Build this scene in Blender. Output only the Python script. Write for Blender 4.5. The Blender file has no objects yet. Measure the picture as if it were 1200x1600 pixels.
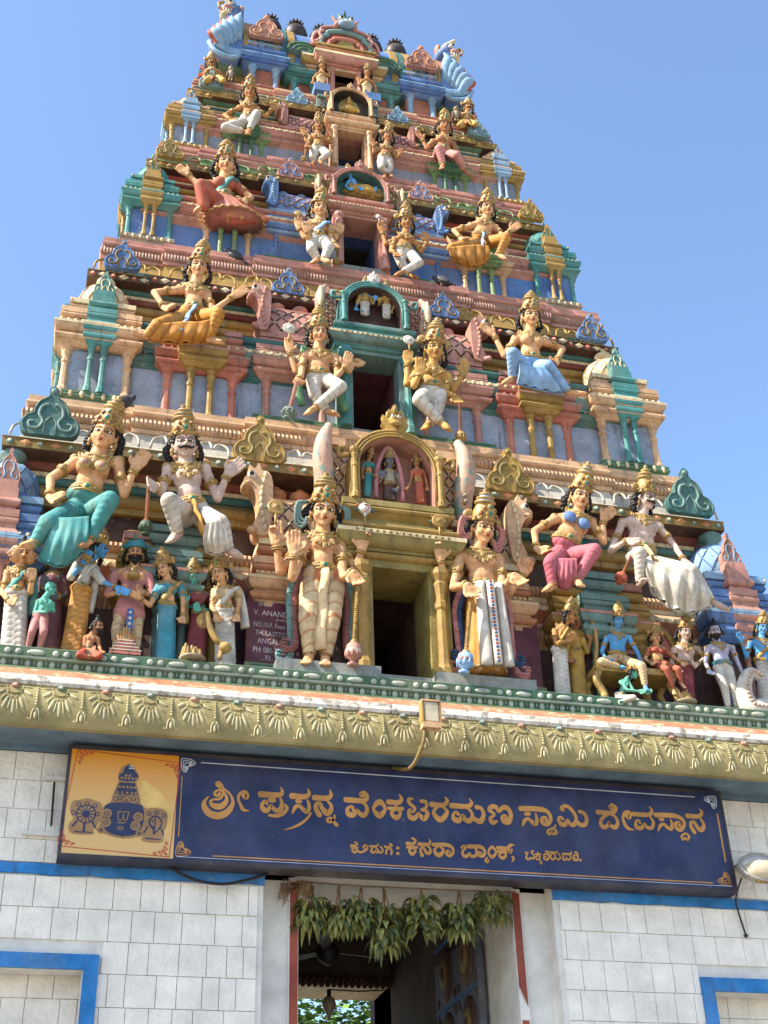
import bpy, math, random
import numpy as np
from mathutils import Vector, Matrix
from mathutils.bvhtree import BVHTree
# ------------------------------------------------------------------ scene, camera, light
SC = bpy.context.scene
COL = SC.collection
R = math.radians
random.seed(7)
FOC, PIT, YAW, ROL = 2046.56, R(33.299), R(15.319), R(-1.960)
CAM = Vector((-2.29, -8.0, 1.6))
_fw = Vector((math.sin(YAW)*math.cos(PIT), math.cos(YAW)*math.cos(PIT), math.sin(PIT)))
_rt = Vector((math.cos(YAW), -math.sin(YAW), 0)); _up = _rt.cross(_fw)
_r2 = math.cos(ROL)*_rt + math.sin(ROL)*_up
_u2 = -math.sin(ROL)*_rt + math.cos(ROL)*_up
cd = bpy.data.cameras.new('camera'); co = bpy.data.objects.new('camera', cd); COL.objects.link(co)
cd.sensor_fit = 'VERTICAL'; cd.sensor_height = 24; cd.sensor_width = 18; cd.lens = FOC/1600*24
cd.clip_end = 3000; cd.clip_start = .05
co.matrix_world = Matrix(((_r2.x, _u2.x, -_fw.x, CAM.x), (_r2.y, _u2.y, -_fw.y, CAM.y), (_r2.z, _u2.z, -_fw.z, CAM.z), (0, 0, 0, 1)))
SC.camera = co
SUN = Vector((-.70, -.17, .69)).normalized()
w = bpy.data.worlds.new('World'); SC.world = w; w.use_nodes = True
nt = w.node_tree; bg = nt.nodes['Background']
sk = nt.nodes.new('ShaderNodeTexSky'); sk.sky_type = 'NISHITA'; sk.sun_disc = False
sk.sun_elevation = math.asin(SUN.z); sk.sun_rotation = math.atan2(SUN.x, SUN.y)
sk.air_density = 1.2; sk.dust_density = 1.0; sk.ozone_density = 4.2
nt.links.new(sk.outputs[0], bg.inputs[0]); bg.inputs[1].default_value = .135
sl = bpy.data.lights.new('sun', 'SUN'); sl.energy = 4.9; sl.angle = R(.5); sl.color = (1, .93, .82)
so = bpy.data.objects.new('sun', sl); COL.objects.link(so); so.rotation_euler = (-SUN).to_track_quat('-Z', 'Y').to_euler()
SC.view_settings.view_transform = 'Standard'; SC.view_settings.look = 'None'
SC.view_settings.exposure = 1.3; SC.view_settings.gamma = 1
SC.cycles.max_bounces = 6
def at(px, py, Y):                      # the point of the place, Y metres behind the wall plane, seen at a spot of the 1200x1600 picture
    d = _fw + _r2*((px-600)/FOC) - _u2*((py-800)/FOC)
    return CAM + d*((Y+8.0)/d.y)
# ------------------------------------------------------------------ materials
def lin(h):
    h = h.lstrip('#'); v = [int(h[i:i+2], 16)/255 for i in (0, 2, 4)]
    return tuple(c/12.92 if c <= .04045 else ((c+.055)/1.055)**2.4 for c in v)
MATS = {}
def paint(name, hexc, rough=.66, dirt=.95, bump=.4, scale=1., wave=None, metal=0., spec=.3, alt=None, foldc=None, var=.68, bd=.006, bs=60):
    if name in MATS: return MATS[name]
    m = bpy.data.materials.new(name); m.use_nodes = True; n = m.node_tree; L = n.links.new
    b = n.nodes['Principled BSDF']; c = lin(hexc)
    b.inputs['Roughness'].default_value = rough; b.inputs['Metallic'].default_value = metal
    b.inputs['Specular IOR Level'].default_value = spec
    g = n.nodes.new('ShaderNodeNewGeometry'); pos = g.outputs['Position']
    def noise(sc, det, vec=pos, ro=.6):
        t = n.nodes.new('ShaderNodeTexNoise'); t.inputs['Scale'].default_value = sc; t.inputs['Detail'].default_value = det
        t.inputs['Roughness'].default_value = ro; L(vec, t.inputs['Vector']); return t.outputs['Fac']
    def ramp(f, a, bb):
        r = n.nodes.new('ShaderNodeMapRange'); r.inputs[1].default_value = a; r.inputs[2].default_value = bb; L(f, r.inputs[0]); return r.outputs[0]
    def mix(f, a, bcol):
        x = n.nodes.new('ShaderNodeMix'); x.data_type = 'RGBA'
        if isinstance(f, float): x.inputs[0].default_value = f
        else: L(f, x.inputs[0])
        for s, v in ((6, a), (7, bcol)):
            if isinstance(v, tuple): x.inputs[s].default_value = (*v, 1)
            else: L(v, x.inputs[s])
        return x.outputs[2]
    def mul(f, k):
        x = n.nodes.new('ShaderNodeMath'); x.operation = 'MULTIPLY'; L(f, x.inputs[0]); x.inputs[1].default_value = k; return x.outputs[0]
    lo = tuple(v*var for v in c); hi = tuple(min(.92, v*1.22+.012) for v in c)
    col = mix(ramp(noise(5*scale, 4), .3, .7), lo, hi)
    fade = tuple(.5*v+.5*k for v, k in zip(c, (.5, .37, .2))); col = mix(mul(ramp(noise(2.2*scale, 6, ro=.7), .42, .72), min(.42, dirt*.5)), col, fade)
    if alt: col = mix(ramp(noise(9*scale, 5), .52, .62), col, lin(alt))
    # run-off streaks, mould and worn-through spots, each with its own shape
    mp = n.nodes.new('ShaderNodeMapping'); mp.inputs['Scale'].default_value = (14*scale, 14*scale, 1.6*scale); L(pos, mp.inputs[0])
    col = mix(mul(ramp(noise(1., 5, mp.outputs[0], .7), .55, .78), dirt), col, (.055, .043, .032))
    col = mix(mul(ramp(noise(30*scale, 6, ro=.7), .57, .72), dirt*.85), col, (.07, .055, .04)); col = mix(mul(ramp(noise(3.3*scale, 7, ro=.75), .56, .7), dirt*.5), col, tuple(v*.4 for v in c))
    col = mix(mul(ramp(noise(17*scale, 6, ro=.75), .63, .7), dirt*.6), col, (.55, .5, .43))
    if foldc:
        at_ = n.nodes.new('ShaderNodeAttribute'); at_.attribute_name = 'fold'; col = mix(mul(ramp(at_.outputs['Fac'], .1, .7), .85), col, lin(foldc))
    L(col, b.inputs['Base Color'])
    h = noise(bs*scale, 5)
    bp = n.nodes.new('ShaderNodeBump'); bp.inputs['Strength'].default_value = bump; bp.inputs['Distance'].default_value = bd
    L(h, bp.inputs['Height']); nrm = bp.outputs[0]
    if wave:
        wv = n.nodes.new('ShaderNodeTexWave'); wv.wave_type = 'BANDS'; wv.bands_direction = wave[0]; wv.inputs['Scale'].default_value = wave[1]
        wv.inputs['Distortion'].default_value = wave[2]; wv.inputs['Detail'].default_value = 1.5; wv.inputs['Detail Scale'].default_value = wave[3] if len(wave) > 3 else 1.
        L(pos, wv.inputs['Vector'])
        b2 = n.nodes.new('ShaderNodeBump'); b2.inputs['Strength'].default_value = .8; b2.inputs['Distance'].default_value = .02
        L(wv.outputs['Fac'], b2.inputs['Height']); L(nrm, b2.inputs['Normal']); nrm = b2.outputs[0]
        if len(wave) > 4: 
            cc = mix(mul(ramp(wv.outputs['Fac'], .35, 0.), .75), col, lin(wave[4])); L(cc, b.inputs['Base Color'])
    L(nrm, b.inputs['Normal'])
    MATS[name] = m; return m
def flat(name, hexc, rough=.5, metal=0., spec=.4):
    if name in MATS: return MATS[name]
    m = bpy.data.materials.new(name); m.use_nodes = True; n = m.node_tree; b = n.nodes['Principled BSDF']
    t = n.nodes.new('ShaderNodeTexNoise'); t.inputs['Scale'].default_value = 22; t.inputs['Detail'].default_value = 4
    g = n.nodes.new('ShaderNodeNewGeometry'); n.links.new(g.outputs['Position'], t.inputs['Vector'])
    x = n.nodes.new('ShaderNodeMix'); x.data_type = 'RGBA'; c = lin(hexc)
    x.inputs[6].default_value = (*[v*.75 for v in c], 1); x.inputs[7].default_value = (*[min(.95, v*1.2) for v in c], 1)
    n.links.new(t.outputs['Fac'], x.inputs[0]); n.links.new(x.outputs[2], b.inputs['Base Color'])
    b.inputs['Roughness'].default_value = rough; b.inputs['Metallic'].default_value = metal; b.inputs['Specular IOR Level'].default_value = spec
    MATS[name] = m; return m
P = {}
for k, h in dict(pink='ad7464', salmon='a86250', peach='c39a72', cream='cdb98f', gold='967636', olive='85743a', dgold='77602c', teal='3c7d78',
                 dteal='2a5f5b', green='41694b', dgreen='2a4b36', lgreen='6b8453', blue='4a6f9f', dblue='2f5288', lblue='7597b0', lav='858e9c',
                 grey='7c838c', white='c9c4b8', red='9c3c2a', dred='6f2a22', maroon='401f24', black='101315', brown='42261a', dust='8e806a',
                 orange='b3784f', plum='683640', rust='935034', greyteal='5c7c77', rose='ab7768').items():
    P[k] = paint(k, h)
P['dark'] = flat('dark_interior', '150f10', .9, 0, .1)
def M(k): return P[k] if isinstance(k, str) else k
# ------------------------------------------------------------------ mesh collector
ORG = {}
class G:
    def __init__(s): s.v = []; s.f = []; s.m = []; s.sm = []; s.mats = []
    def mi(s, k):
        mt = M(k)
        if mt not in s.mats: s.mats.append(mt)
        return s.mats.index(mt)
    def add(s, vs, fs, mat, smooth=False):
        o = len(s.v); s.v.extend([tuple(v) for v in vs]); i = s.mi(mat)
        for f in fs: s.f.append([a+o for a in f]); s.m.append(i); s.sm.append(smooth)
        return s
    def box(s, x0, x1, y0, y1, z0, z1, mat):
        vs = [(x, y, z) for x in (x0, x1) for y in (y0, y1) for z in (z0, z1)]
        return s.add(vs, [(0, 1, 3, 2), (4, 6, 7, 5), (0, 4, 5, 1), (2, 3, 7, 6), (0, 2, 6, 4), (1, 5, 7, 3)], mat)
    def poly(s, pts, depth, mat, side=None, smooth=False):   # polygon (3d, coplanar) extruded along vector depth
        n = len(pts); d = Vector(depth); a = [Vector(p) for p in pts]; b = [p+d for p in a]
        s.add(a+b, [list(range(n))[::-1], list(range(n, 2*n))], mat)
        s.add(a+b, [(i, (i+1) % n, n+(i+1) % n, n+i) for i in range(n)], side or mat, smooth); return s
    def tube(s, pts, r, mat, n=8, closed=False, flat=1., cap=True):
        pts = [Vector(p) for p in pts]; N = len(pts); rs = r if isinstance(r, (list, tuple)) else [r]*N
        vs = []; up = Vector((.13, .31, .94)); prev = None
        for i, p in enumerate(pts):
            if closed: t = pts[(i+1) % N]-pts[i-1]
            else: t = pts[min(i+1, N-1)]-pts[max(i-1, 0)]
            t = t.normalized() if t.length > 1e-9 else Vector((0, 0, 1))
            if prev is None: a = t.cross(up); a = a if a.length > 1e-3 else t.cross(Vector((1, 0, 0)))
            else: a = prev-t*prev.dot(t); a = a if a.length > 1e-6 else t.cross(up)
            a.normalize(); prev = a; b = t.cross(a)
            for k in range(n):
                q = 2*math.pi*k/n; vs.append(p+(a*math.cos(q)+b*math.sin(q)*flat)*rs[i])
        fs = []
        for i in range(N if closed else N-1):
            j = (i+1) % N
            for k in range(n): fs.append((i*n+k, i*n+(k+1) % n, j*n+(k+1) % n, j*n+k))
        if not closed and cap: fs += [list(range(n))[::-1], list(range((N-1)*n, N*n))]
        return s.add(vs, fs, mat, True)
    def lathe(s, c, prof, mat, n=16, ax=None, sx=1., sy=1., smooth=True, rot=0.):   # prof: (radius, height[, mat])
        c = Vector(c); ax = Vector(ax).normalized() if ax is not None else Vector((0, 0, 1))
        a = ax.cross(Vector((0, 1, 0))); a = a if a.length > .2 else ax.cross(Vector((1, 0, 0))); a.normalize(); b = ax.cross(a)
        if b.y > 0 : a, b = -a, -b
        vs = []; fs = []; ms = []
        for p in prof:
            for k in range(n):
                q = 2*math.pi*k/n+rot; vs.append(c+ax*p[1]+a*(math.cos(q)*p[0]*sx)+b*(math.sin(q)*p[0]*sy))
        for i in range(len(prof)-1):
            mm = prof[i+1][2] if len(prof[i+1]) > 2 else mat
            f = [(i*n+k, i*n+(k+1) % n, (i+1)*n+(k+1) % n, (i+1)*n+k) for k in range(n)]
            fs.append((f, mm))
        o = len(s.v); s.v.extend([tuple(v) for v in vs])
        for f, mm in fs:
            i = s.mi(mm)
            for q in f: s.f.append([x+o for x in q]); s.m.append(i); s.sm.append(smooth)
        i = s.mi(mat)
        s.f.append([o+k for k in range(n)][::-1]); s.m.append(i); s.sm.append(False)
        s.f.append([o+(len(prof)-1)*n+k for k in range(n)]); s.m.append(i); s.sm.append(False)
        return s
    def ell(s, c, r, mat, basis=None, n=10, m=7):
        c = Vector(c); B = basis or (Vector((1, 0, 0)), Vector((0, 1, 0)), Vector((0, 0, 1)))
        r = (r, r, r) if isinstance(r, (int, float)) else r
        vs = [c+B[2]*r[2]]
        for i in range(1, m):
            t = math.pi*i/m
            for k in range(n):
                q = 2*math.pi*k/n
                vs.append(c+B[0]*(r[0]*math.sin(t)*math.cos(q))+B[1]*(r[1]*math.sin(t)*math.sin(q))+B[2]*(r[2]*math.cos(t)))
        vs.append(c-B[2]*r[2]); L = len(vs)-1; fs = []
        for k in range(n): fs.append((0, 1+k, 1+(k+1) % n)); fs.append((L, L-n+(k+1) % n, L-n+k))
        for i in range(m-2):
            for k in range(n): fs.append((1+i*n+k, 1+(i+1)*n+k, 1+(i+1)*n+(k+1) % n, 1+i*n+(k+1) % n))
        return s.add(vs, fs, mat, True)
    def cap(s, p0, p1, r0, r1, mat, n=12):        # tapered capsule
        p0 = Vector(p0); p1 = Vector(p1); d = p1-p0; L = max(d.length, 1e-5); d = d/L
        a = d.cross(Vector((.3, 1, .2))); a.normalize(); pts = []; rs = []
        for i in range(5): q = math.pi/2*(1-i/4.); pts.append(p0-d*r0*math.sin(q)); rs.append(max(1e-4, r0*math.cos(q)))
        for i in range(5): q = math.pi/2*(i/4.); pts.append(p1+d*r1*math.sin(q)); rs.append(max(1e-4, r1*math.cos(q)))
        b = d.cross(a); vs = []
        for p, r in zip(pts, rs):
            for k in range(n): q = 2*math.pi*k/n; vs.append(p+(a*math.cos(q)+b*math.sin(q))*r)
        N = len(pts); fs = [(i*n+k, i*n+(k+1) % n, (i+1)*n+(k+1) % n, (i+1)*n+k) for i in range(N-1) for k in range(n)]
        fs += [list(range(n))[::-1], list(range((N-1)*n, N*n))]
        return s.add(vs, fs, mat, True)
    def sweep(s, path, prof, closed=False, mats=None, capz=None):
        # path: plan (x, y) with the outside on the right-hand side; prof: list of (out, z, mat of the face that ends here)
        N = len(path); nrm = []
        for i in range(N):
            def nd(a, b): dx, dy = b[0]-a[0], b[1]-a[1]; l = math.hypot(dx, dy); return (dy/l, -dx/l)
            n1 = nd(path[i-1], path[i]) if (closed or i > 0) else None
            n2 = nd(path[i], path[(i+1) % N]) if (closed or i < N-1) else None
            n1 = n1 or n2; n2 = n2 or n1
            k = 1+n1[0]*n2[0]+n1[1]*n2[1]; nrm.append(((n1[0]+n2[0])/k, (n1[1]+n2[1])/k))
        K = len(prof); o = len(s.v)
        for (x, y), (a, b) in zip(path, nrm):
            for p in prof: s.v.append((x+a*p[0], y+b*p[0], p[1]))
        for i in range(N if closed else N-1):
            j = (i+1) % N
            for k in range(K-1):
                s.f.append([o+i*K+k, o+j*K+k, o+j*K+k+1, o+i*K+k+1]); s.m.append(s.mi(prof[k+1][2])); s.sm.append(False)
        if capz != 0:
            s.f.append([o+i*K+K-1 for i in range(N)]); s.m.append(s.mi(prof[-1][2])); s.sm.append(False)
            s.f.append([o+i*K for i in range(N)][::-1]); s.m.append(s.mi(prof[1][2])); s.sm.append(False)
        return s
    def build(s, name, parent=None, label=None, cat=None, group=None, kind=None, base=None):
        me = bpy.data.meshes.new(name)
        if parent is not None: org = ORG[parent.name]; rel = None
        else:
            if base is None:
                a = np.array(s.v); base = ((a[:, 0].min()+a[:, 0].max())/2, (a[:, 1].min()+a[:, 1].max())/2, a[:, 2].min())
            org = Vector(base)
        me.from_pydata([(x-org[0], y-org[1], z-org[2]) for x, y, z in s.v], [], s.f)
        for m in s.mats: me.materials.append(m)
        me.polygons.foreach_set('material_index', s.m); me.polygons.foreach_set('use_smooth', s.sm); me.update()
        ob = bpy.data.objects.new(name, me); COL.objects.link(ob); ORG[ob.name] = Vector(org)
        if parent is not None: ob.parent = parent
        else: ob.location = org
        tag(ob, label, cat, group, kind); return ob
def tag(o, label=None, cat=None, group=None, kind=None):
    for k, v in (('label', label), ('category', cat), ('group', group), ('kind', kind)):
        if v: o[k] = v
    return o
def thing(name, label, cat, loc, group=None):
    o = bpy.data.objects.new(name, None); COL.objects.link(o); o.location = loc; o.empty_display_size = .1
    ORG[o.name] = Vector(loc); return tag(o, label, cat, group)
def sub(name, parent):                   # an empty-free part node: used when a part is only its pieces
    return parent
def cr(pts, n=6, closed=False):           # Catmull-Rom through points of any dimension
    P_ = [np.array(p, float) for p in pts]; out = []; N = len(P_)
    for i in range(N if closed else N-1):
        p0 = P_[i-1] if (closed or i > 0) else 2*P_[0]-P_[1]
        p1 = P_[i]; p2 = P_[(i+1) % N]; p3 = P_[(i+2) % N] if (closed or i < N-2) else 2*P_[-1]-P_[-2]
        for k in range(n):
            t = k/n; out.append(.5*((2*p1)+(-p0+p2)*t+(2*p0-5*p1+4*p2-p3)*t*t+(-p0+3*p1-3*p2+p3)*t**3))
    if not closed: out.append(P_[-1])
    return out
# mouldings: entries (kind, height, out0, out1, mat); f fillet, r roll, s slope, q cove
def prof(spec, z):
    out = []
    for kind, h, a, b, m in spec:
        if kind == 'f': p = [(a, z), (a, z+h)]
        elif kind == 's': p = [(a, z), (b, z+h)]
        elif kind == 'r': p = [(a+(b-a)*math.sin(math.pi*t/6), z+h*(1-math.cos(math.pi*t/6))/2) for t in range(7)]
        elif kind == 'q': p = [(a+(b-a)*(1-math.cos(math.pi*t/10)), z+h*math.sin(math.pi*t/10)) for t in range(6)]
        elif kind == 'o': p = [(a+(b-a)*math.sin(math.pi*t/10), z+h*(1-math.cos(math.pi*t/10))) for t in range(6)]
        out += [(x, y, m) for x, y in p]; z += h
    return out
# ------------------------------------------------------------------ the temple tower
YC = 2.05
TOWER = thing('temple_tower', 'tall stepped temple tower of painted plaster tiers covered in colourful mouldings and statues', 'temple tower', (0, YC, 5.58))
P['ribbed'] = paint('ribbed_peach', 'bd8f68', wave=('X', 9, .4, 1.)); P['ribbed2'] = paint('ribbed_rose', 'a0705c', wave=('X', 11, .4, 1.)); P['dustw'] = paint('dust_white', 'a9a497', dirt=.9); P['lat1'] = paint('lattice_cream', 'd2b488', dirt=.6); P['tiefloor'] = paint('floor_slab', '7d8079')
TI = [  # z floor, eave z, next floor z, module front, lower wall, recess wall, eave front, eave half width, ...
 dict(z=5.6, ze=7.45, zn=8.1, yf=.10, yw=.33, yr=.52, ye=.28, we=2.95, yn=.45, pav=(2.56, 3.16), ped=(1.26, 2.02), bay=(.44, 1.04), dw=.212, h=1.85, ph=1.83,
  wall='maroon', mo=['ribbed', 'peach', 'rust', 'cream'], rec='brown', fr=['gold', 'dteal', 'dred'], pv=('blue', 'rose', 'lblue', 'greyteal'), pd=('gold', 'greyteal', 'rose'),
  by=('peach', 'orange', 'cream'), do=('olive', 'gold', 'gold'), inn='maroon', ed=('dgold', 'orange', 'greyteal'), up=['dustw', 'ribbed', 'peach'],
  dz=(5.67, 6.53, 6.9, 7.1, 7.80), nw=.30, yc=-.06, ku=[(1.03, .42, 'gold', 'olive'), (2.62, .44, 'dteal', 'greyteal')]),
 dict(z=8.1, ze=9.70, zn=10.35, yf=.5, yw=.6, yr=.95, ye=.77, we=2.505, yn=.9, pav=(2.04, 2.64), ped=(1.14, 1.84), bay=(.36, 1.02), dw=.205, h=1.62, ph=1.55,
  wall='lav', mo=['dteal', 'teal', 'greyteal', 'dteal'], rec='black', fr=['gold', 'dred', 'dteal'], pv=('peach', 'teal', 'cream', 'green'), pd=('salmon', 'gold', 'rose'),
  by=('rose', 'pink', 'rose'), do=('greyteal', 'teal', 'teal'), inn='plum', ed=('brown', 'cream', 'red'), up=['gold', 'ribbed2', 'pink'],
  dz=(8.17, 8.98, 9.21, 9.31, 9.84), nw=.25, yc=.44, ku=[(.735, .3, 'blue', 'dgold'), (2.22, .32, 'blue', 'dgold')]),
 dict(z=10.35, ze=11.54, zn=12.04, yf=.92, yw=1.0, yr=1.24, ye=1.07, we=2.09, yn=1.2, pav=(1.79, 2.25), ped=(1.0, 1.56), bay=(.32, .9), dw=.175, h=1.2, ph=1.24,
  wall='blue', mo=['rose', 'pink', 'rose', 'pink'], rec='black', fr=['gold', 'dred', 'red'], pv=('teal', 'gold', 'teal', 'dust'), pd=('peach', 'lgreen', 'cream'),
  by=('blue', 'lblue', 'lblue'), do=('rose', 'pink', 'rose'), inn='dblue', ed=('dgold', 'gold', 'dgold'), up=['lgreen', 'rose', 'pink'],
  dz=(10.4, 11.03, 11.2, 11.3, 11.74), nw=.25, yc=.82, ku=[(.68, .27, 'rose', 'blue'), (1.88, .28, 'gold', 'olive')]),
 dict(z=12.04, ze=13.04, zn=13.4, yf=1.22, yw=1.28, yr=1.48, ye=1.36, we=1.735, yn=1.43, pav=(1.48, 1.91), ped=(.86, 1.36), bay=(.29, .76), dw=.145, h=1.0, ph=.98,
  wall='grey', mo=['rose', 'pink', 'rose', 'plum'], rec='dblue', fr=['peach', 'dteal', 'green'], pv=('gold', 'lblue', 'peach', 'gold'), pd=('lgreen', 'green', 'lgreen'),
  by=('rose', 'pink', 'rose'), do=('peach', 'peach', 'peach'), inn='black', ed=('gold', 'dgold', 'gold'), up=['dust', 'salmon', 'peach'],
  dz=(12.1, 12.65, 12.8, 12.92, 13.34), nw=.2, yc=1.13, ku=[(.565, .24, 'lblue', 'greyteal'), (1.5, .26, 'greyteal', 'lblue')])]
def U(x0, x1, yf, yb): return [(x0, yb), (x0, yf), (x1, yf), (x1, yb)]
def ent(h, o, A, B, C):      # an entablature of height h, overhang o
    return [('s', h*.1, 0, o*.55, A), ('r', h*.16, o*.45, o*.85, B), ('f', h*.05, o*.5, o*.5, A), ('o', h*.17, o*.55, o*1.0, A), ('f', h*.06, o*1.05, o*1.05, C),
            ('s', h*.1, o*.95, o*.35, B), ('f', h*.09, o*.3, o*.3, A), ('r', h*.13, o*.3, o*.62, B), ('f', h*.14, o*.55, o*.6, A)]
def pillar(par, x, y, z0, z1, r, mat, name='pillar'):
    h = z1-z0; g = G()
    g.lathe((x, y, z0), [(r*1.5, 0), (r*1.5, h*.08), (r*1.1, h*.12), (r, h*.16), (r*.88, h*.62), (r*1.15, h*.64), (r*1.15, h*.69), (r*.85, h*.71), (r*.9, h*.76),
                         (r*1.35, h*.86), (r*1.05, h*.89), (r*1.75, h*.95), (r*1.75, h)], mat, 8, smooth=False, rot=math.pi/8)
    return g.build(name, par)
def finial(par, c, h, mat, name='finial'):
    r = h*.3; g = G()
    g.lathe(c, [(r*.9, 0), (r*1.05, h*.08), (r*.6, h*.16), (r*.45, h*.22), (r*1.25, h*.36), (r*1.2, h*.5), (r*.5, h*.6), (r*.35, h*.66), (r*.62, h*.72), (r*.5, h*.82), (r*.12, h*.95), (.001, h)], mat, 12)
    return g.build(name, par)
def kudu(par, x, y, z, w, mat, mat2, h=None, name='kudu_ornament', t=.05, knob=True):
    h = h or w*1.05
    half = [(0.03, 1.0), (.085, .93), (.07, .84), (.1, .77), (.22, .68), (.3, .52), (.31, .42), (.42, .36), (.5, .22), (.47, .07), (.4, 0)]
    pr = cr(half, 4); pts = [(x+a*w, y, z+b*h) for a, b in pr]+[(x-a*w, y, z+b*h) for a, b in pr[::-1]]
    g = G(); g.poly(pts, (0, t, 0), mat)
    for sg in (-1, 1):
        sp = cr([(.05, .62), (.16, .56), (.2, .4), (.13, .26), (.2, .12), (.33, .12), (.36, .22), (.28, .25)], 5)
        g.tube([(x+sg*a*w, y-.004, z+b*h) for a, b in sp], [w*(.035-.012*i/len(sp)) for i in range(len(sp))], mat2, 6)
        g.tube([(x+sg*a*w*.93, y-.002, z+b*h*.97+.01*h) for a, b in pr[8:]], w*.018, mat, 5)
    g.tube([(x+a*w, y-.003, z+b*h) for a, b in ((-.1, .02), (-.1, .25), (0, .38), (.1, .25), (.1, .02))], w*.02, mat2, 6)
    g.ell((x, y+.01, z+h*.9), w*.07, mat2)
    return g.build(name, par)
def lozenge(g, x0, x1, z0, z1, yfun, mat, dot, nx, nz, r=.006, dm=None):    # raised diamond trellis with a boss in every cell
    dx, dz = (x1-x0)/nx, (z1-z0)/nz
    for i in range(-nz, nx+1):
        for sg in (1, -1):
            pts = []
            for k in range(nz*3+1):
                x = x0+(i if sg > 0 else nx-i)*dx+sg*k/3*dx; z = z0+k/3*dz
                if x0-1e-6 <= x <= x1+1e-6: pts.append((x, yfun(z)-.002, z))
            if len(pts) > 1: g.tube(pts, r, mat, 5)
    for i in range(nx):
        for k in range(nz):
            x, z = x0+(i+.5)*dx, z0+(k+.5)*dz
            for (xx, zz) in ((x, z), (x+dx/2, z+dz/2)):
                if zz < z1-.02 and xx < x1-.02:
                    g.ell((xx, yfun(zz), zz), (.02*dx/.14, .012, .02*dx/.14), dot, n=8, m=5)
                    if dm: g.ell((xx, yfun(zz)-.008, zz), (.01*dx/.14, .008, .01*dx/.14), dm, n=6, m=4)
def beast(par, x, y, z, s, h, mat, mat2):         # reared crested beast head closing the end of a barrel roof, looking outwards (s = -1 left)
    g = G()
    wf = .56
    sil = cr([(0, 0), (.22, .0), (.3, .12), (.2, .3), (.22, .5), (.36, .66), (.5, .7), (.52, .78), (.4, .86), (.42, .98), (.3, .93), (.22, 1.02), (.14, .92), (0, .9), (-.1, .75), (-.1, .35), (-.06, .1)], 4, True)
    g.poly([(x+s*a*h*wf, y-.03, z+b*h) for a, b in sil], (0, .16, 0), mat)
    for k in range(9):
        t = k/8; g.ell((x+s*h*wf*(.05+.1*math.sin(t*3)), y-.035, z+h*(.1+.75*t)), (.016, .016, h*.05), mat2, n=6, m=5)
    g.ell((x+s*h*.2, y-.03, z+h*.83), (h*.055, .03, h*.055), 'white', n=8); g.ell((x+s*h*.21, y-.055, z+h*.83), (h*.03, .02, h*.03), 'black', n=8)
    g.ell((x+s*h*.24, y+.05, z+h*.72), (h*.08, .1, h*.06), mat); g.tube([(x+s*h*.17, y-.02, z+h*.68), (x+s*h*.27, y-.03, z+h*.745)], h*.018, 'red', 5)
    g.cap((x+s*h*.1, y+.05, z+h*.1), (x+s*h*.2, y-.05, z+h*.02), h*.06, h*.05, mat)
    return g.build('beast_head', par)
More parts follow.
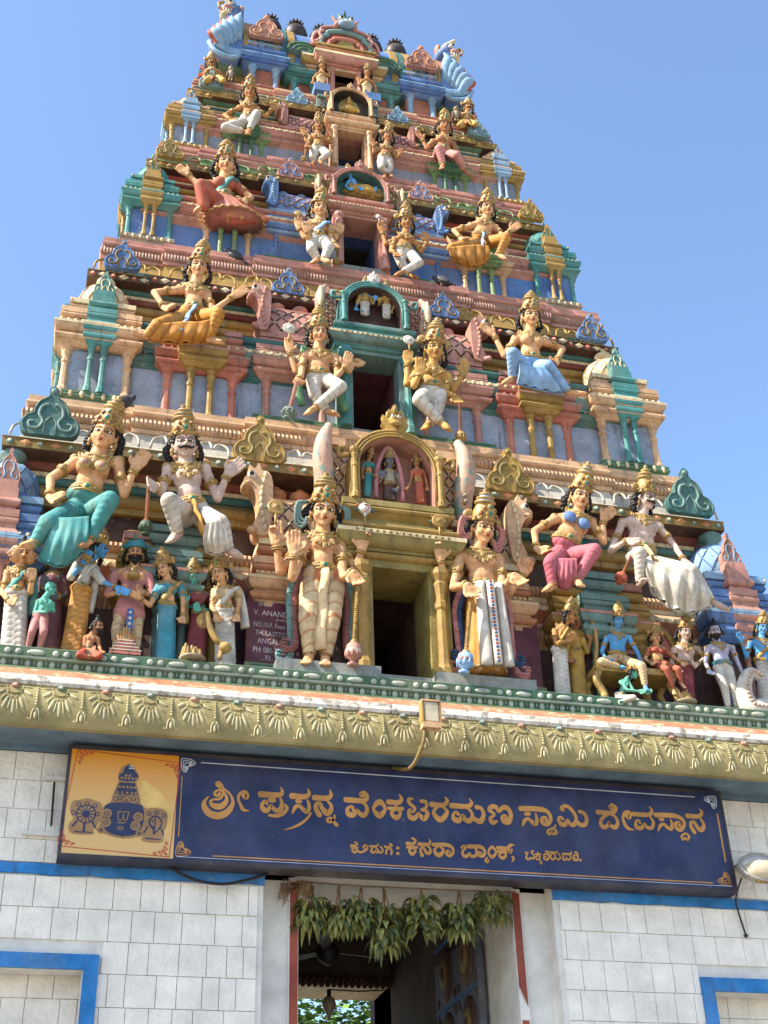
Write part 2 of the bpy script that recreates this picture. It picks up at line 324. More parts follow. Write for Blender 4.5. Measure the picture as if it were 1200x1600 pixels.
def pavilion(t, s):
    x0, x1 = t['pav']; wd = x1-x0; xc = s*(x0+x1)/2; x0, x1 = xc-wd/2, xc+wd/2; yf = t['yf']; yb = yf+wd; z = t['z']; h = t['ph']; A, B, D, Bs = t['pv']
    q = wd*.09; g = G()
    g.sweep(U(x0, x1, yf, yb), prof([('f', .03*h, 0, 0, Bs), ('r', .03*h, 0, .02, Bs), ('f', .015*h, .015, .015, Bs)], z-.01), True)
    for i in range(7):
        for (a, b) in ((x0+wd*(i+.5)/7, yf-.012), ): g.ell((a, b, z+.045*h), (wd*.035, .012, .022*h), 'cream', n=8, m=5)
    g.box(x0+q, x1-q, yf+q, yb-q, z, z+h*.4, t['wall'])
    i0 = [(x0+q*.3, yb-q*.3), (x0+q*.3, yf+q*.3), (x1-q*.3, yf+q*.3), (x1-q*.3, yb-q*.3)]
    g.sweep(i0, prof(ent(h*.25, wd*.14, A, A, D), z+h*.37), True)
    i1 = [(x0+q*1.3, yb-q*1.3), (x0+q*1.3, yf+q*1.3), (x1-q*1.3, yf+q*1.3), (x1-q*1.3, yb-q*1.3)]
    g.sweep(i1, prof([('f', h*.03, 0, 0, A), ('r', h*.04, .0, wd*.06, A), ('f', h*.03, wd*.07, wd*.07, D), ('s', h*.02, wd*.05, 0, A)], z+h*.62), True)
    for zf_, rr in ((.37+.25*.6, .017), (.62+.085, .012)):
        for k in range(12):
            q0 = (k+.5)/12; oo = wd*.14*.9 if rr > .015 else wd*-.06
            g.ell((x0-oo*.6+(wd+oo*1.2)*q0, yf-oo*.75+.012, z+h*zf_), (rr*wd/.6, .01, rr*wd/.6), 'cream', n=6, m=4)
            g.ell(((x1+oo*.75-.012) if s > 0 else (x0-oo*.75+.012), yf+wd*q0, z+h*zf_), (.01, rr*wd/.6, rr*wd/.6), 'cream', n=6, m=4)
    m = .165*wd
    for px in ((xc-m, xc+m, yf-.03, yf+.1, 0), (xc-m, xc+m, yf+wd*.5-m, yf+wd*.5+m, 1)):
        if px[4] == 0: path = U(px[0], px[1], px[2], px[3])
        else:
            xo = x1+.03 if s > 0 else x0-.03
            path = [(x1-.1, yf+wd/2+m), (x1-.1, yf+wd/2-m), (xo, yf+wd/2-m), (xo, yf+wd/2+m)] if s > 0 else [(xo, yf+wd/2+m), (xo, yf+wd/2-m), (x0+.1, yf+wd/2-m), (x0+.1, yf+wd/2+m)]
        g.sweep(path, prof(ent(h*.24, wd*.07, B, B, D), z+h*.385), True)
        g.sweep(path, prof([('f', h*.02, -.01, -.01, B), ('r', h*.04, -.01, .02, B), ('f', h*.05, -.005, -.005, B), ('f', h*.04, -.015, -.015, B), ], z+h*.625), True)
    ob = g.build('corner_pavilion', TOWER)
    for (a, b) in ((x0+q, yf+q), (x1-q, yf+q), (x0+q, yb-q), (x1-q, yb-q)): pillar(ob, a, b, z+.07*h, z+.385*h, wd*.055, A, 'corner_pillar')
    for a in (-.085, .085): pillar(ob, xc+a*wd, yf-.0, z+.07*h, z+.4*h, wd*.04, B)
    xo = x1 if s > 0 else x0
    for a in (-.1, .1): pillar(ob, xo, yf+wd*.5+a*wd, z+.07*h, z+.4*h, wd*.04, B)
    kudu(ob, xc, yf+wd*.04, z+h*.77, wd*.3, B, D, h*.17, 'arch_tablet', .05)
    g = G(); r = wd*.37; zc = z+h*.74; cx, cy = xc, yf+wd/2
    pr = [(r*.86, 0), (r*.96, h*.02), (r*1.02, h*.06), (r*1.0, h*.1), (r*.88, h*.145), (r*.66, h*.18), (r*.4, h*.2), (r*.28, h*.21)]
    g.lathe((cx, cy, zc), pr, D, 20); sp = cr(pr, 3)
    for k in range(10):
        for d in (1, -1):
            g.tube([(cx+math.cos(2*math.pi*k/10+d*j*.07)*p[0]*1.005, cy+math.sin(2*math.pi*k/10+d*j*.07)*p[0]*1.005, zc+p[1]) for j, p in enumerate(sp[:16])], wd*.009, A, 5)
    g.tube([(cx+r*1.0*math.cos(a/24*6.283), cy+r*1.0*math.sin(a/24*6.283), zc+h*.008) for a in range(24)], wd*.03, A, 6, True)
    g.build('dome', ob)
    finial(ob, (cx, cy, z+h*.935), h*.15, D if t['z'] > 6 else 'greyteal')
    return ob
def pedestal(t, s):
    a, b = t['ped']; wd = b-a; xc = s*(a+b)/2; x0, x1 = xc-wd/2, xc+wd/2; yf, yw = t['yf'], t['yr']+.05; z, h = t['z'], t['h']; A, B, C = t['pd']
    g = G(); g.box(x0+.04, x1-.04, yf+.07, yw, z, z+h*.36, t['wall'])
    g.sweep(U(x0+.03, x1-.03, yf+.04, yw), prof(ent(h*.2, .075*h/1.6, A, A, C), z+h*.3))
    g.sweep(U(x0+.06, x1-.06, yf+.06, yw), prof([('f', h*.02, 0, 0, A), ('r', h*.05, 0, .05, A), ('f', h*.03, .045, .045, C), ('s', h*.02, .04, .0, A)], z+h*.5))
    m = wd*.2
    g.sweep(U(xc-m, xc+m, yf-.03, yw), prof(ent(h*.2, .07*h/1.6, B, B, C), z+h*.31))
    g.sweep(U(xc-m*.9, xc+m*.9, yf-.0, yw), prof([('f', h*.03, 0, 0, B), ('r', h*.05, 0, .05, B), ('f', h*.03, .045, .045, B)], z+h*.515))
    for i in range(11): g.ell((x0+wd*(i+.5)/11, yf-.042*(.5 if abs(i-5) > 2 else 1.9), z+h*(.3+.2*.595)), (wd*.018, .012, .012), C, n=6, m=4)
    ob = g.build('statue_pedestal', TOWER)
    for px in (x0+.08, x1-.08): pillar(ob, px, yf+.07, z, z+h*.315, wd*.05, A, 'pillar')
    for px in (xc-m*.6, xc+m*.6): pillar(ob, px, yf+.03, z, z+h*.325, wd*.04, B, 'pillar')
def barrel(par, t, s, x0, x1, yf, z, h, A, C):
    g = G(); d = h*.62
    pr = cr([(d*.0, 0), (-d*.1, h*.2), (-d*.06, h*.45), (d*.16, h*.72), (d*.5, h*.9), (d*.95, h)], 4)
    path = [(yf+d*.15+p[0], z+p[1]) for p in pr]
    g.poly([(x0, y, zz) for y, zz in path]+[(x0, yf+d+.1, z+h), (x0, yf+d+.1, z)], (x1-x0, 0, 0), A)
    ys = [p[0] for p in path]; zs = [p[1] for p in path]
    yfun = lambda zz: float(np.interp(zz, zs, ys))
    lozenge(g, x0+.02, x1-.02, z+h*.08, z+h*.78, yfun, 'brown' if t['z'] < 9 else 'plum', 'cream', 4, 2, .0075, 'dteal')
    for zz in (.03, .82): g.box(x0, x1, yfun(z+h*zz)-.012, yfun(z+h*zz)+.05, z+h*zz-.012, z+h*zz+.014, A)
    return g.build('barrel_roof', par)
def side_shrine(t, s):
    a, b = t['bay']; x0, x1 = (a, b) if s > 0 else (-b, -a); yf, yw = t['yf'], t['yr']+.05; z, h = t['z'], t['h']; A, B, C = t['by']
    g = G(); g.box(x0+.03, x1-.03, yf+.09, yw, z, z+h*.36, t['wall'])
    g.sweep(U(x0-.02, x1+.02, yf, yw), prof([('f', .03*h, 0, 0, 'dgreen'), ('r', .03*h, 0, .02, 'green'), ('f', .012*h, .012, .012, 'green')], z-.008))
    g.sweep(U(x0+.03, x1-.03, yf+.06, yw), prof(ent(h*.22, .08*h/1.6, A, B, C), z+h*.33))
    g.sweep(U(x0+.06, x1-.06, yf+.09, yw), prof([('f', h*.03, 0, 0, A), ('r', h*.04, 0, .05, B), ('f', h*.03, .045, .045, C), ('s', h*.02, .04, .0, A)], z+h*.55))
    for k in range(16): g.ell((x0-.02+(x1-x0+.04)*(k+.5)/16, yf+.06-.078*h/1.6, z+h*(.33+.22*.6)), (.013, .009, .013), 'cream', n=6, m=4)
    ob = g.build('side_shrine', TOWER)
    for px in (x0+.09, x1-.09): pillar(ob, px, yf+.085, z+.06*h, z+h*.345, .034*h/1.6, A)
    barrel(ob, t, s, x0+.06, x1-.06, yf+.03, z+h*.655, h*.27, A, C)
    xo = x1-.07 if s > 0 else x0+.07
    beast(ob, xo, yf+.04, z+h*.65, s, h*.34, A if t['z'] > 6 else 'peach', C)
    for k in (.3, .62): finial(ob, (x0+(x1-x0)*k, yf+.03+h*.16, z+h*.9), h*.13, B)
def arch_pts(x, z0, z1, w, n=14, bulge=1.0):          # straight sides then a round head, from left foot to right foot
    r = w; zc = z1-r*bulge; return [(x-w, z0)]+[(x-w*math.cos(math.pi*k/n), zc+r*bulge*math.sin(math.pi*k/n)) for k in range(n+1)]+[(x+w, z0)]
def doorway(t):
    dw, yc, yw = t['dw'], t['yc'], t['yw']; zb, zt, ze, zn, zc = t['dz']; A, B, C = t['do']; h = ze-zt; nw = t['nw']; sc = t['h']/1.85
    g = G(); fw = .16*sc
    for s in (-1, 1):
        xa, xb = sorted((s*dw, s*(dw+fw))); g.box(xa, xb, yc+.03, yw+.03, zb-.07, zt, A)
        xa, xb = sorted((s*(dw+fw), s*(dw+fw+.12*sc))); g.box(xa, xb, yc+.12, yw+.03, zb-.07, zt, t['wall'])
    o = dw+fw
    g.sweep(U(-o, o, yc+.02, yw+.1), prof([('f', h*.16, .0, .0, A), ('r', h*.16, .0, .04*sc, B), ('f', h*.06, .03*sc, .03*sc, A), ('o', h*.22, .03*sc, .11*sc, A), ('f', h*.09, .12*sc, .12*sc, 'cream'),
                                                ('s', h*.1, .11*sc, .05*sc, A), ('r', h*.13, .05*sc, .08*sc, B), ('f', h*.08, .04*sc, .04*sc, A)], zt))
    h2 = zn-ze; o2 = nw+.08*sc
    g.sweep(U(-o2, o2, yc+.04, yw+.2), prof([('f', h2*.3, 0, 0, A), ('s', h2*.2, .0, .04*sc, B), ('r', h2*.25, .03*sc, .06*sc, C), ('f', h2*.25, .055*sc, .055*sc, A)], ze))
    for i in range(15): g.ell((-o+2*o*(i+.5)/15, yc+.02-.12*sc, zt+h*.645), (o*.04, .008, h*.035), A, n=6, m=4)
    g.box(-dw-.05, dw+.05, yc+.02, yw+.3, zb-.08, zb-.005, 'tiefloor')
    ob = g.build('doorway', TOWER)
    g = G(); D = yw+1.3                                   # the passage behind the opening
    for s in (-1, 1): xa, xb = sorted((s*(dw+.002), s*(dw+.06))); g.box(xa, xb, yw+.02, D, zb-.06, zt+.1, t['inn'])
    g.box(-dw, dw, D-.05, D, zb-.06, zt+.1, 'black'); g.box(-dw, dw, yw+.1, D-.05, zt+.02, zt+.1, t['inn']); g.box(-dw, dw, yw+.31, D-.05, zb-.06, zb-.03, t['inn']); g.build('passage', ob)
    for s in (-1, 1): pillar(ob, s*(dw+fw*.5), yc+.0, zb-.02, zt+.005, fw*.27, C, 'door_pillar')
    g = G(); t1 = .075*sc                                   # niche over the door
    outer = arch_pts(0, zn, zc, nw+t1, bulge=.95); inner = arch_pts(0, zn, zc-t1, nw, bulge=.95)
    yn = yc+.0; dp = .24*sc
    n = len(outer); vs = [(x, y, z) for y in (yn, yn+dp) for x, z in outer]+[(x, y, z) for y in (yn, yn+dp) for x, z in inner]
    fs = []
    for i in range(n-1): fs += [(i, i+1, 2*n+i+1, 2*n+i), (i, n+i, n+i+1, i+1), (2*n+i, 2*n+i+1, 3*n+i+1, 3*n+i)]
    g.add(vs, fs, C)
    for off in (.25, .6, .92): g.tube([(x*(1-off*.0)+(xi-x)*off, yn-.004, z+(zi-z)*off) for (x, z), (xi, zi) in zip(outer, inner)], .011*sc, C if off != .6 else B, 6)
    nb = {5.6: 'rose', 8.1: 'maroon', 10.35: 'dteal', 12.04: 'black'}[t['z']]
    g.poly([(x, yn+dp-.02, z) for x, z in inner], (0, .03, 0), nb)
    g.add([(x*.995, y, z-.002) for y in (yn+.012, yn+dp) for x, z in inner], [(i, i+1, n+i+1, n+i) for i in range(n-1)], nb)
    for s in (-1, 1):
        g.tube(cr([(s*(nw+t1), yn, zc-nw), (s*(nw+t1*2), yn, zc-nw*1.05), (s*(nw+t1*2.1), yn, zc-nw*.8), (s*(nw+t1*1.5), yn, zc-nw*.82)], 4), .02*sc, C, 6)
    ar = g.build('niche_arch', ob)
    for s in (-1, 1): pillar(ar, s*(nw+t1*.5), yn-.012, zn, zc-nw*.8, t1*.3, C, 'niche_pillar')
    crest(ar, 0, yn-.01, zc-.03, {5.6: .26, 8.1: .14, 10.35: .13, 12.04: .1}[t['z']], C if t['z'] != 8.1 else 'white', t['z'] == 5.6)
    for s in (-1, 1):                                        # lattice panel and upright horn either side of the niche
        g = G(); xa, xb = (nw+t1, nw+t1+.19*sc) if s > 0 else (-nw-t1-.19*sc, -nw-t1); K = t['by'][0] if t['z'] < 10 else 'dgold' if t['z'] < 12 else 'greyteal'
        g.box(xa, xb, yc+.16, yw+.25, zn-.03, zc-.1*sc, K)
        lozenge(g, xa+.01, xb-.01, zn+.04, zc-.14*sc, lambda q: yc+.155, 'brown', 'cream', 2, 4, .005*sc, 'dteal')
        g.box(xa, xb, yc+.13, yw+.25, zn-.06, zn, K); g.box(xa, xb, yc+.13, yw+.25, zc-.12*sc, zc-.05*sc, K)
        g.build('lattice_panel', ob)
        if t['z'] < 12:
            g = G(); xh = s*(nw+t1+.2*sc); hh = (zc-zn)*(.98 if t['z'] < 8 else .8 if t['z'] < 10 else .55)
            pth = cr([(xh, yc+.2, zn-.05), (xh-s*.02, yc+.1, zn+hh*.25), (xh+s*.0, yc+.04, zn+hh*.55), (xh-s*.01, yc+.03, zn+hh*.8), (xh-s*.05, yc+.05, zn+hh*1.0)], 5)
            N = len(pth); g.tube(pth, [(.062 if t['z'] < 8 else .04)*sc*(.55+.75*math.sin(math.pi*min(1, .12+i/N*.95))) for i in range(N)], paint('horn_paint', 'b89078', alt='6c8f86'), 10, flat=1.2)
            g.ell((xh-s*.0, yc+.0, zn+hh*.6), (.03*sc, .03*sc, .15*sc), 'greyteal' if t['z'] < 8 else 'cream')
            for k in range(9): g.ell((xh-s*.03*sc, yc+.02, zn+hh*(.15+.08*k)), (.02*sc, .03*sc, .02*sc), 'dust', n=6, m=4)
            g.build('horn', ob)
def crest(par, x, y, z, h, mat, face=False):
    g = G()
    sil = cr([(0, 0), (.25, .02), (.3, .15), (.42, .3), (.36, .42), (.4, .6), (.28, .55), (.25, .72), (.18, .85), (.1, .8), (.06, 1.0), (0, 1.05)], 3)
    g.poly([(x+a*h, y, z+b*h) for a, b in sil]+[(x-a*h, y, z+b*h) for a, b in sil[::-1]], (0, h*.22, 0), mat)
    g.ell((x, y, z+h*.42), (h*.22, h*.14, h*.2), mat); g.ell((x, y-h*.1, z+h*.25), (h*.2, h*.1, h*.09), mat)
    for s in (-1, 1): g.ell((x+s*h*.1, y-h*.12, z+h*.5), h*.06, 'white', n=8); g.ell((x+s*h*.1, y-h*.165, z+h*.5), h*.03, 'black', n=6); g.ell((x+s*h*.24, y-.0, z+h*.62), (h*.06, h*.06, h*.12), mat)
    g.ell((x, y-h*.02, z+h*.82), (h*.08, h*.1, h*.14), mat)
    return g.build('crest', par)
def tier(t):
    pw = t['pav'][1]-.12; yw, yr, z, h = t['yw'], t['yr'], t['z'], t['h']; dw = t['dw']+.02; yb = 2*YC
    def path(hw, y): return [(dw, y), (hw, y), (hw, yb-y), (-hw, yb-y), (-hw, y), (-dw, y)]
    m = t['mo']; g = G()
    zm = z+h*.31
    g.sweep(path(pw-.08, yw), prof([('f', zm-z+.05, 0, 0, t['wall']), ('s', h*.03, .0, .04, m[0]), ('r', h*.06, .02, .06, m[0]), ('f', h*.02, .05, .05, m[1]), ('s', h*.05, .06, .1, m[2]), ('f', h*.02, .1, .1, 'cream'), ('s', h*.04, .09, .03, m[1]),
                                       ('f', h*.02, .03, .03, m[3]), ('r', h*.05, .03, .075, m[0])], z-.05))
    zz = z+h*.31+h*.29
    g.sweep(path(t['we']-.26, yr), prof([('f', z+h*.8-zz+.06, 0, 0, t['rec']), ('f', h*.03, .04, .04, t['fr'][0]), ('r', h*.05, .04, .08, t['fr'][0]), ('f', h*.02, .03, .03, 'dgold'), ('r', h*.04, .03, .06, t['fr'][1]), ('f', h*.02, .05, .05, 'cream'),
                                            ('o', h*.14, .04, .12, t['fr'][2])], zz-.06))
    def bead(x0, x1, y, z, n, r, mt):
        for i in range(n):
            x = x0+(x1-x0)*(i+.5)/n
            if abs(x) > dw+.1: g.ell((x, y, z), (r, r*.7, r), mt, n=6, m=4)
    hw_ = pw-.08; nb = int(hw_*2/.075); bead(-hw_, hw_, yw-.102, z+h*.31+h*.17, nb, .016*h/1.4, 'cream'); bead(-hw_, hw_, yw-.055, z+h*.31+h*.085, nb, .012*h/1.4, 'dust')
    fw_ = t['we']-.26; zf = zz-.06+z+h*.8-zz+.06; bead(-fw_, fw_, yr-.052, zf+h*.15, int(fw_*2/.08), .013*h/1.4, 'cream')
    for i in range(int(fw_*2/.16)):
        x = -fw_+.16*(i+.5); c_ = [(x+.06*math.cos(q)*(1-q/9), yr-.05-.062*math.sin(min(1.57, (.45+.33*math.sin(q)*(1-q/9))*1.2)), zf+h*.16+h*.14*(.5+.36*math.sin(q)*(1-q/9))) for q in [j*.7 for j in range(10)]]
        g.tube(c_, .007, t['fr'][2], 5)
    g.build('tier_wall', TOWER)
    # eave
    we, ye, ze, zn = t['we'], t['ye'], t['ze'], t['zn']; up = t['up']; H = zn-ze-.09; j = .035
    jx = [t['ped'][0]+.0, t['ped'][1]+.12]
    ep = [(-we, yb-ye), (-we, ye), (-jx[1], ye), (-jx[1], ye-j), (-jx[0], ye-j), (-jx[0], ye-2*j), (jx[0], ye-2*j), (jx[0], ye-j), (jx[1], ye-j), (jx[1], ye), (we, ye), (we, yb-ye)]
    back = -(t['yn']-ye)
    g = G()
    g.sweep(ep, prof([('f', .02, -.34, -.34, 'brown'), ('s', .03, -.33, -.01, 'brown'), ('f', .085, 0, 0, t['ed'][0]), ('s', .012, .008, -.01, 'cream'), ('o', H*.42, -.02, back*.85, up[0]),
                      ('f', H*.07, back*.74, back*.74, up[2]), ('r', H*.17, back*.84, back*.58, up[1]), ('f', H*.06, back*.82, back*.82, up[1]), ('r', H*.1, back*.84, back*.7, up[2]), ('f', H*.08, back*.78, back*.78, up[2])], ze-.05), True)
    zc = ze+.0425
    n = int(we*2/.11*(1 if we > 2.6 else 1.25))
    for i in range(n):                                      # diamonds and rosettes along the edge
        x = -we+2*we*(i+.5)/n; y = ye-(2*j if abs(x) < jx[0] else j if abs(x) < jx[1] else 0); a = .036
        if i % 2: g.add([(x-a*1.25, y-.003, zc), (x, y-.003, zc-a*.85), (x+a*1.25, y-.003, zc), (x, y-.003, zc+a*.85), (x, y-.012, zc)], [(0, 1, 4), (1, 2, 4), (2, 3, 4), (3, 0, 4)], t['ed'][1])
        else: g.ell((x, y, zc), (a*.75, .012, a*.75), t['ed'][2], n=8, m=4); g.ell((x, y-.01, zc), (a*.35, .008, a*.35), 'cream', n=6, m=4)
    for x in [-we+2*we*(i+.5)/int(we*6) for i in range(int(we*6))]:                # curled petals on the slope
        y0 = ye-(2*j if abs(x) < jx[0] else j if abs(x) < jx[1] else 0); a = we/int(we*6)*.75
        pp = cr([(x-a, .05), (x-a*.8, .55), (x-a*.2, .8), (x, .35), (x+a*.35, .7), (x+a*.9, .5), (x+a, .05)], 3)
        pts = [(q[0], y0+.02-back*.85*(1-math.cos(math.asin(min(1, max(0, q[1])))))*1-.012, ze+.1+H*.42*q[1]*.92) for q in pp]
        g.tube(pts, .011, up[0], 5)
    ev = g.build('eave', TOWER)
    for x, wd, A, B in t['ku']:
        for s in (-1, 1): kudu(ev, s*x, ye-2*j-.02, ze+.07, wd, A, B)
    for s in (-1, 1): pavilion(t, s); pedestal(t, s); side_shrine(t, s)
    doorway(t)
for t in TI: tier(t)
# top storey
g = G(); z5 = 13.4
g.sweep([(.12, 1.62), (1.42, 1.62), (1.42, 2.48), (-1.42, 2.48), (-1.42, 1.62), (-.12, 1.62)], prof([('f', .3, 0, 0, 'brown'), ('f', .1, .01, .03, 'dgold'), ('r', .12, .02, .1, 'green')], z5))
g.build('tier_wall', TOWER)
g = G()
g.sweep([(-1.525, 2.64), (-1.525, 1.46), (1.525, 1.46), (1.525, 2.64)], prof([('f', .02, -.2, -.2, 'brown'), ('s', .03, -.2, 0, 'brown'), ('f', .07, 0, 0, 'gold'), ('s', .03, .0, -.1, 'cream')], 13.86), True)
for i in range(40): g.ell((-1.5+3*(i+.5)/40, 1.457, 13.945), (.026, .01, .02), 'dgold', n=6, m=4)
g.build('eave', TOWER)
def top_bay(x0, x1, yf, A, B, C, zt, wall, arch=None):
    g = G(); h = zt-z5
    g.box(x0+.03, x1-.03, yf+.06, 1.75, z5, z5+h*.55, wall)
    g.sweep(U(x0-.02, x1+.02, yf-.02, 1.75), prof([('f', .03, 0, 0, 'salmon'), ('r', .04, 0, .02, 'salmon')], z5-.03))
    g.sweep(U(x0+.02, x1-.02, yf+.03, 1.75), prof(ent(h*.36, .085, A, B, C), z5+h*.48))
    g.sweep(U(x0+.06, x1-.06, yf+.06, 1.75), prof([('f', h*.05, 0, 0, A), ('r', h*.06, 0, .05, B), ('f', h*.05, .05, .05, C)], z5+h*.84))
    ob = g.build('top_shrine', TOWER)
    for px in (x0+.08, x1-.08): pillar(ob, px, yf+.05, z5+.04, z5+h*.5, .032, C if A == 'blue' else A)
    return ob
for s in (-1, 1):
    a, b = sorted((s*.70, s*1.12)); ob = top_bay(a, b, 1.42, 'blue', 'dblue', 'lblue', 14.22, 'rust')
    kudu(ob, s*.915, 1.35, 14.22, .4, 'rose', 'orange', .4)
    a, b = sorted((s*.26, s*.64)); ob = top_bay(a, b, 1.47, 'teal', 'dteal', 'greyteal', 14.12, 'rust')
    g = G(); g.poly([(s*.47+.19*math.cos(math.pi*k/14), 1.37, 14.12+.15*math.sin(math.pi*k/14)) for k in range(15)], (0, .2, 0), 'greyteal')
    for rr in (.19, .13, .07): g.tube([(s*.47+rr*math.cos(math.pi*k/14), 1.365, 14.12+.15/.19*rr*math.sin(math.pi*k/14)) for k in range(15)], .014, 'green', 6)
    g.build('round_gable', ob)
g = G()
for s in (-1, 1): a, b = sorted((s*.12, s*.2)); g.box(a, b, 1.38, 1.7, 13.42, 13.92, 'pink'); a, b = sorted((s*.2, s*.32)); g.box(a, b, 1.45, 1.7, 13.42, 13.92, 'plum')
g.sweep(U(-.27, .27, 1.37, 1.8), prof([('f', .04, 0, 0, 'peach'), ('r', .05, 0, .03, 'salmon'), ('o', .08, .02, .09, 'pink'), ('f', .035, .1, .1, 'cream'), ('s', .03, .09, .03, 'rose'), ('f', .03, .03, .03, 'plum'), ('r', .05, .02, .07, 'orange'), ('f', .03, .08, .08, 'gold')], 13.9))
g.sweep(U(-.42, .42, 1.44, 1.8), prof([('f', .04, 0, 0, 'peach'), ('r', .05, 0, .03, 'peach'), ('o', .08, .02, .07, 'gold'), ('f', .035, .08, .08, 'cream'), ('s', .03, .07, .03, 'gold'), ('f', .03, .03, .03, 'plum'), ('r', .05, .02, .06, 'gold'), ('f', .028, .07, .07, 'gold')], 13.9))
ob = g.build('doorway', TOWER)
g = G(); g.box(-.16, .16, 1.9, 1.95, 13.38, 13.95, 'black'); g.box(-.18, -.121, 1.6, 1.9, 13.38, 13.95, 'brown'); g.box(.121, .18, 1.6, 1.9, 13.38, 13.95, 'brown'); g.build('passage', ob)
for s in (-1, 1):
    pillar(ob, s*.16, 1.37, 13.45, 13.905, .024, 'pink', 'door_pillar')
    g = G(); g.box(s*.29-.085, s*.29+.085, 1.26, 1.46, 13.38, 13.5, 'blue'); g.build('statue_block', ob)
# great horseshoe gable over the top door
g = G(); zk = 14.235; yk = 1.34
sil = cr([(.03, .40), (.1, .395), (.2, .37), (.29, .32), (.3, .25), (.36, .2), (.4, .1), (.38, .0), (.3, -.01)], 5)
g.poly([(a, yk, zk+b) for a, b in sil]+[(-a, yk, zk+b) for a, b in sil[::-1]], (0, .25, 0), 'red')
for sc_, mt, rr in ((.97, 'rose', .02), (.74, 'greyteal', .035), (.5, 'salmon', .03)):
    g.tube([(a*sc_, yk-.012, zk+.01+b*sc_*(.97 if sc_ > .6 else .8)) for a, b in sil[::-1]]+[(-a*sc_, yk-.012, zk+.01+b*sc_*(.97 if sc_ > .6 else .8)) for a, b in sil], rr, mt, 7)
g.poly([(.11*math.cos(math.pi*k/10), yk-.02, zk+.17*math.sin(math.pi*k/10)) for k in range(11)], (0, .03, 0), 'olive')
for s in (-1, 1): g.tube(cr([(s*.36, yk-.02, zk+.04), (s*.28, yk-.03, zk+.1), (s*.31, yk-.03, zk+.19), (s*.26, yk-.03, zk+.25)], 5), .02, 'rose', 6)
kg = g.build('great_gable', TOWER)
g = G(); zh = 14.62
g.ell((0, yk+.02, zh+.06), (.12, .11, .11), 'lblue'); g.ell((0, yk-.07, zh), (.1, .06, .06), 'lblue'); g.ell((0, yk+.06, zh+.2), (.08, .07, .1), 'dgreen')
for s in (-1, 1):
    g.ell((s*.06, yk-.07, zh+.09), .034, 'white'); g.ell((s*.06, yk-.1, zh+.09), .017, 'black', n=6); g.ell((s*.09, yk-.03, zh+.02), (.05, .05, .04), 'rose'); g.cap((s*.1, yk, zh+.1), (s*.16, yk, zh+.2), .03, .008, 'rose')
    g.cap((s*.04, yk+.03, zh+.22), (s*.07, yk+.03, zh+.31), .03, .006, 'green'); g.cap((s*.0, yk+.03, zh+.22), (s*.0, yk, zh+.34), .03, .006, 'dgreen')
g.tube([(-.05, yk-.125, zh-.005), (0, yk-.13, zh-.025), (.05, yk-.125, zh-.005)], .008, 'white', 5)
g.build('beast_mask', kg)
# barrel roof with ribs
pr = cr([(.55, 0), (.6, .22), (.57, .5), (.42, .8), (.2, .98), (0, 1.04)], 4); zr = 13.96
prof_r = [(YC-a, zr+b*.98) for a, b in pr]+[(YC+a, zr+b*.98) for a, b in pr[::-1][1:]]
g = G(); g.poly([(-1.3, y, z) for y, z in prof_r], (2.6, 0, 0), 'blue'); rf = g.build('vault_roof', TOWER)
cols = ['gold', 'rose', 'gold', 'rose', 'lblue', 'dteal', 'gold', 'dteal', 'gold']
for s in (-1, 1):
    for k, c in enumerate(cols):
        x = 1.29-.085*k; g = G(); wd = .03 if c != 'gold' else .04
        pts = [((YC+(y-YC)*1.03), zr+(z-zr)*1.03) for y, z in prof_r]
        if k > 3 and k < 6: x -= 0
        g.poly([(s*x-wd, y, z) for y, z in pts], (wd*2, 0, 0), c); g.build('rib', rf)
for k in range(6):
    x = (-.78, -.47, -.16, .16, .47, .78)[k]; g = G(); c = (x, YC-.1, zr+1.0)
    g.lathe(c, [(.1, 0), (.11, .03), (.07, .06), (.12, .12), (.145, .19), (.13, .27), (.07, .32), (.055, .35), (.075, .38), (.075, .4), (.02, .42), (.001, .46)], paint('pot_metal', '2a211c', .5, .3), 18)
    for j in range(12): q = 6.283*j/12; g.cap((c[0]+.075*math.cos(q), c[1]+.075*math.sin(q), c[2]+.38), (c[0]+.09*math.cos(q), c[1]+.09*math.sin(q), c[2]+.4), .018, .014, MATS['pot_metal'], 6)
    g.build('roof_pot', rf)
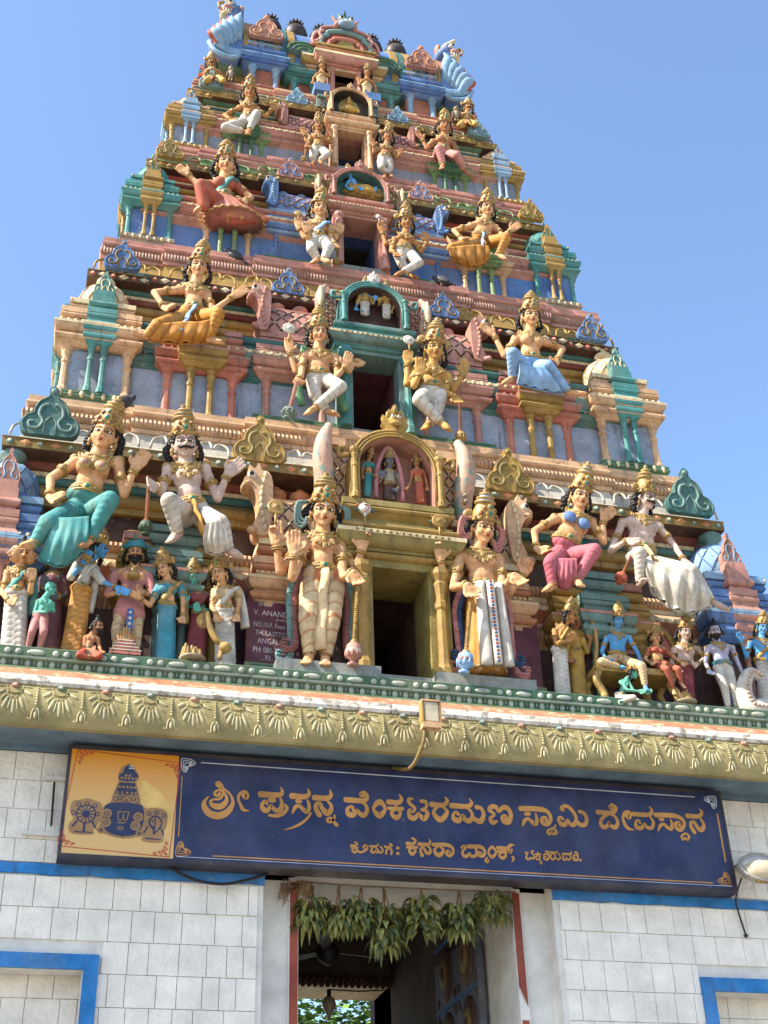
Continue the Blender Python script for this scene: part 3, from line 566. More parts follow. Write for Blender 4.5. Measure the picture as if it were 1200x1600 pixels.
# horned blue beasts rearing at both ends of the ridge
def ridge_beast(s):
    g = G(); x0 = s*1.28; y = YC; kz = .8
    sil = cr([(-.12, -.15), (.02, -.18), (.22, -.12), (.36, .1), (.33, .12), (.22, .02), (.16, .2), (.17, .5), (.1, .8), (.06, 1.05), (.0, 1.12), (-.05, .9), (-.1, .6), (-.16, .25)], 4, True)
    sil = [(a*.72, b*kz) for a, b in sil]; g.poly([(x0+s*a, y-.62, zr+.02+b) for a, b in sil], (0, .1, 0), 'blue')
    g.poly([(x0+s*a*.9, y-.52, zr+.02+b) for a, b in sil], (0, 1.0, 0), 'lblue'); g.poly([(x0+s*a, y+.48, zr+.02+b) for a, b in sil], (0, .1, 0), 'blue')
    for k in range(16): q = k/15; g.tube([(x0+s*(-.1+.3*q), y-.63, zr-.08+.1*q*q), (x0+s*(-.07+.25*q), y-.64, zr+.03+.1*q*q)], .014, 'lblue', 5)
    g.tube(cr([(x0+s*.26, y-.6, zr+.12), (x0+s*.18, y-.63, zr-.06), (x0+s*.02, y-.63, zr-.12), (x0-s*.09, y-.63, zr-.06)], 5), .03, 'lblue', 8)
    ob = g.build('ridge_beast', TOWER)
    for k in range(5):                                       # flame feathers fanned above the crescent
        g = G(); a = R(92-12*k); bx, bz = x0+s*(-.06+.04*k), zr+.3-.05*k; L5 = .33-.03*k
        pts = cr([(bx, y-.6, bz-.08), (bx+s*math.cos(a)*L5*.35+s*.015, y-.67, bz+math.sin(a)*L5*.35), (bx+s*math.cos(a)*L5*.7+s*.02, y-.69, bz+math.sin(a)*L5*.7), (bx+s*math.cos(a)*L5, y-.66, bz+math.sin(a)*L5+.03)], 5); N = len(pts)
        g.tube(pts, [.052*(.75+.6*math.sin(min(1, i/N*1.3)*math.pi))*(1-(i/N)**3*.9) for i in range(N)], 'lblue', 9, flat=.8)
        g.tube([(p[0]+s*.03, p[1]+.03, p[2]-.01) for p in pts], [.05*(1-(i/N)**3*.9) for i in range(N)], 'red', 7); g.build('flame_feather', ob)
    g = G(); q_ = .72; hx, hz = x0-s*.02, zr+.8
    g.ell((hx, y-.45, hz), (.16, .2, .14), 'blue'); g.ell((hx+s*.14, y-.55, hz-.05), (.12, .12, .07), 'rose'); g.ell((hx+s*.14, y-.55, hz-.16), (.11, .1, .045), 'cream')
    g.ell((hx+s*.08, y-.62, hz+.07), .045, 'white'); g.ell((hx+s*.1, y-.655, hz+.07), .022, 'black'); pts = cr([(hx, y-.5, hz+.08), (hx+s*.02, y-.5, hz+.22), (hx+s*.13, y-.52, hz+.34), (hx+s*.2, y-.53, hz+.42)], 5)
    g.tube(pts, [.07-.0028*i for i in range(len(pts))], 'cream', 8); g.ell((hx-s*.1, y-.5, hz+.14), (.05, .06, .12), 'orange'); g.tube(cr([(hx+s*.26, y-.6, hz-.06), (hx+s*.28, y-.6, hz+.05), (hx+s*.2, y-.6, hz+.1)], 4), .02, 'gold', 6)
    for j in range(4): g.cap((hx+s*(.08+.04*j), y-.63, hz-.1), (hx+s*(.08+.04*j), y-.64, hz-.15), .014, .004, 'white', 6)
    g.v = [(hx+(v[0]-hx)*q_, v[1], hz+(v[2]-hz)*q_) for v in g.v]; g.build('beast_head', ob)
for s in (-1, 1): ridge_beast(s)
# ------------------------------------------------------------------ gatehouse under the tower
P['passagedark'] = paint('passage_shade_dark', '3a2e28', .9, .5); P['blockw'] = paint('white_block', 'ded7cb', .9, .12, 1., 1., var=.9, bd=.014, bs=38)  # passage surfaces get a dark brown colour that paints in the interior shade
P['plasterw'] = paint('white_plaster', 'cdc9c0', .85, .15, .8, 1., var=.88, bd=.008)
P['bandblue'] = paint('band_blue', '1a74b4', .55, .6, .4, 1.5)
P['soffit'] = paint('soffit_grey', '5d7585', .7, .35)
P['kapota'] = paint('kapota_olive', '8f8152', .65, .35)
P['petal'] = paint('petal_cream', 'b0a67f', .6, .3)
P['ridgew'] = paint('ridge_white', 'd0c7b8', .8, 1., .6, 1.6, alt='8c8275')
P['ridger'] = paint('ridge_brown', 'ab6a48', .8, .8, .6, 1.6, alt='bf9a7c')
P['ledgeg'] = paint('ledge_green', '35583d', .6, .8)
P['ledgew'] = paint('ledge_disc', 'a3a798', .6, .8)
P['redoxide'] = paint('red_oxide', '8a3a26', .55, .4)
GATE = thing('gatehouse', 'white block-walled gatehouse with blue bands, tall doorway and olive flowered cornice', 'gatehouse', (0, 1.5, 0))
rng = random.Random(3)
def courses(g, x0, x1, z0, z1, y, holes=(), dz=.186, out=.0):
    z = z1
    while z > z0+.02:
        zb = max(z0, z-dz); x = x0+rng.uniform(-.15, 0)
        while x < x1:
            wd = rng.choice((.1, .12, .135, .15, .165, .18, .2)); a, b = max(x, x0), min(x+wd, x1); x += wd
            segs = [(a, b)]
            for hx0, hx1, hz0, hz1 in holes:
                if zb < hz1 and z > hz0:
                    segs = [s for p, q in segs for s in ((p, min(q, hx0)), (max(p, hx1), q)) if s[1]-s[0] > .02]
            for p, q in segs:
                top = z
                for hx0, hx1, hz0, hz1 in holes:
                    if q > hx0 and p < hx1 and zb < hz0 < z: top = z
                d = y-out-rng.uniform(.0, .004); gp = .0005; bv = .0018
                vs = [(p+gp, y+.01, zb+gp), (q-gp, y+.01, zb+gp), (q-gp, y+.01, top-gp), (p+gp, y+.01, top-gp), (p+gp+bv, d, zb+gp+bv), (q-gp-bv, d, zb+gp+bv), (q-gp-bv, d, top-gp-bv), (p+gp+bv, d, top-gp-bv)]
                g.add(vs, [(4, 5, 6, 7), (0, 1, 5, 4), (1, 2, 6, 5), (2, 3, 7, 6), (3, 0, 4, 7)], 'blockw')
        z = zb
HW = 6.2; NI = (1.92, 3.1, 1.2, 3.69)      # wall half width; niche x0, x1, z0, z1
for s in (-1, 1):
    g = G(); x = lambda a, b: sorted((s*a, s*b))
    a, b = x(.956, NI[0]+.005); g.box(a, b, .01, 4.1, 0, 4.15, 'plasterw'); a, b = x(NI[1]-.005, HW); g.box(a, b, .01, 4.1, 0, 4.15, 'plasterw')
    a, b = x(NI[0]+.005, NI[1]-.005); g.box(a, b, .01, 4.1, NI[3]-.005, 4.15, 'plasterw'); g.box(a, b, .2, 4.1, 0, NI[3]-.005, 'plasterw'); g.box(a, b, .01, .2, 0, NI[2], 'plasterw')
    a, b = x(.956, HW); g.box(a, b, .01, 4.1, 4.15, 4.93, 'plasterw')
    h = [(min(s*NI[0], s*NI[1]), max(s*NI[0], s*NI[1]), NI[2], NI[3])]
    a, b = x(.99, HW-.02); courses(g, a, b, .3, 4.145, 0, h); courses(g, a, b, 4.225, 4.925, 0)
    courses(g, h[0][0]+.01, h[0][1]-.01, NI[2], NI[3]-.02, .19)
    wl = g.build('block_wall', GATE)
    g = G(); a, b = x(.95, HW); n_ = 60; zt_ = [4.218+rng.uniform(-.004, .004) for _ in range(n_+1)]; zb_ = [4.155+rng.uniform(-.005, .005) for _ in range(n_+1)]
    vs = [(a+(b-a)*i/n_, yy, zz) for yy in (-.008, .02) for zl in (zb_, zt_) for i, zz in enumerate(zl)]; m_ = n_+1; g.add(vs, [q for i in range(n_) for q in ((i, i+1, m_+i+1, m_+i), (i, 2*m_+i, 2*m_+i+1, i+1), (m_+i, m_+i+1, 3*m_+i+1, 3*m_+i))], 'bandblue'); g.build('blue_band', GATE)
    g = G(); f = .085
    a, b = x(NI[0], NI[0]+f); g.box(a, b, -.025, .19, NI[2], NI[3], 'bandblue'); a, b = x(NI[1]-f, NI[1]); g.box(a, b, -.025, .19, NI[2], NI[3], 'bandblue')
    a, b = x(NI[0]+f, NI[1]-f); g.box(a, b, -.023, .005, NI[3]-f, NI[3], 'bandblue'); g.box(a, b, .007, .18, NI[3]-f*.9, NI[3]-.001, 'plasterw'); g.box(a, b, -.023, .19, NI[2], NI[2]+f, 'bandblue')
    a, b = x(NI[0]+f, NI[0]+f+.004); g.box(a, b, -.005, .18, NI[2]+f, NI[3]-f, 'plasterw')
    g.build('niche_frame', GATE)
    g = G(); a, b = x(.735, .96); g.box(a, b, .14, 1.0, 0, 4.6, 'plasterw'); g.build('jamb', GATE)
    g = G(); a, b = x(.712, .775); g.box(a, b, .118, .16, 0, 4.25, 'plasterw'); a, b = x(.716, .766); g.box(a, b, .112, .14, 3.62 if s > 0 else 0, 4.22, 'redoxide')
    if s > 0: g.add([(.718, .1119, 3.62), (.766, .1119, 3.62), (.766, .1119, 3.5)], [(0, 1, 2)], 'redoxide'); g.box(.72, .764, .113, .13, 3.2, 3.42, 'redoxide')
    g.build('door_frame', GATE)
    g = G(); a, b = x(.72, 2.2); g.box(a, b, 1.0, 4.05, 0, 4.75, 'passagedark'); g.build('passage_wall', GATE)
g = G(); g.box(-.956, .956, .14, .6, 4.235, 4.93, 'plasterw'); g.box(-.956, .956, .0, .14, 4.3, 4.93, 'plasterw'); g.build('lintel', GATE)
g = G(); g.box(-.956, .956, .6, 3.9, 4.75, 4.9, 'passagedark'); g.build('passage_ceiling', GATE)
g = G(); g.box(-1, 1, 3.32, 3.9, 4.4, 4.76, 'cream'); g.box(-1, 1, 3.3, 3.319, 4.42, 4.76, 'passagedark'); g.box(.745, 1, 3.29, 3.309, 0, 4.42, 'passagedark'); g.box(-1., -.72, 3.31, 3.89, 0, 4.4, 'plasterw'); g.box(.72, 1., 3.31, 3.89, 0, 4.4, 'plasterw'); g.build('rear_arch', GATE)
g = G()
for i in range(30): xx = -.76+1.56*i/29; g.cap((xx, 3.26, 4.37), (xx+.035, 3.25, 4.42), .022, .022, 'brown', 6)
for i in range(30):
    for sx in (-.76, .79): g.cap((sx, 3.26, 4.36-.05*i), (sx+.03, 3.25, 4.33-.05*i), .022, .022, 'brown', 6)
g.build('rope_border', GATE)
g = G(); g.box(-HW, HW, -.03, 4.0, 4.931, 5.3, 'soffit'); g.box(-HW, HW, -.40, .02, 4.96, 5.22, 'soffit'); g.build('roof_slab', GATE)
# olive cornice with flower relief, then the sloping ridge and the dotted ledge
KP = cr([(-.43, 4.93), (-.448, 4.99), (-.45, 5.06), (-.44, 5.13), (-.42, 5.19)], 4)
g = G(); L_ = HW
g.add([(x, p[0], p[1]) for x in (-L_, L_) for p in KP], [(i, len(KP)+i, len(KP)+i+1, i+1) for i in range(len(KP)-1)], 'kapota', True)
g.box(-L_, L_, -.428, -.38, 4.92, 5.0, 'kapota'); g.box(-L_, L_, -.38, -.36, 4.95, 5.18, 'kapota')
def kp(x, t, o=.004): p = KP[0]+(KP[-1]-KP[0])*t; y = float(np.interp(p[1], [q[1] for q in KP], [q[0] for q in KP])); return Vector((x, y-o, p[1]))
per = .272; n = int(3.6/per)
for i in range(-n-1, n+1):
    cx = (i+.5)*per; H = .26
    for k in range(-5, 6):
        a = k*R(17.5); rr0, rr1 = (.1, .2) if k % 2 == 0 else (.1, .185)
        p0, p1 = kp(cx+math.sin(a)*rr0*.56, .93-math.cos(a)*rr0/H), kp(cx+math.sin(a)*rr1*.56, .93-math.cos(a)*rr1/H)
        d = (p1-p0); ln = d.length; d.normalize(); side = d.cross(Vector((0, 1, 0))).normalized()
        g.ell((p0+p1)/2, (.0105*rng.uniform(.85, 1.1) if k % 2 == 0 else .004, .003, ln*.5*rng.uniform(.85, 1.05)), 'petal', (side, Vector((0, 1, 0)), d), 8, 5)
        if k % 2: g.ell(kp(cx+math.sin(a)*.05, .93-math.cos(a)*.085/H), .005, 'petal', n=6, m=4)
    g.tube([kp(cx+.045*math.sin(q), .88-.045*math.cos(q)/H) for q in [R(-80+16*j) for j in range(11)]], .004, 'kapota', 5)
    g.ell(kp(cx, .93), (.026, .02, .017), 'greyteal' if i % 2 else 'rose', n=10); g.ell(kp(cx, .93, .016), (.012, .01, .009), 'cream', n=8)
    mx = cx+per/2
    for k in range(7): g.ell(kp(mx, .9-.075*k), (.006+.0005*k,)*3, 'petal', n=6, m=4)
    g.ell(kp(mx, .2), (.011, .007, .03), 'petal', n=8); 
    for sg in (-1, 1): g.tube([kp(mx+sg*q[0], q[1]) for q in cr([(.008, .34), (.02, .25), (.024, .1), (.036, .08), (.04, .12)], 3)], .0045, 'petal', 5)
g.build('flower_cornice', GATE)
g = G()
g.sweep([(-L_, 4.4), (-L_, -.4), (L_, -.4), (L_, 4.4)], [(-.08, 5.175, 'ridgew'), (.03, 5.188, 'ridgew'), (.036, 5.21, 'ridgew'), (.02, 5.258, 'ridgew'), (-.025, 5.3, 'ridger'), (-.08, 5.345, 'ridger'), (-.12, 5.368, 'ledgeg'), (-.185, 5.41, 'ledgeg'), (-.3, 5.412, 'ledgeg')], capz=0)
g.build('roof_ridge', GATE)
g = G(); LY = -.2
g.sweep([(-L_, 4.3), (-L_, LY), (L_, LY), (L_, 4.3)], [(-.15, 5.4, 'ledgeg'), (-.035, 5.4, 'ledgeg'), (-.02, 5.475, 'ledgeg'), (-.0, 5.478, 'ledgew'), (.004, 5.49, 'ledgew'), (-.008, 5.492, 'ledgeg'), (-.008, 5.56, 'ledgeg'), (-.02, 5.568, 'greyteal'), (-.6, 5.57, 'greyteal')], capz=0)
g.box(-L_, L_, .2, 4.0, 5.3, 5.575, 'ledgeg')
x = -3.6; k = 0
while x < 3.6:
    if k % 3 == 2: g.ell((x+.065, LY+.008, 5.526), (.058, .009, .02), 'ledgew', n=12, m=5); x += .165
    else: g.ell((x+.025, LY+.008, 5.526), (.022, .009, .022), 'ledgew', n=10, m=5); x += .068
    k += 1
for i in range(96):
    x = -3.6+7.2*i/95; g.ell((x, LY+.024, 5.45), (.02, .012, .026), 'ledgew', n=8, m=5)
    g.ell((x+.038, LY+.022, 5.455), (.004, .006, .016), 'ledgew', n=6, m=4)
g.build('dotted_ledge', GATE)
for s in (-1, 1):
    g = G(); a, b = sorted((s*.2, s*.93)); g.box(a, b, -.16, .2, 5.577, 5.66, 'tiefloor'); g.box(a+.02, b-.02, -.13, .2, 5.55, 5.577, 'black'); g.build('guardian_slab', GATE)
    g = G(); a, b = sorted((s*1.0, s*2.5)); g.box(a, b, .02, .3, 5.572, 5.6, 'dust'); g.build('floor_step', GATE)
# carved door leaf standing open in the passage
g = G(); P['doorblue'] = paint('door_panel', '4c5262', .6, .8)
g.box(.655, .705, .75, 1.75, .05, 4.15, 'doorblue')
for c in range(2):
    for r_ in range(9):
        yc, zc = .98+.5*c, .35+.46*r_
        g.ell((.652, yc, zc), (.022, .17, .2), 'brown', n=14); g.ell((.64, yc, zc), (.018, .1, .12), 'dgold', n=12); g.ell((.63, yc, zc), (.015, .05, .06), 'brown')
        for sg in (-1, 1):
            for sz in (-1, 1): g.ell((.652, yc+sg*.2, zc+sz*.17), (.01, .022, .035), 'brown', n=6)
for r_ in range(10): g.box(.645, .66, .76, 1.74, .1+.46*r_, .125+.46*r_, 'dblue')
g.build('door_leaf', GATE)
# maroon panel with the builder's painted address, worn
def text(g, s, x, y, z, size, mat, sq=1., rot=0.):
    c = bpy.data.curves.new('t', 'FONT'); c.body = s; c.size = size; c.resolution_u = 2
    o = bpy.data.objects.new('t', c); COL.objects.link(o); bpy.context.view_layer.update()
    me = o.evaluated_get(bpy.context.evaluated_depsgraph_get()).to_mesh()
    ca, sa = math.cos(rot), math.sin(rot)
    vs = [(x+(v.co.x*ca-v.co.y*sa)*sq, y, z+(v.co.x*sa+v.co.y*ca)) for v in me.vertices]
    g.add(vs, [list(p.vertices) for p in me.polygons], mat)
    o.evaluated_get(bpy.context.evaluated_depsgraph_get()).to_mesh_clear(); bpy.data.objects.remove(o); bpy.data.curves.remove(c)
P['chalk'] = paint('worn_white_paint', 'c9b9b4', .7, 1.)
P['panelm'] = paint('panel_maroon', '5b2631', .6, .5)
for s in (-1, 1):
    g = G(); a, b = sorted((s*.56, s*1.1)); g.box(a, b, .125, .2, 5.74, 6.33, 'panelm')
    g.box(a-.01, b+.01, .09, .2, 5.70, 5.735, 'lgreen'); g.box(a-.01, b+.01, .07, .2, 5.66, 5.698, 'salmon')
    pn = g.build('inscription_panel' if s < 0 else 'back_panel', TOWER)
    if s < 0:
        x0 = -1.05
        for tx, dx, z, sz, sq in (('SHILP.', .03, 6.205, .05, .9), ('V. ANANDAN.', .0, 6.13, .062, .85), ('(R.ACI)', .16, 6.093, .026, 1), ('NO.10-P. Foun ROAD', .0, 6.035, .058, .63), ('THULASITTOTTAM', .015, 5.97, .055, .66), ('ANGALORE.53', .03, 5.905, .062, .75), ('PH: 080-2225344 6', .0, 5.835, .062, .68), ('...93.. 9  1A396', .06, 5.775, .058, .7)):
            g = G(); text(g, tx, x0+dx, .122, z, sz, 'chalk', sq, R(-1)); g.build('painted_line', pn)
# ------------------------------------------------------------------ signboard
P['navy'] = paint('sign_navy', '20294f', .32, .22, .05); P['frame'] = paint('sign_frame', '2a2530', .4, .5); P['ochre'] = paint('sign_ochre', 'b8823f', .4, .15, .05); P['signw'] = paint('sign_white', 'b9bcc4', .4, .2, .05)
P['tan'] = paint('emblem_tan', '98734a', .5, .2, .05); P['redline'] = paint('emblem_red', 'b4402a', .5, .2, .05); P['peel'] = paint('emblem_peeled', 'd3ae62', .4, .15, .05)
def gradmat():
    m = bpy.data.materials.new('emblem_orange'); m.use_nodes = True; n = m.node_tree; b = n.nodes['Principled BSDF']; b.inputs['Roughness'].default_value = .4
    g = n.nodes.new('ShaderNodeNewGeometry'); sx = n.nodes.new('ShaderNodeSeparateXYZ'); n.links.new(g.outputs['Position'], sx.inputs[0])
    r = n.nodes.new('ShaderNodeMapRange'); r.inputs[1].default_value = 4.5; r.inputs[2].default_value = 4.9; n.links.new(sx.outputs[2], r.inputs[0])
    x = n.nodes.new('ShaderNodeMix'); x.data_type = 'RGBA'; x.inputs[6].default_value = (*lin('cfa868'), 1); x.inputs[7].default_value = (*lin('d48a1c'), 1)
    n.links.new(r.outputs[0], x.inputs[0]); n.links.new(x.outputs[2], b.inputs['Base Color']); return m
P['emblemo'] = gradmat()                                     # the board is printed orange fading to cream
SY = -.15
SIGN = thing('temple_signboard', 'long navy temple signboard with ochre Kannada lettering and an orange emblem panel', 'signboard', (0, -.08, 4.225))
g = G(); g.box(-2.212, 2.212, SY+.004, .0, 4.226, 4.918, 'frame'); g.box(-2.225, 2.225, SY-.004, -.02, 4.905, 4.93, 'frame'); g.box(-2.225, 2.225, SY-.004, -.02, 4.215, 4.24, 'frame')
for s in (-1, 1): a, b = sorted((s*2.205, s*2.225)); g.box(a, b, SY-.004, -.02, 4.24, 4.905, 'frame')
g.build('frame', SIGN)
g = G(); g.box(-1.541, 2.205, SY, SY+.004, 4.24, 4.905, 'navy'); nv = g.build('name_panel', SIGN)
g = G(); g.box(-2.205, -1.541, SY-.001, SY+.004, 4.24, 4.905, 'emblemo'); ep_ = g.build('emblem_panel', SIGN)
def ribbon(g, pts, mat, y=SY-.004, t=.003):                  # pts (x, z, width) metres
    P3 = cr(pts, 5) if len(pts) > 2 else [np.array(p, float) for p in pts]
    N = len(P3); Lf = []; Rt = []
    for i, p in enumerate(P3):
        d = P3[min(i+1, N-1)][:2]-P3[max(i-1, 0)][:2]; d = d/max(1e-9, np.hypot(*d)); nn = np.array((-d[1], d[0]))*max(.0008, p[2]/2)
        Lf.append(p[:2]+nn); Rt.append(p[:2]-nn)
    v = []
    for a in Lf+Rt: v.append((a[0], y, a[1]))
    for a in Lf+Rt: v.append((a[0], y+t, a[1]))
    f = [(i, i+1, N+i+1, N+i) for i in range(N-1)]+[(i, i+1, 2*N+i+1, 2*N+i) for i in range(N-1)]+[(N+i, N+i+1, 3*N+i+1, 3*N+i) for i in range(N-1)]
    g.add(v, f, mat)
    for ei, p in enumerate((P3[0], P3[-1])):
        if p[2] > .004 and not (ei and abs(P3[0]-p).sum() < .002): g.poly([(p[0]+p[2]/2*math.cos(q), y-.0002-.00013*ei, p[1]+p[2]/2*math.sin(q)) for q in [6.283*k/12 for k in range(12)]], (0, t, 0), mat)
SD = """-1345,646,9 -1367,615,21 -1368,586,32 -1346,550,39 -1313,531,42 -1273,528,42 -1234,545,39 -1203,580,32 -1189,619,21 -1198,656,15 -1219,684,12 -1248,705,10|-1256,703,10 -1273,714,18 -1296,734,18 -1286,747,14 -1270,736,16 -1254,709,14 -1252,686,13 -1258,656,14 -1278,636,16 -1310,632,13 -1329,618,18 -1320,597,25 -1292,587,35 -1260,591,37 -1233,620,28 -1230,650,18 -1245,682,12|-1260,690,10 -1284,694,13 -1306,678,14 -1301,662,18 -1283,659,18 -1275,672,18|-1125,674,28 -1104,658,28 -1101,684,23 -1122,697,18 -1150,676,16 -1155,642,16 -1139,605,18 -1122,577,21 -1086,571,5|-1013,686,38 -900,688,32 -876,710,22 -884,739,8|-971,624,16 -986,643,19 -1004,617,22 -994,588,32 -970,582,30 -945,616,16 -935,602,22 -908,584,30 -882,600,30 -878,640,22 -885,664,16|-952,651,30 -931,652,30|-856,626,16 -845,602,22 -870,567,24 -912,550,22 -955,551,16|-811,688,38 -731,688,32 -701,711,22 -709,741,8|-777,655,27 -761,655,27|-808,575,11 -793,611,24 -769,625,22 -745,609,24 -719,588,27 -702,612,24 -704,646,19 -712,666,11|-690,580,13 -716,542,15 -759,505,16 -811,478,11 -863,460,3|-665,686,35 -585,688,32 -558,711,24 -565,743,8|-634,574,32 -651,600,30 -658,634,24 -634,651,24 -614,617,27 -585,590,38 -561,606,30 -558,641,22 -580,669,16|-537,578,11 -537,558,15 -561,532,16 -583,535,16 -578,555,15 -552,555,15 -537,528,19 -523,515,24|-458,686,35 -342,688,30 -319,721,22 -340,745,19 -361,728,24 -346,721,22|-412,619,19 -421,643,19 -451,627,19 -444,592,32 -412,589,32 -387,623,13 -373,602,27 -344,589,30 -321,625,24 -332,662,19 -352,671,13|c-237,686,35 -201,643,19 -240,595,38 -278,638,19|-177,690,32 -112,690,30 -89,716,22 -101,745,8|-176,647,23 -86,650,23|-128,683,16 -129,647,16|c-126,647,22 -100,619,19 -128,587,32 -160,615,19|-13,721,11 -38,717,24 -34,686,22 -3,661,19 -17,632,19 -36,648,16 -45,623,22 -31,593,32 -1,595,30 21,627,13 35,607,27 59,591,32 84,626,24 67,650,22 47,651,22|47,651,19 76,671,19 75,706,22 45,709,24|114,692,35 193,693,29 222,724,23 209,747,9|c173,685,14 217,647,23 168,592,35 125,641,23|250,693,35 357,695,29 389,718,22 377,748,9|293,635,20 278,651,17 257,630,20 264,601,32 296,595,32 323,635,14 335,605,29 367,597,32 389,631,23 377,668,17 356,680,12|388,625,23 412,605,29 444,599,35 467,646,24 453,687,23 423,693,29|555,606,14 527,596,32 512,622,23 542,651,17 511,677,26 524,702,29 557,702,29 574,670,14 601,699,29 635,701,32 657,658,26 638,608,35 605,606,29 596,638,23 619,645,20 623,623,20|730,704,33 864,708,33 921,690,25 936,643,23 908,607,28 875,615,25 875,644,23 898,650,25 903,633,23|763,669,24 785,670,24|734,587,10 749,621,23 775,637,20 797,620,23 822,602,28 837,632,23 832,674,10|966,606,10 955,587,15 929,575,13 908,565,15 906,546,18 923,542,18 935,559,11 943,543,18 963,549,18 962,568,15 946,577,13|1033,721,15 1034,709,15 1016,722,18 1035,740,20 1070,738,25 1101,706,23 1118,664,20 1101,619,28 1071,617,25 1055,650,10 1036,615,28 1006,613,28 990,646,20 1007,661,18 1023,648,18|1118,639,23 1145,617,28 1180,624,28 1193,668,23 1175,701,25 1148,709,23|1280,714,31 1381,716,29 1417,752,22 1389,772,19 1374,753,22 1389,748,19|1364,707,15 1319,685,22 1290,643,23 1309,611,29 1342,627,22 1353,650,12 1361,625,23 1395,616,29 1415,650,22 1401,691,19 1364,705,12|1485,707,29 1505,690,27 1514,724,23 1483,726,22 1459,691,19 1464,646,22 1487,614,22 1528,605,4|1540,717,31 1650,719,27 1680,750,19 1667,775,8|1579,657,17 1570,675,17 1548,659,17 1551,625,27 1585,624,27 1613,655,12 1625,630,23 1660,628,25 1678,667,20 1663,700,15|1702,721,31 1840,724,31 1896,703,25 1906,666,22 1872,626,26 1842,639,23 1843,669,22 1868,675,23 1869,656,20|1731,691,22 1750,692,22|1704,610,9 1726,647,22 1755,658,20 1775,639,22 1801,629,26 1815,664,22 1808,697,9|c1903,602,14 1928,585,14 1912,561,17 1898,572,11 1880,560,17 1872,581,14|1941,730,32 2025,732,28 2054,762,20 2042,784,8|1973,617,27 1958,646,23 1956,680,20 1982,689,22 2000,656,25 2028,636,32 2054,671,22 2037,712,15|-430,386,12 -400,387,11 -392,403,9 -407,409,7|-427,373,10 -391,373,10|-408,385,7 -409,372,7|c-409,372,9 -393,357,9 -409,343,12 -423,357,9|-391,354,9 -368,345,10 -342,357,10 -325,371,9 -334,393,10 -351,382,9 -342,370,9|-308,388,12 -268,389,11 -254,404,7|-292,379,9 -302,356,10 -286,347,10 -276,360,7 -263,348,10 -256,365,9 -272,380,7|-256,365,7 -240,349,10 -224,366,9 -239,389,9|-209,390,12 -179,391,10 -163,403,9 -178,410,9|-204,345,10 -199,371,10 -179,382,10 -166,366,10 -170,345,10|-127,386,15 -124,387,15|-128,351,15 -126,351,15|-61,421,18 -24,420,16 -6,445,12 -26,456,12|-61,396,15 -1,398,15|-31,417,10 -32,397,10|c-28,394,12 -9,375,11 -31,354,18 -51,373,11|16,420,19 74,420,18 92,441,10 86,454,6|33,348,18 24,374,13 29,394,12 46,395,13 64,366,16 85,367,16 89,394,12 73,411,10|111,422,19 203,425,19 239,406,15 241,376,13 219,355,16 196,367,13 207,387,13 220,378,10|c148,414,10 177,386,15 145,355,22 116,382,15|300,414,12 317,428,12 326,412,12 307,391,12 309,364,15 332,358,17 353,382,8 364,360,15 396,369,15 399,408,12 380,426,10|348,424,20 424,426,20 454,407,15 452,376,15 431,363,15 408,374,13 417,390,12 433,383,10|471,358,7 457,338,12 468,327,12 477,339,10|c508,430,15 533,396,11 503,363,17 481,393,11|548,426,19 608,427,17 635,452,12 659,450,7|548,401,15 602,402,15|580,422,10 578,402,10|c580,399,12 600,380,12 575,360,17 554,378,12|646,449,8 624,428,12 630,398,14 644,422,8|644,371,12 651,360,12 637,340,5|735,403,8 752,408,8 742,388,8 738,368,10 756,362,10 769,374,7 784,367,10 794,387,8 780,406,8 781,418,8 792,418,7|804,399,8 840,400,8|821,412,7 819,388,7|c819,391,8 834,378,8 816,363,10 804,376,8|828,362,7 839,351,8 830,338,8 842,339,7|860,395,8 881,404,8 896,389,8 886,367,10 865,368,10 859,383,8 875,384,7|875,419,8 891,420,8 896,401,8|903,417,10 948,417,8 957,428,5|c925,410,8 941,391,8 921,369,11 906,389,8|940,383,8 960,371,10 976,389,8 964,412,8|993,411,12 1050,413,10 1056,429,5|999,398,8 991,378,10 1009,371,10 1019,388,7 1029,373,10 1047,385,9 1047,405,7|1065,398,8 1085,411,8 1100,396,8 1091,374,10 1070,375,10 1064,386,8 1081,391,7|1079,426,8 1096,427,8 1100,408,8|1113,375,13 1116,375,13"""
WORDS = [(0, 4), (4, 15), (15, 30), (30, 36), (36, 47), (47, 59), (59, 67), (67, 77), (77, 92)]
for wi, (i0, i1) in enumerate(WORDS):
    g = G()
    for i, st in enumerate(SD.split('|')[i0:i1]):
        cl = st[0] == 'c'; pts = [[float(v)/1000 for v in p.split(',')] for p in st.lstrip('c').split(' ')]
        for p in pts: p[1] += 4.0; p[2] *= 1.08 if wi < 5 else 1.35
        if cl: pts = [np.array(p) for p in cr(pts, 6, True)]+[pts[0]]
        ribbon(g, pts, 'ochre', SY-.004-.00012*(i % 9))
    g.build('title_word' if wi < 5 else 'donor_word', nv)
g = G()
for (a, b, c, d, m) in ((-1.40, 2.02, 4.868, 4.874, 'signw'), (-1.30, 2.05, 4.268, 4.275, 'ochre'), (-1.52, 2.19, 4.254, 4.257, 'signw')): g.box(a, b, SY-.0025, SY+.001, c, d, m)
g.box(-1.518, -1.512, SY-.0025, SY+.001, 4.38, 4.77, 'ochre'); g.box(2.165, 2.176, SY-.0025, SY+.001, 4.42, 4.76, 'ochre')
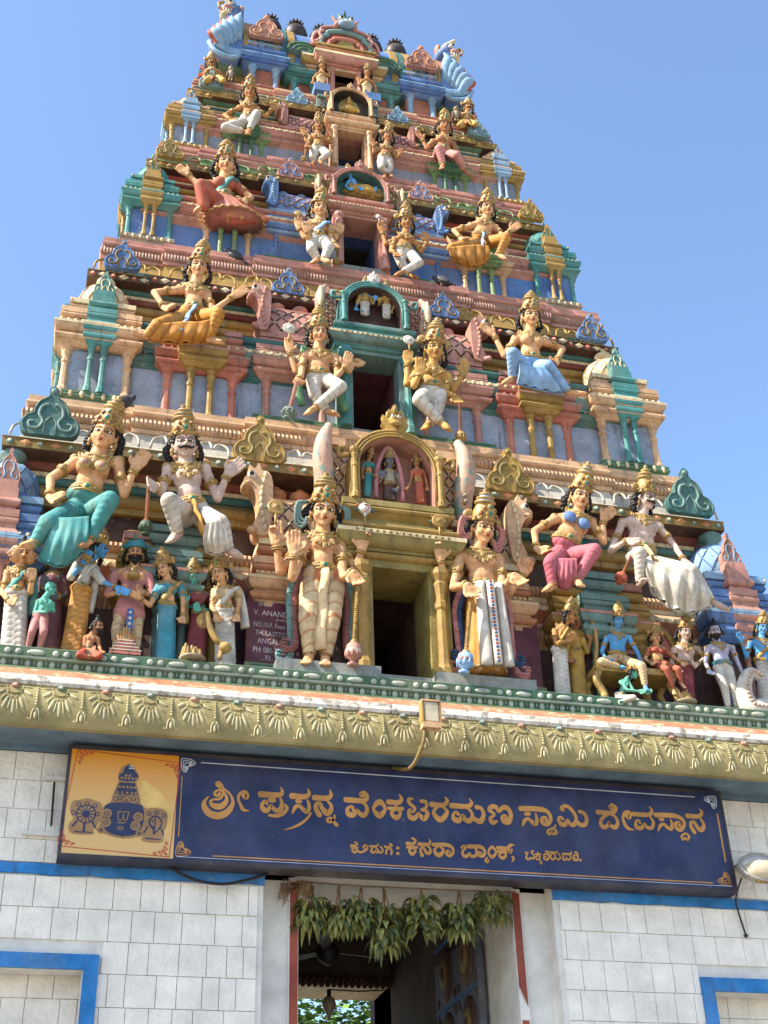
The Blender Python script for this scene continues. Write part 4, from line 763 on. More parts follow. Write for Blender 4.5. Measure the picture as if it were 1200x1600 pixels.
for cx, cz, sx, sz, m in ((-1.525, 4.89, 1, -1, 'signw'), (-1.525, 4.26, 1, 1, 'ochre'), (2.18, 4.885, -1, -1, 'signw'), (2.18, 4.262, -1, 1, 'ochre')):
    for k in range(3):
        for sw in (0, 1):
            c = [(.0, .0), (.04, .0), (.075, .01), (.09, .028), (.072, .04), (.055, .028), (.064, .016)]; sc_ = 1-.25*k
            pts = [((a if not sw else b)*sc_+.012*k, (b if not sw else a)*sc_+.014*k, .0045) for a, b in c]
            ribbon(g, [(cx+sx*p[0], cz+sz*p[1], p[2]) for p in pts], m, SY-.003-.0002*k)
    for k in range(5): q = R(18*k+9); g.poly([(cx+sx*(.02+.04*math.cos(q)+.006*math.cos(u)), SY-.002, cz+sz*(.02+.04*math.sin(q)+.006*math.sin(u))) for u in [6.283*j/8 for j in range(8)]], (0, .003, 0), m)
g.build('border_ornament', nv)
def E(x, y, o=0.): return ((x-590)*.000733-1.854, SY-.003-o, 4.473-(y-680)*.000733)
g = G()
def epoly(pts, m, o=0., smooth=True, mirror=False):
    if mirror: pts = pts+[(1200-a-10, b) for a, b in pts[::-1]]
    q = cr(pts, 4, True) if smooth else pts
    g.poly([E(a, b, o) for a, b in q], (0, .0012, 0), m)
def ecirc(x, y, r, m, o): g.poly([E(x+r*math.cos(6.283*k/18), y+r*math.sin(6.283*k/18), o) for k in range(18)], (0, .0012, 0), m)
def eline(pts, w_, m, o): ribbon(g, [(E(a, b)[0], E(a, b)[2], w_*.000733) for a, b in pts], m, SY-.003-o, .0012)
epoly([(595, 195), (545, 225), (515, 290), (520, 360), (485, 470), (470, 540), (410, 590), (385, 640), (400, 740), (370, 790), (440, 815), (520, 840), (595, 848)], 'tan', 0, True, True)
epoly([(160, 560), (220, 540), (280, 525), (340, 540), (395, 560), (405, 640), (385, 740), (350, 790), (350, 830), (180, 830), (150, 760), (180, 700), (150, 640)], 'tan', .0004)
epoly([(770, 590), (860, 570), (940, 600), (950, 700), (925, 790), (915, 865), (755, 860), (770, 790), (760, 690)], 'tan', .0004)
epoly([(715, 340), (800, 375), (880, 430), (960, 550), (1000, 590), (985, 720), (940, 800), (930, 700), (945, 610), (860, 560), (770, 590), (715, 530)], 'peel', -.0012)
epoly([(595, 205), (560, 245), (555, 270), (525, 300), (530, 345), (660, 345), (685, 300), (640, 245)], 'navy', .001); epoly([(530, 365), (660, 365), (690, 470), (500, 470)], 'navy', .001, False)
epoly([(425, 590), (470, 552), (595, 540), (720, 552), (748, 600), (755, 680), (735, 760), (690, 812), (590, 830), (490, 812), (440, 770), (415, 690)], 'navy', .001)
for r_, (y, xs) in enumerate(((325, (545, 575, 605, 637, 668)), (405, (535, 567, 600, 632, 662)), (300, (580, 612)), (455, (520, 560, 600, 640, 672)))):
    for xx in xs: ecirc(xx, y, 11, 'tan', .002)
for xx, yy in ((510, 515), (545, 500), (580, 515), (620, 515), (655, 500), (690, 515), (600, 495)): ecirc(xx, yy, 20, 'navy', .0015); ecirc(xx, yy, 15, 'tan', .0022)
for xx, yy in ((448, 645), (447, 720), (708, 660), (690, 735), (412, 790), (725, 800)):
    ecirc(xx, yy, 42 if yy < 780 else 28, 'tan', .0016); ecirc(xx, yy, 24 if yy < 780 else 16, 'navy', .0022); ecirc(xx, yy, 20 if yy < 780 else 12, 'tan', .0028)
    for k in range(8): ecirc(xx+(11 if yy < 780 else 6)*math.cos(k*.785), yy+(11 if yy < 780 else 6)*math.sin(k*.785), 3.2, 'navy', .0034)
eline([(540, 622), (628, 622)], 8, 'tan', .002); eline([(540, 625), (545, 690), (575, 690), (588, 640)], 8, 'tan', .0022); eline([(628, 625), (615, 690), (595, 690), (583, 645)], 8, 'tan', .0024); eline([(545, 718), (605, 718)], 8, 'tan', .002); eline([(545, 765), (570, 752), (592, 765), (570, 778), (545, 765)], 7, 'tan', .002)
eline([(600, 235), (640, 235)], 9, 'signw', .002); ecirc(608, 215, 7, 'signw', .002); ecirc(626, 215, 7, 'signw', .002)
ecirc(280, 660, 82, 'navy', .001); ecirc(280, 660, 72, 'tan', .0016); ecirc(280, 660, 30, 'navy', .0022)
for k in range(12): q = 6.283*k/12; eline([(280+25*math.cos(q), 660+25*math.sin(q)), (280+78*math.cos(q), 660+78*math.sin(q))], 9, 'navy', .0024)
for xx, yy in ((215, 580), (280, 570), (345, 585), (178, 655), (372, 655)): ecirc(xx, yy, 20, 'navy', .001); ecirc(xx, yy, 12, 'tan', .0016)
eline([(205, 815), (335, 815)], 10, 'navy', .001); eline([(275, 745), (275, 810)], 18, 'navy', .001); eline([(215, 720), (180, 770)], 14, 'navy', .001); eline([(335, 720), (365, 770)], 14, 'navy', .001)
epoly([(800, 670), (850, 635), (905, 670), (905, 730), (860, 790), (840, 800), (835, 760), (800, 720)], 'navy', .001); epoly([(812, 680), (850, 650), (893, 680), (893, 725), (855, 775), (845, 740), (815, 715)], 'tan', .0016); eline([(850, 660), (850, 760)], 9, 'navy', .0022); eline([(815, 690), (835, 680), (830, 700)], 7, 'navy', .0022)
for xx, yy in ((795, 625), (858, 610), (920, 635)): ecirc(xx, yy, 20, 'navy', .001); ecirc(xx, yy, 12, 'tan', .0016)
eline([(780, 838), (900, 842)], 10, 'navy', .001); eline([(790, 740), (765, 790)], 12, 'navy', .001); eline([(905, 750), (925, 800)], 12, 'navy', .001)
for pts in ([(160, 95), (1035, 155)], [(1035, 155), (985, 985)], [(160, 95), (75, 940)], [(75, 940), (985, 985)]): eline(pts, 6, 'redline', .0005)
for cx, cy, sx, sy in ((165, 100, 1, 1), (1030, 160, -1, 1), (85, 935, 1, -1), (975, 980, -1, -1)):
    for k in range(3): eline([(cx+sx*(15+40*k), cy+sy*8), (cx+sx*(45+40*k), cy+sy*(48-13*k)), (cx+sx*(20+40*k), cy+sy*(52-13*k))], 7, 'redline', .0008+.0002*k); eline([(cx+sx*8, cy+sy*(15+40*k)), (cx+sx*(48-13*k), cy+sy*(45+40*k)), (cx+sx*(52-13*k), cy+sy*(20+40*k))], 7, 'redline', .0009+.0002*k)
g.build('temple_emblem', ep_)
# ------------------------------------------------------------------ lamps, cables, leaves
P['steel'] = paint('lamp_steel', 'a8a49a', .4, .4, .1, metal=.3); P['glass'] = paint('lamp_glass', 'b7a88a', .12, .2, .02, spec=.6); P['cable'] = flat('cable_black', '1b1716', .6)
FL = thing('floodlight', 'slim upright floodlight on a bent pipe in front of the flowered cornice', 'floodlight', (0, -.58, 5.0))
g = G(); g.box(-.058, .058, -.62, -.56, 5.035, 5.2, 'gold'); g.box(-.064, .064, -.632, -.55, 5.2, 5.212, 'peach'); g.box(-.06, .06, -.628, -.56, 5.02, 5.06, 'peach')
for s in (-1, 1): g.box(s*.058-.005, s*.058+.005, -.63, -.56, 5.06, 5.2, 'gold')
g.build('housing', FL); g = G(); g.box(-.045, .045, -.626, -.6, 5.065, 5.193, 'glass'); g.build('lens', FL)
g = G(); g.tube(cr([(-.04, -.585, 5.03), (-.045, -.59, 4.97), (-.06, -.56, 4.9), (-.1, -.42, 4.82), (-.14, -.1, 4.95)], 5), .012, 'dgold', 8); g.build('bent_pipe', FL)
F2 = thing('floodlight', 'rounded grey floodlight with a bowl glass beside the sign end', 'floodlight', (2.36, -.25, 4.25))
g = G(); B = (Vector((1, 0, 0)), Vector((0, .9, -.42)), Vector((0, .42, .9)))
g.ell((2.37, -.22, 4.37), (.155, .09, .105), 'steel', B, 18, 10); g.tube([(2.37+.15*math.cos(q), -.26+.042*math.sin(q), 4.35+.09*math.sin(q)) for q in [6.283*k/24 for k in range(24)]], .012, 'steel', 6, True); g.box(2.28, 2.46, -.23, -.0, 4.41, 4.43, 'steel'); g.build('housing', F2)
g = G(); g.ell((2.37, -.262, 4.335), (.14, .07, .085), 'glass', B, 18, 10); g.build('lens', F2); g = G(); g.box(2.3, 2.44, -.3, -.27, 4.245, 4.275, 'gold'); g.ell((2.46, -.29, 4.42), .016, 'gold'); g.build('clasp', F2)
g = G(); g.tube(cr([(2.24, -.2, 4.3), (2.25, -.06, 4.2), (2.28, -.02, 4.1), (2.3, -.02, 3.98)], 4), .006, 'cable', 6); g.ell((2.3, -.02, 3.97), .014, 'cable'); tag(g.build('loose_cable'), 'thin black cable hanging below the rounded floodlight on the white wall', 'cable')
g = G(); g.tube(cr([(-1.55, -.07, 4.215), (-1.4, -.06, 4.15), (-1.22, -.06, 4.13), (-1.05, -.06, 4.17), (-.94, -.05, 4.215)], 5), .009, 'cable', 6); tag(g.build('sagging_cable'), 'black cable sagging in a loop under the sign across the blue band', 'cable')
g = G(); a = at(85, 1222, -.03); b = at(80, 1290, -.03); g.tube([a, b], .007, 'cable', 6); a = at(68, 1216, -.01); b = at(108, 1222, -.01); g.box(a.x, b.x, -.03, .0, a.z-.012, a.z+.012, 'plasterw'); a = at(35, 1302, -.01); b = at(92, 1307, -.01); g.box(a.x, b.x, -.03, .0, a.z-.012, a.z+.012, 'plasterw')
g.build('sign_bracket', label='rusty hook and white clamps on the wall left of the emblem panel', cat='bracket')
P['leafa'] = paint('leaf_dry_green', '7f8444', .55, .2, .1, 4, alt='a28f4a'); P['leafb'] = paint('leaf_dark_green', '55603a', .6, .2, .1, 4); P['twine'] = paint('twine', '8a6a44', .9, .2)
g = G(); g.tube([(-.73, .1, 4.222), (-.3, .1, 4.212), (.3, .1, 4.216), (.74, .1, 4.222)], .005, 'twine', 5)
for k in range(60): a = rng.uniform(0, 6.28); g.tube([(-.73+rng.uniform(-.03, .03), .1, 4.2), (-.73+.09*math.cos(a), .09+.05*math.sin(a), 4.17+rng.uniform(-.08, .06)), (-.73+.12*math.cos(a+.5), .09, 4.15+rng.uniform(-.1, .06))], .0022, 'twine', 4)
g.build('twine_string', label='frayed twine strung across the top of the doorway', cat='string')
LB = [(-.632, 4.11, 3.78, 'hanging leaf bunch nearest the left door jamb'), (-.455, 4.10, 3.77, 'second hanging leaf bunch from the left jamb'), (-.31, 4.13, 3.80, 'pale leaf bunch left of the longest bunch in the doorway'), (-.16, 4.1, 3.64, 'longest drooping leaf bunch in the doorway'), (.09, 4.15, 3.76, 'leaf bunch right of centre, next to the tube lamp'), (.35, 4.13, 3.78, 'second leaf bunch from the right jamb'), (.56, 4.2, 3.90, 'short high leaf bunch nearest the right jamb')]
for x, zt, zb, lb in LB:
    th = thing('leaf_bunch', 'dried green '+lb, 'leaf bunch', (x, .1, zb), 'leaf bunches hung across the doorway')
    g = G(); Y0 = .1
    for k in range(125):
        t = rng.random(); z0 = zt-(zt-zb-.12)*t*.8; an = rng.uniform(0, 6.283); ln = rng.uniform(.08, .14); out = rng.uniform(.3, 1.15)
        d = Vector((math.cos(an), math.sin(an)*.8, 0)); p = Vector((x+d.x*.065, Y0+d.y*.045, z0)); wd = rng.uniform(.014, .025); side = Vector((-d.y, d.x, 0)).normalized(); side = (side+Vector((0, 0, rng.uniform(-.6, .6)))).normalized(); c = []
        for i in range(5):
            u = i/4; c.append(p+d*(ln*out*(u-.25*u*u))+Vector((0, 0, .03*u-ln*(.25+.9*(1-out*.5))*u*u*1.1)))
        vs = []
        for i, q in enumerate(c): wv = wd*math.sin(math.pi*(.12+.86*i/4)); vs += [q-side*wv+Vector((0, 0, .004)), q+Vector((0, 0, -.002)), q+side*wv+Vector((0, 0, .004))]
        g.add(vs, [f for i in range(4) for f in ((3*i, 3*i+1, 3*i+4, 3*i+3), (3*i+1, 3*i+2, 3*i+5, 3*i+4))], 'leafa' if rng.random() < .55 else 'leafb', True)
    g.build('leaves', th); g = G()
    g.tube([(x, .1, 4.215), (x+.008, .1, (4.215+zt)/2), (x, .1, zt-.1)], .005, 'twine', 5)
    for j in range(5): g.tube([(x+rng.uniform(-.01, .01), .1, 4.2), (x+rng.uniform(-.03, .03), .09, zt+.0), (x+rng.uniform(-.04, .04), .09, zt-.06)], .003, 'twine', 4)
    g.build('twine_tie', th)
g = G(); a, b = at(678, 1436, .7), at(724, 1404, .5); g.tube([a, b], .014, 'plasterw', 8); g.build('tube_lamp', label='thin white tube lamp behind the hanging leaves', cat='lamp')
CF = thing('ceiling_fan', 'dark ceiling fan in the shaded passage behind the leaves', 'ceiling fan', (-.1, 2.2, 4.45)); c = at(512, 1500, 2.2)
g = G(); g.lathe((c.x, c.y, c.z), [(.02, -.04), (.07, .0), (.1, .07), (.06, .12), (.015, .13), (.015, .5)], 'cable', 14); g.build('motor', CF)
for k in range(3):
    q = R(15+120*k); d = Vector((math.cos(q), math.sin(q), 0)); n_ = Vector((-d.y, d.x, .2)); p = Vector(c)+Vector((0, 0, .06)); g = G()
    g.poly([p+d*.08-n_*.03, p+d*.5-n_*.06, p+d*.52+n_*.05, p+d*.08+n_*.03], (0, 0, .008), 'cable'); g.build('blade', CF)
GB = thing('hanging_bulb', 'clear glass bulb hanging in the far opening of the passage', 'bulb', tuple(at(515, 1575, 3.2)))
c = at(514, 1575, 3.2); g = G(); g.lathe((c.x, c.y, c.z), [(.01, -.1), (.02, -.06), (.05, -.01), (.062, .03), (.05, .07), (.03, .09)], 'glass', 14); g.build('globe', GB)
g = G(); t2 = at(514, 1546, 3.2); g.tube([(c.x, c.y, c.z+.09), (t2.x, t2.y, t2.z)], .018, 'cable', 8); d = at(600, 1547, 3.2); g.tube([t2, at(560, 1549, 3.2), d], .006, 'cable', 5); g.build('lamp_cord', GB)
# ------------------------------------------------------------------ ground, trees beyond
gm = paint('ground_earth', '96918a', .95, .3, .5, .6)
g = G(); g.add([(-900, -900, -.004), (900, -900, -.004), (900, 900, -.004), (-900, 900, -.004)], [(0, 1, 2, 3)], gm); g.build('ground', kind='structure', base=(0, 0, 0))
g = G(); g.box(-7, 7, -9.5, -.02, -.003, .012, paint('paving_grey', '8b8479', .9, .4, .5)); g.build('pavement', kind='structure', base=(0, -4, 0))
P['bark'] = paint('tree_bark', '5a4634', .9, .3, .8, 2); P['lf1'] = paint('crown_leaf_light', '6f8f3a', .55, .1, .1, 3); P['lf2'] = paint('crown_leaf_dark', '3c5a22', .55, .1, .1, 3)
def tree(x, y, h, r, label, seed):
    rn = random.Random(seed); th = thing('leafy_tree', label, 'tree', (x, y, 0), 'trees behind the temple gateway')
    g = G(); pts = [(x, y, 0), (x+.1, y, h*.25), (x-.05, y+.1, h*.5), (x, y, h*.8)]; g.tube(cr(pts, 5), [.2-.009*i for i in range(16)], 'bark', 9)
    ends = []
    for k in range(13):
        a = rn.uniform(0, 6.28); b = rn.uniform(.3, .8); e = Vector((x+math.cos(a)*r*rn.uniform(.4, .95), y+math.sin(a)*r*rn.uniform(.4, .95), h*b+rn.uniform(.1, .5)*r)); s0 = Vector((x, y, h*b*.7)); ends.append(e)
        m = (s0+e)/2+Vector((0, 0, .15*r)); g.tube(cr([s0, m, e], 4), [.07-.006*i for i in range(9)], 'bark', 6)
    g.build('trunk', th); g = G()
    for e in ends+[Vector((x, y, h*.9))]+[Vector((x+rn.uniform(-.8, .8)*r, y+rn.uniform(-.5, .5)*r, h*rn.uniform(.6, .92))) for _ in range(8)]:
        for k in range(480):
            v = Vector((rn.gauss(0, 1), rn.gauss(0, 1), rn.gauss(0, .7))); p = e+v*r*.27; l = rn.uniform(.07, .15); a = rn.uniform(0, 6.28)
            d = Vector((math.cos(a), math.sin(a), rn.uniform(-.7, .3))).normalized()*l; s_ = d.cross(Vector((rn.uniform(-.4, .4), rn.uniform(-.4, .4), 1))).normalized()*l*.4
            g.add([p, p+d*.5+s_, p+d, p+d*.5-s_], [(0, 1, 2, 3)], 'lf1' if rn.random() < .55 else 'lf2')
    g.build('crown', th)
q = at(480, 1566, 9.); tree(q.x-.1, 9., q.z+.35, 1.5, 'broad leafy green tree filling the far passage opening', 4)
q = at(590, 1600, 13.); tree(q.x, 13, q.z+.45, 1.7, 'smaller leafy tree at the right of the far opening', 9)
# ------------------------------------------------------------------ painted plaster figures
SKA = dict(skin='b98450', skin_pale='b59a86', skin_tan='966236', skin_gold='a87a38')
def sk(n, h, alt=None): P[n] = paint(n, h, .72, .6, .4, 2.2, alt=alt or SKA.get(n))
for n, h in dict(skin='cb976a', skin_pale='bda192', skin_tan='a9743f', skin_gold='b58843', skin_brown='a06a42', skin_blue='4a90bd', skin_green='4f9c86', skin_dark='555c66', skin_lilac='a6a3b5').items(): sk(n, h)
for n, h, wv in (('cl_white', 'bcb4a6', None), ('cl_yellow', 'b37826', None), ('cl_teal', '33807c', None), ('cl_rose', 'a85360', None), ('cl_red', 'a04a32', None), ('cl_blue', '7fa3c6', None), ('cl_pink', 'b4746e', None), ('cl_cream', 'c6ab80', None),
                 ('cl_green', '4c7d55', None), ('cl_plum', '6d3f4a', None), ('cl_gold', 'b08a3c', None), ('cl_dteal', '2b7d8c', None), ('cl_wine', '7d2f35', None)):
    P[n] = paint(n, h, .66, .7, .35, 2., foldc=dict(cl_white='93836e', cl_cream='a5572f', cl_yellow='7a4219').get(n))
P['gilt'] = paint('gilt', 'a3803c', .42, .45, .5, 3., spec=.5, alt='7d5f2c'); P['hair'] = paint('hair_black', '1d1a1a', .55, .2, .8, 2.5, wave=('Z', 14, 6)); P['ink'] = flat('ink_black', '141010', .4); P['eyew'] = flat('eye_white', 'e4ddd3', .35); P['lip'] = flat('lip_red', '8a3428', .4)
P['gem'] = flat('gem_green', '1f6a58', .2); P['garland'] = paint('garland', 'a96a6a', .7, .3, .8, 3.); P['beardw'] = paint('beard_grey', '5b5550', .7, .2, .8, 2.5, wave=('Z', 14, 6))
def remesh(g, vox, name, parent, mat, smooth=3, folds=None):
    me = bpy.data.meshes.new('tmp'); me.from_pydata(g.v, [], g.f); me.update()
    o = bpy.data.objects.new('tmp', me); COL.objects.link(o)
    m = o.modifiers.new('r', 'REMESH'); m.mode = 'VOXEL'; m.voxel_size = vox
    s_ = o.modifiers.new('s', 'SMOOTH'); s_.factor = .5; s_.iterations = smooth
    dg = bpy.context.evaluated_depsgraph_get(); ev = o.evaluated_get(dg)
    m2 = bpy.data.meshes.new_from_object(ev); bpy.data.objects.remove(o); bpy.data.meshes.remove(me)
    n = len(m2.vertices); co_ = np.empty(n*3, np.float32); m2.vertices.foreach_get('co', co_); co_ = co_.reshape(-1, 3).astype(float)
    if folds:
        nr = np.empty(n*3, np.float32); m2.vertices.foreach_get('normal', nr); nr = nr.reshape(-1, 3); co_ = co_+nr*folds(co_)[:, None]
    m2.name = name; bv = (co_.copy(), [tuple(p.vertices) for p in m2.polygons]) if name == 'body' else None
    org = ORG[parent.name]; m2.vertices.foreach_set('co', (co_-np.array(org)).astype(np.float32).ravel())
    m2.materials.clear(); m2.materials.append(M(mat)); m2.polygons.foreach_set('use_smooth', [True]*len(m2.polygons)); m2.polygons.foreach_set('material_index', [0]*len(m2.polygons)); m2.update()
    if folds and VAL[0] is not None: at_ = m2.attributes.new('fold', 'FLOAT', 'POINT'); at_.data.foreach_set('value', np.clip(-VAL[0]*2, 0, 1).astype(np.float32)); VAL[0] = None
    ob = bpy.data.objects.new(name, m2); COL.objects.link(ob); ob.parent = parent; ORG[ob.name] = org
    return ob, bv
VAL = [None]
def legfold(segs, u, sp=.16, amp=.02):
    def f(co):
        best = None
        for a, b in segs:
            a, b = np.array(a), np.array(b); d = b-a; L = np.linalg.norm(d); d = d/L; r = co-a; t = np.clip(r@d, 0, L); q = r-t[:, None]*d; dist = np.linalg.norm(q, axis=1)
            side = np.cross(d, (0, 1, 0)); lat = q@(side/max(1e-6, np.linalg.norm(side)))
            ph = (t-lat*lat/u*1.2+lat*.25)/(u*sp); v = np.abs(np.sin(math.pi*ph))**.7-.5
            if best is None: best = [dist, v]
            else: k = dist < best[0]; best[1] = np.where(k, v, best[1]); best[0] = np.minimum(dist, best[0])
        VAL[0] = best[1]; return best[1]*amp*u
    return f
def pleat(c, u, n=26, amp=.03):
    def f(co): a = np.arctan2(co[:, 0]-c[0], -(co[:, 1]-c[1])); z = co[:, 2]; return (np.abs(np.sin(a*n/2+np.sin(z/u*2)*.35))**.8-.5)*amp*u
    return f
NF = [0]
def figure(name, label, js, Y, skin='skin', female=False, crown='tall', hair=True, yaw=0., pitch=0., cloth=None, legs='dhoti', sash=None, top=None, stash=False, beard=None, fold=.16, hands=None, jewel=True, group=None, vox=.034, girth=1., hem=None, belt='gilt', apron=None, base=None, crn='gilt', tilak=True, fat=1., cat='statue'):
    J = {}
    for tok in js.split():
        k, v = tok.split(':'); v = [float(q) for q in v.split(',')]
        dy = v[2] if len(v) > 2 else 0.; J[k] = np.array(at(v[0], v[1], Y+dy))
    V = lambda k: Vector(J[k])
    up0 = (V('tp')-V('ch')); u = up0.length/.76*.88; up0.normalize(); up = (up0*math.cos(R(20))+Vector((math.sin(R(yaw)), -math.cos(R(yaw)), 0))*math.sin(R(20))).normalized()
    ns = V('ns') if 'ns' in J else V('ch')-up*u*.22
    bz = min(float(p[2]) for p in J.values()); bx = float(ns[0]); base = base or (bx, Y, bz)
    th = thing(name, label, cat, base, group)
    wa = V('wa'); sl, sr = V('sl'), V('sr')
    tu = (ns-wa).normalized(); tr = (sr-sl); tr = (tr-tu*tr.dot(tu)).normalized(); tf = tr.cross(tu).normalized(); TB = (tr, tf, tu)
    sw = (sr-sl).length; L = (ns-wa).length
    fwd0 = Vector((math.sin(R(yaw)), -math.cos(R(yaw)), 0)); fwd0 = (fwd0+Vector((0, 0, math.sin(R(pitch))))).normalized(); hf = (fwd0-up*fwd0.dot(up)).normalized(); hrt = up.cross(hf)*-1.0
    hrt = hf.cross(up).normalized() if hf.cross(up).x > 0 or abs(yaw) > 89 else up.cross(hf).normalized(); HB = (hrt, hf, up)
    hc = V('ch')+up*u*.47
    H = lambda x, y, z: hc+hrt*(x*u)+hf*(y*u)+up*(z*u)
    T_ = lambda x, y, z, o=None: (o or wa)+tr*x+tf*y+tu*z
    b = G(); S = 'skin'; ge = girth*u
    # head
    e = lambda c, r, B=HB: b.ell(c, [q*u for q in r], S, B, 14, 9)
    rf_ = random.Random(NF[0]*7+1); jw = rf_.uniform(.9, 1.1); nl = rf_.uniform(.9, 1.25); lw = rf_.uniform(.85, 1.2)
    e(H(0, -.03, .1), (.36, .42, .42)); e(H(0, .1, -.1), (.315*jw, .31, .33)); e(H(0, .17, -.3), (.2*jw, .2, .17)); e(H(0, .3, -.39), (.1, .09, .075))
    e(H(-.15, .22, -.12), (.14, .15, .14)); e(H(.15, .22, -.12), (.14, .15, .14)); e(H(0, .3, .14), (.24, .1, .07))
    b.cap(H(0, .385, .07), H(0, .45+.025*nl, -.09*nl), .036*u*nl, .058*u*nl, S, 8); e(H(-.05, .41, -.12), (.045, .05, .035)); e(H(.05, .41, -.12), (.045, .05, .035)); e(H(0, .37, -.23), (.11, .07, .05))
    for s in (-1, 1): e(H(s*.36, -.03, -.03), (.05, .09, .15))
    b.cap(H(0, -.08, -.2), ns+tu*.02*u, .215*u, .24*u, S)
    # torso
    cw = sw*.46; dp = .34*u*fat
    b.ell(T_(0, 0, L*.66), (cw*.86, dp, L*.36), S, TB, 16, 10); b.ell(T_(0, .02*u, L*.25), (min(cw*.74, .55*u*fat), dp*.86, L*.4), S, TB, 16, 10); b.ell(T_(0, 0, L*.86), (cw*.7, dp*.62, L*.2), S, TB, 14, 8)
    b.ell(T_(0, 0, -.12*u), (.52*u*fat, .36*u*fat, .32*u), S, TB, 14, 8)
    for s in (-1, 1):
        if female: b.ell(T_(s*cw*.42, dp*.72, L*.58), (.25*u, .24*u, .24*u), S, TB, 12, 8)
        else: b.ell(T_(s*cw*.38, dp*.6, L*.66), (cw*.4, dp*.45, L*.17), S, TB, 12, 8)
        b.cap(ns+tu*.0, (sl if s < 0 else sr), .17*u, .2*u, S)
    # arms
    arms = []
    for k, s in (('l', -1), ('r', 1), ('L', -1), ('R', 1)):
        if 'e'+k in J:
            p0 = V('s'+k.lower()); p0 = p0+(tf*-.12*u if k in 'LR' else tf*0); a, c = V('e'+k), V('w'+k) if 'w'+k in J else V('e'+k)
            if 'w'+k not in J: continue
            t = V('h'+k) if 'h'+k in J else c+(c-a).normalized()*u*.55
            arms.append((k, s, p0, a, c, t)); b.ell(p0, (.21*ge, .2*ge, .21*ge), S); b.cap(p0, a, .175*ge, .138*ge, S); b.cap(a, c, .14*ge, .098*ge, S)
            md = (hands or {}).get(k, 'open' if (t-c).z > .1*u else 'relax')
            hand(b, c, t, u, md, s, wa)
    # legs
    lg = []
    for k in 'lr':
        if 'k'+k in J:
            h_, kn, an = V('p'+k), V('k'+k), V('a'+k); tt = V('t'+k) if 't'+k in J else an+Vector((0, -.45*u, -.08*u)); lg.append((h_, kn, an, tt))
            b.cap(h_, kn, .31*u*fat, .22*u, S); b.cap(kn, an, .22*u, .125*u, S); d = (tt-an); side = d.cross(Vector((0, 0, 1))); 
            b.cap(an-d*.15, an+d*.55, .13*u, .13*u, S, 10); b.cap(an+d*.5, tt, .14*u, .09*u, S, 10)
            side = side.normalized() if side.length > 1e-5 else Vector((1, 0, 0))
            for q in range(5): b.cap(tt-d*.2+side*(q-2)*.055*u, tt+d.normalized()*(.08-.012*abs(q-1))*u+side*(q-2)*.06*u, .05*u, .042*u, S, 7)
    if 'hm' in J:
        hm = V('hm')
        for s in (-1, 1): b.cap(wa+tr*(s*.2*u)-tu*.2*u, hm+Vector((s*.22*u, .05*u, .15*u)), .2*u, .12*u, S, 8); b.cap(hm+Vector((s*.22*u, .1*u, .1*u)), hm+Vector((s*.26*u, -.32*u, .02*u)), .13*u, .1*u, S, 8)
    body, bv = remesh(b, u*vox, 'body', th, skin, 2)
    bvh = BVHTree.FromPolygons(bv[0].tolist(), bv[1])
    def surf(p, d, far=1.2):
        r = bvh.ray_cast(p+d*far*u, -d, far*2.2*u); return r[0] if r[0] is not None else p
    # face paint
    for s in (-1, 1):
        fp = G(); c = surf(H(s*.15, .3, .03), hf); c = c-hf*.004*u
        fp.ell(c, (.078*u, .025*u, .032*u), 'eyew', HB, 10, 6); fp.ell(c+hf*.016*u, (.032*u, .022*u, .03*u), 'ink', HB, 8, 5)
        for z, w_, off in ((.058, .012, .02), (.145, .014, .004)):
            pts = [surf(H(s*(.15+.115*q), .3, z-.045*q*q+.01*q*s*s), hf)+hf*off*u for q in (-1, -.5, 0, .5, 1)]
            if z > .1: eb = G(); eb.tube(pts, w_*u, 'ink', 5); eb.build('eyebrow', th)
            else: fp.tube(pts, w_*u, 'ink', 5)
        fp.tube([surf(H(s*(.15+.1*q), .3, -.012+.012*q*q), hf)+hf*.012*u for q in (-1, 0, 1)], .008*u, 'ink', 5); fp.build('eye', th)
    fp = G()
    c = surf(H(0, .3, -.225), hf); fp.ell(c-hf*.008*u+up*.014*u, (.082*u*lw, .028*u, .018*u*lw), 'lip', HB, 10, 6); fp.ell(c-hf*.006*u-up*.026*u, (.066*u*lw, .03*u, .022*u*lw), 'lip', HB, 10, 6)
    fp.build('lips', th)
    if tilak: fp = G(); fp.tube([surf(H(0, .3, z), hf)+hf*.002*u for z in (.12, .2, .27)], .016*u, 'lip' if NF[0] % 2 else 'eyew', 5); fp.build('forehead_mark', th)
    if stash:
        fp = G()
        for s in (-1, 1): fp.tube([surf(H(s*x, .3, z), hf)+hf*o_*u for x, z, o_ in ((0, -.165, .02), (.09, -.17, .03), (.17, -.19, .03), (.24, -.15, .03), (.25, -.1, .02))], [.03*u, .045*u, .04*u, .025*u, .01*u], 'ink', 7)
        fp.build('moustache', th)
    if beard:
        g = G()
        for k in range(26):
            q = -1+2*k/25; g.cap(H(.3*math.sin(q*1.4), .2+.16*math.cos(q*1.4), -.22-.06*(1-abs(q))), H(.2*math.sin(q*1.2), .2+.14*math.cos(q), -.62+.2*abs(q)), .07*u, .03*u, beard, 7)
        for s in (-1, 1): g.cap(H(s*.05, .46, -.17), H(s*.19, .36, -.22), .04*u, .025*u, beard, 7)
        g.build('beard', th)
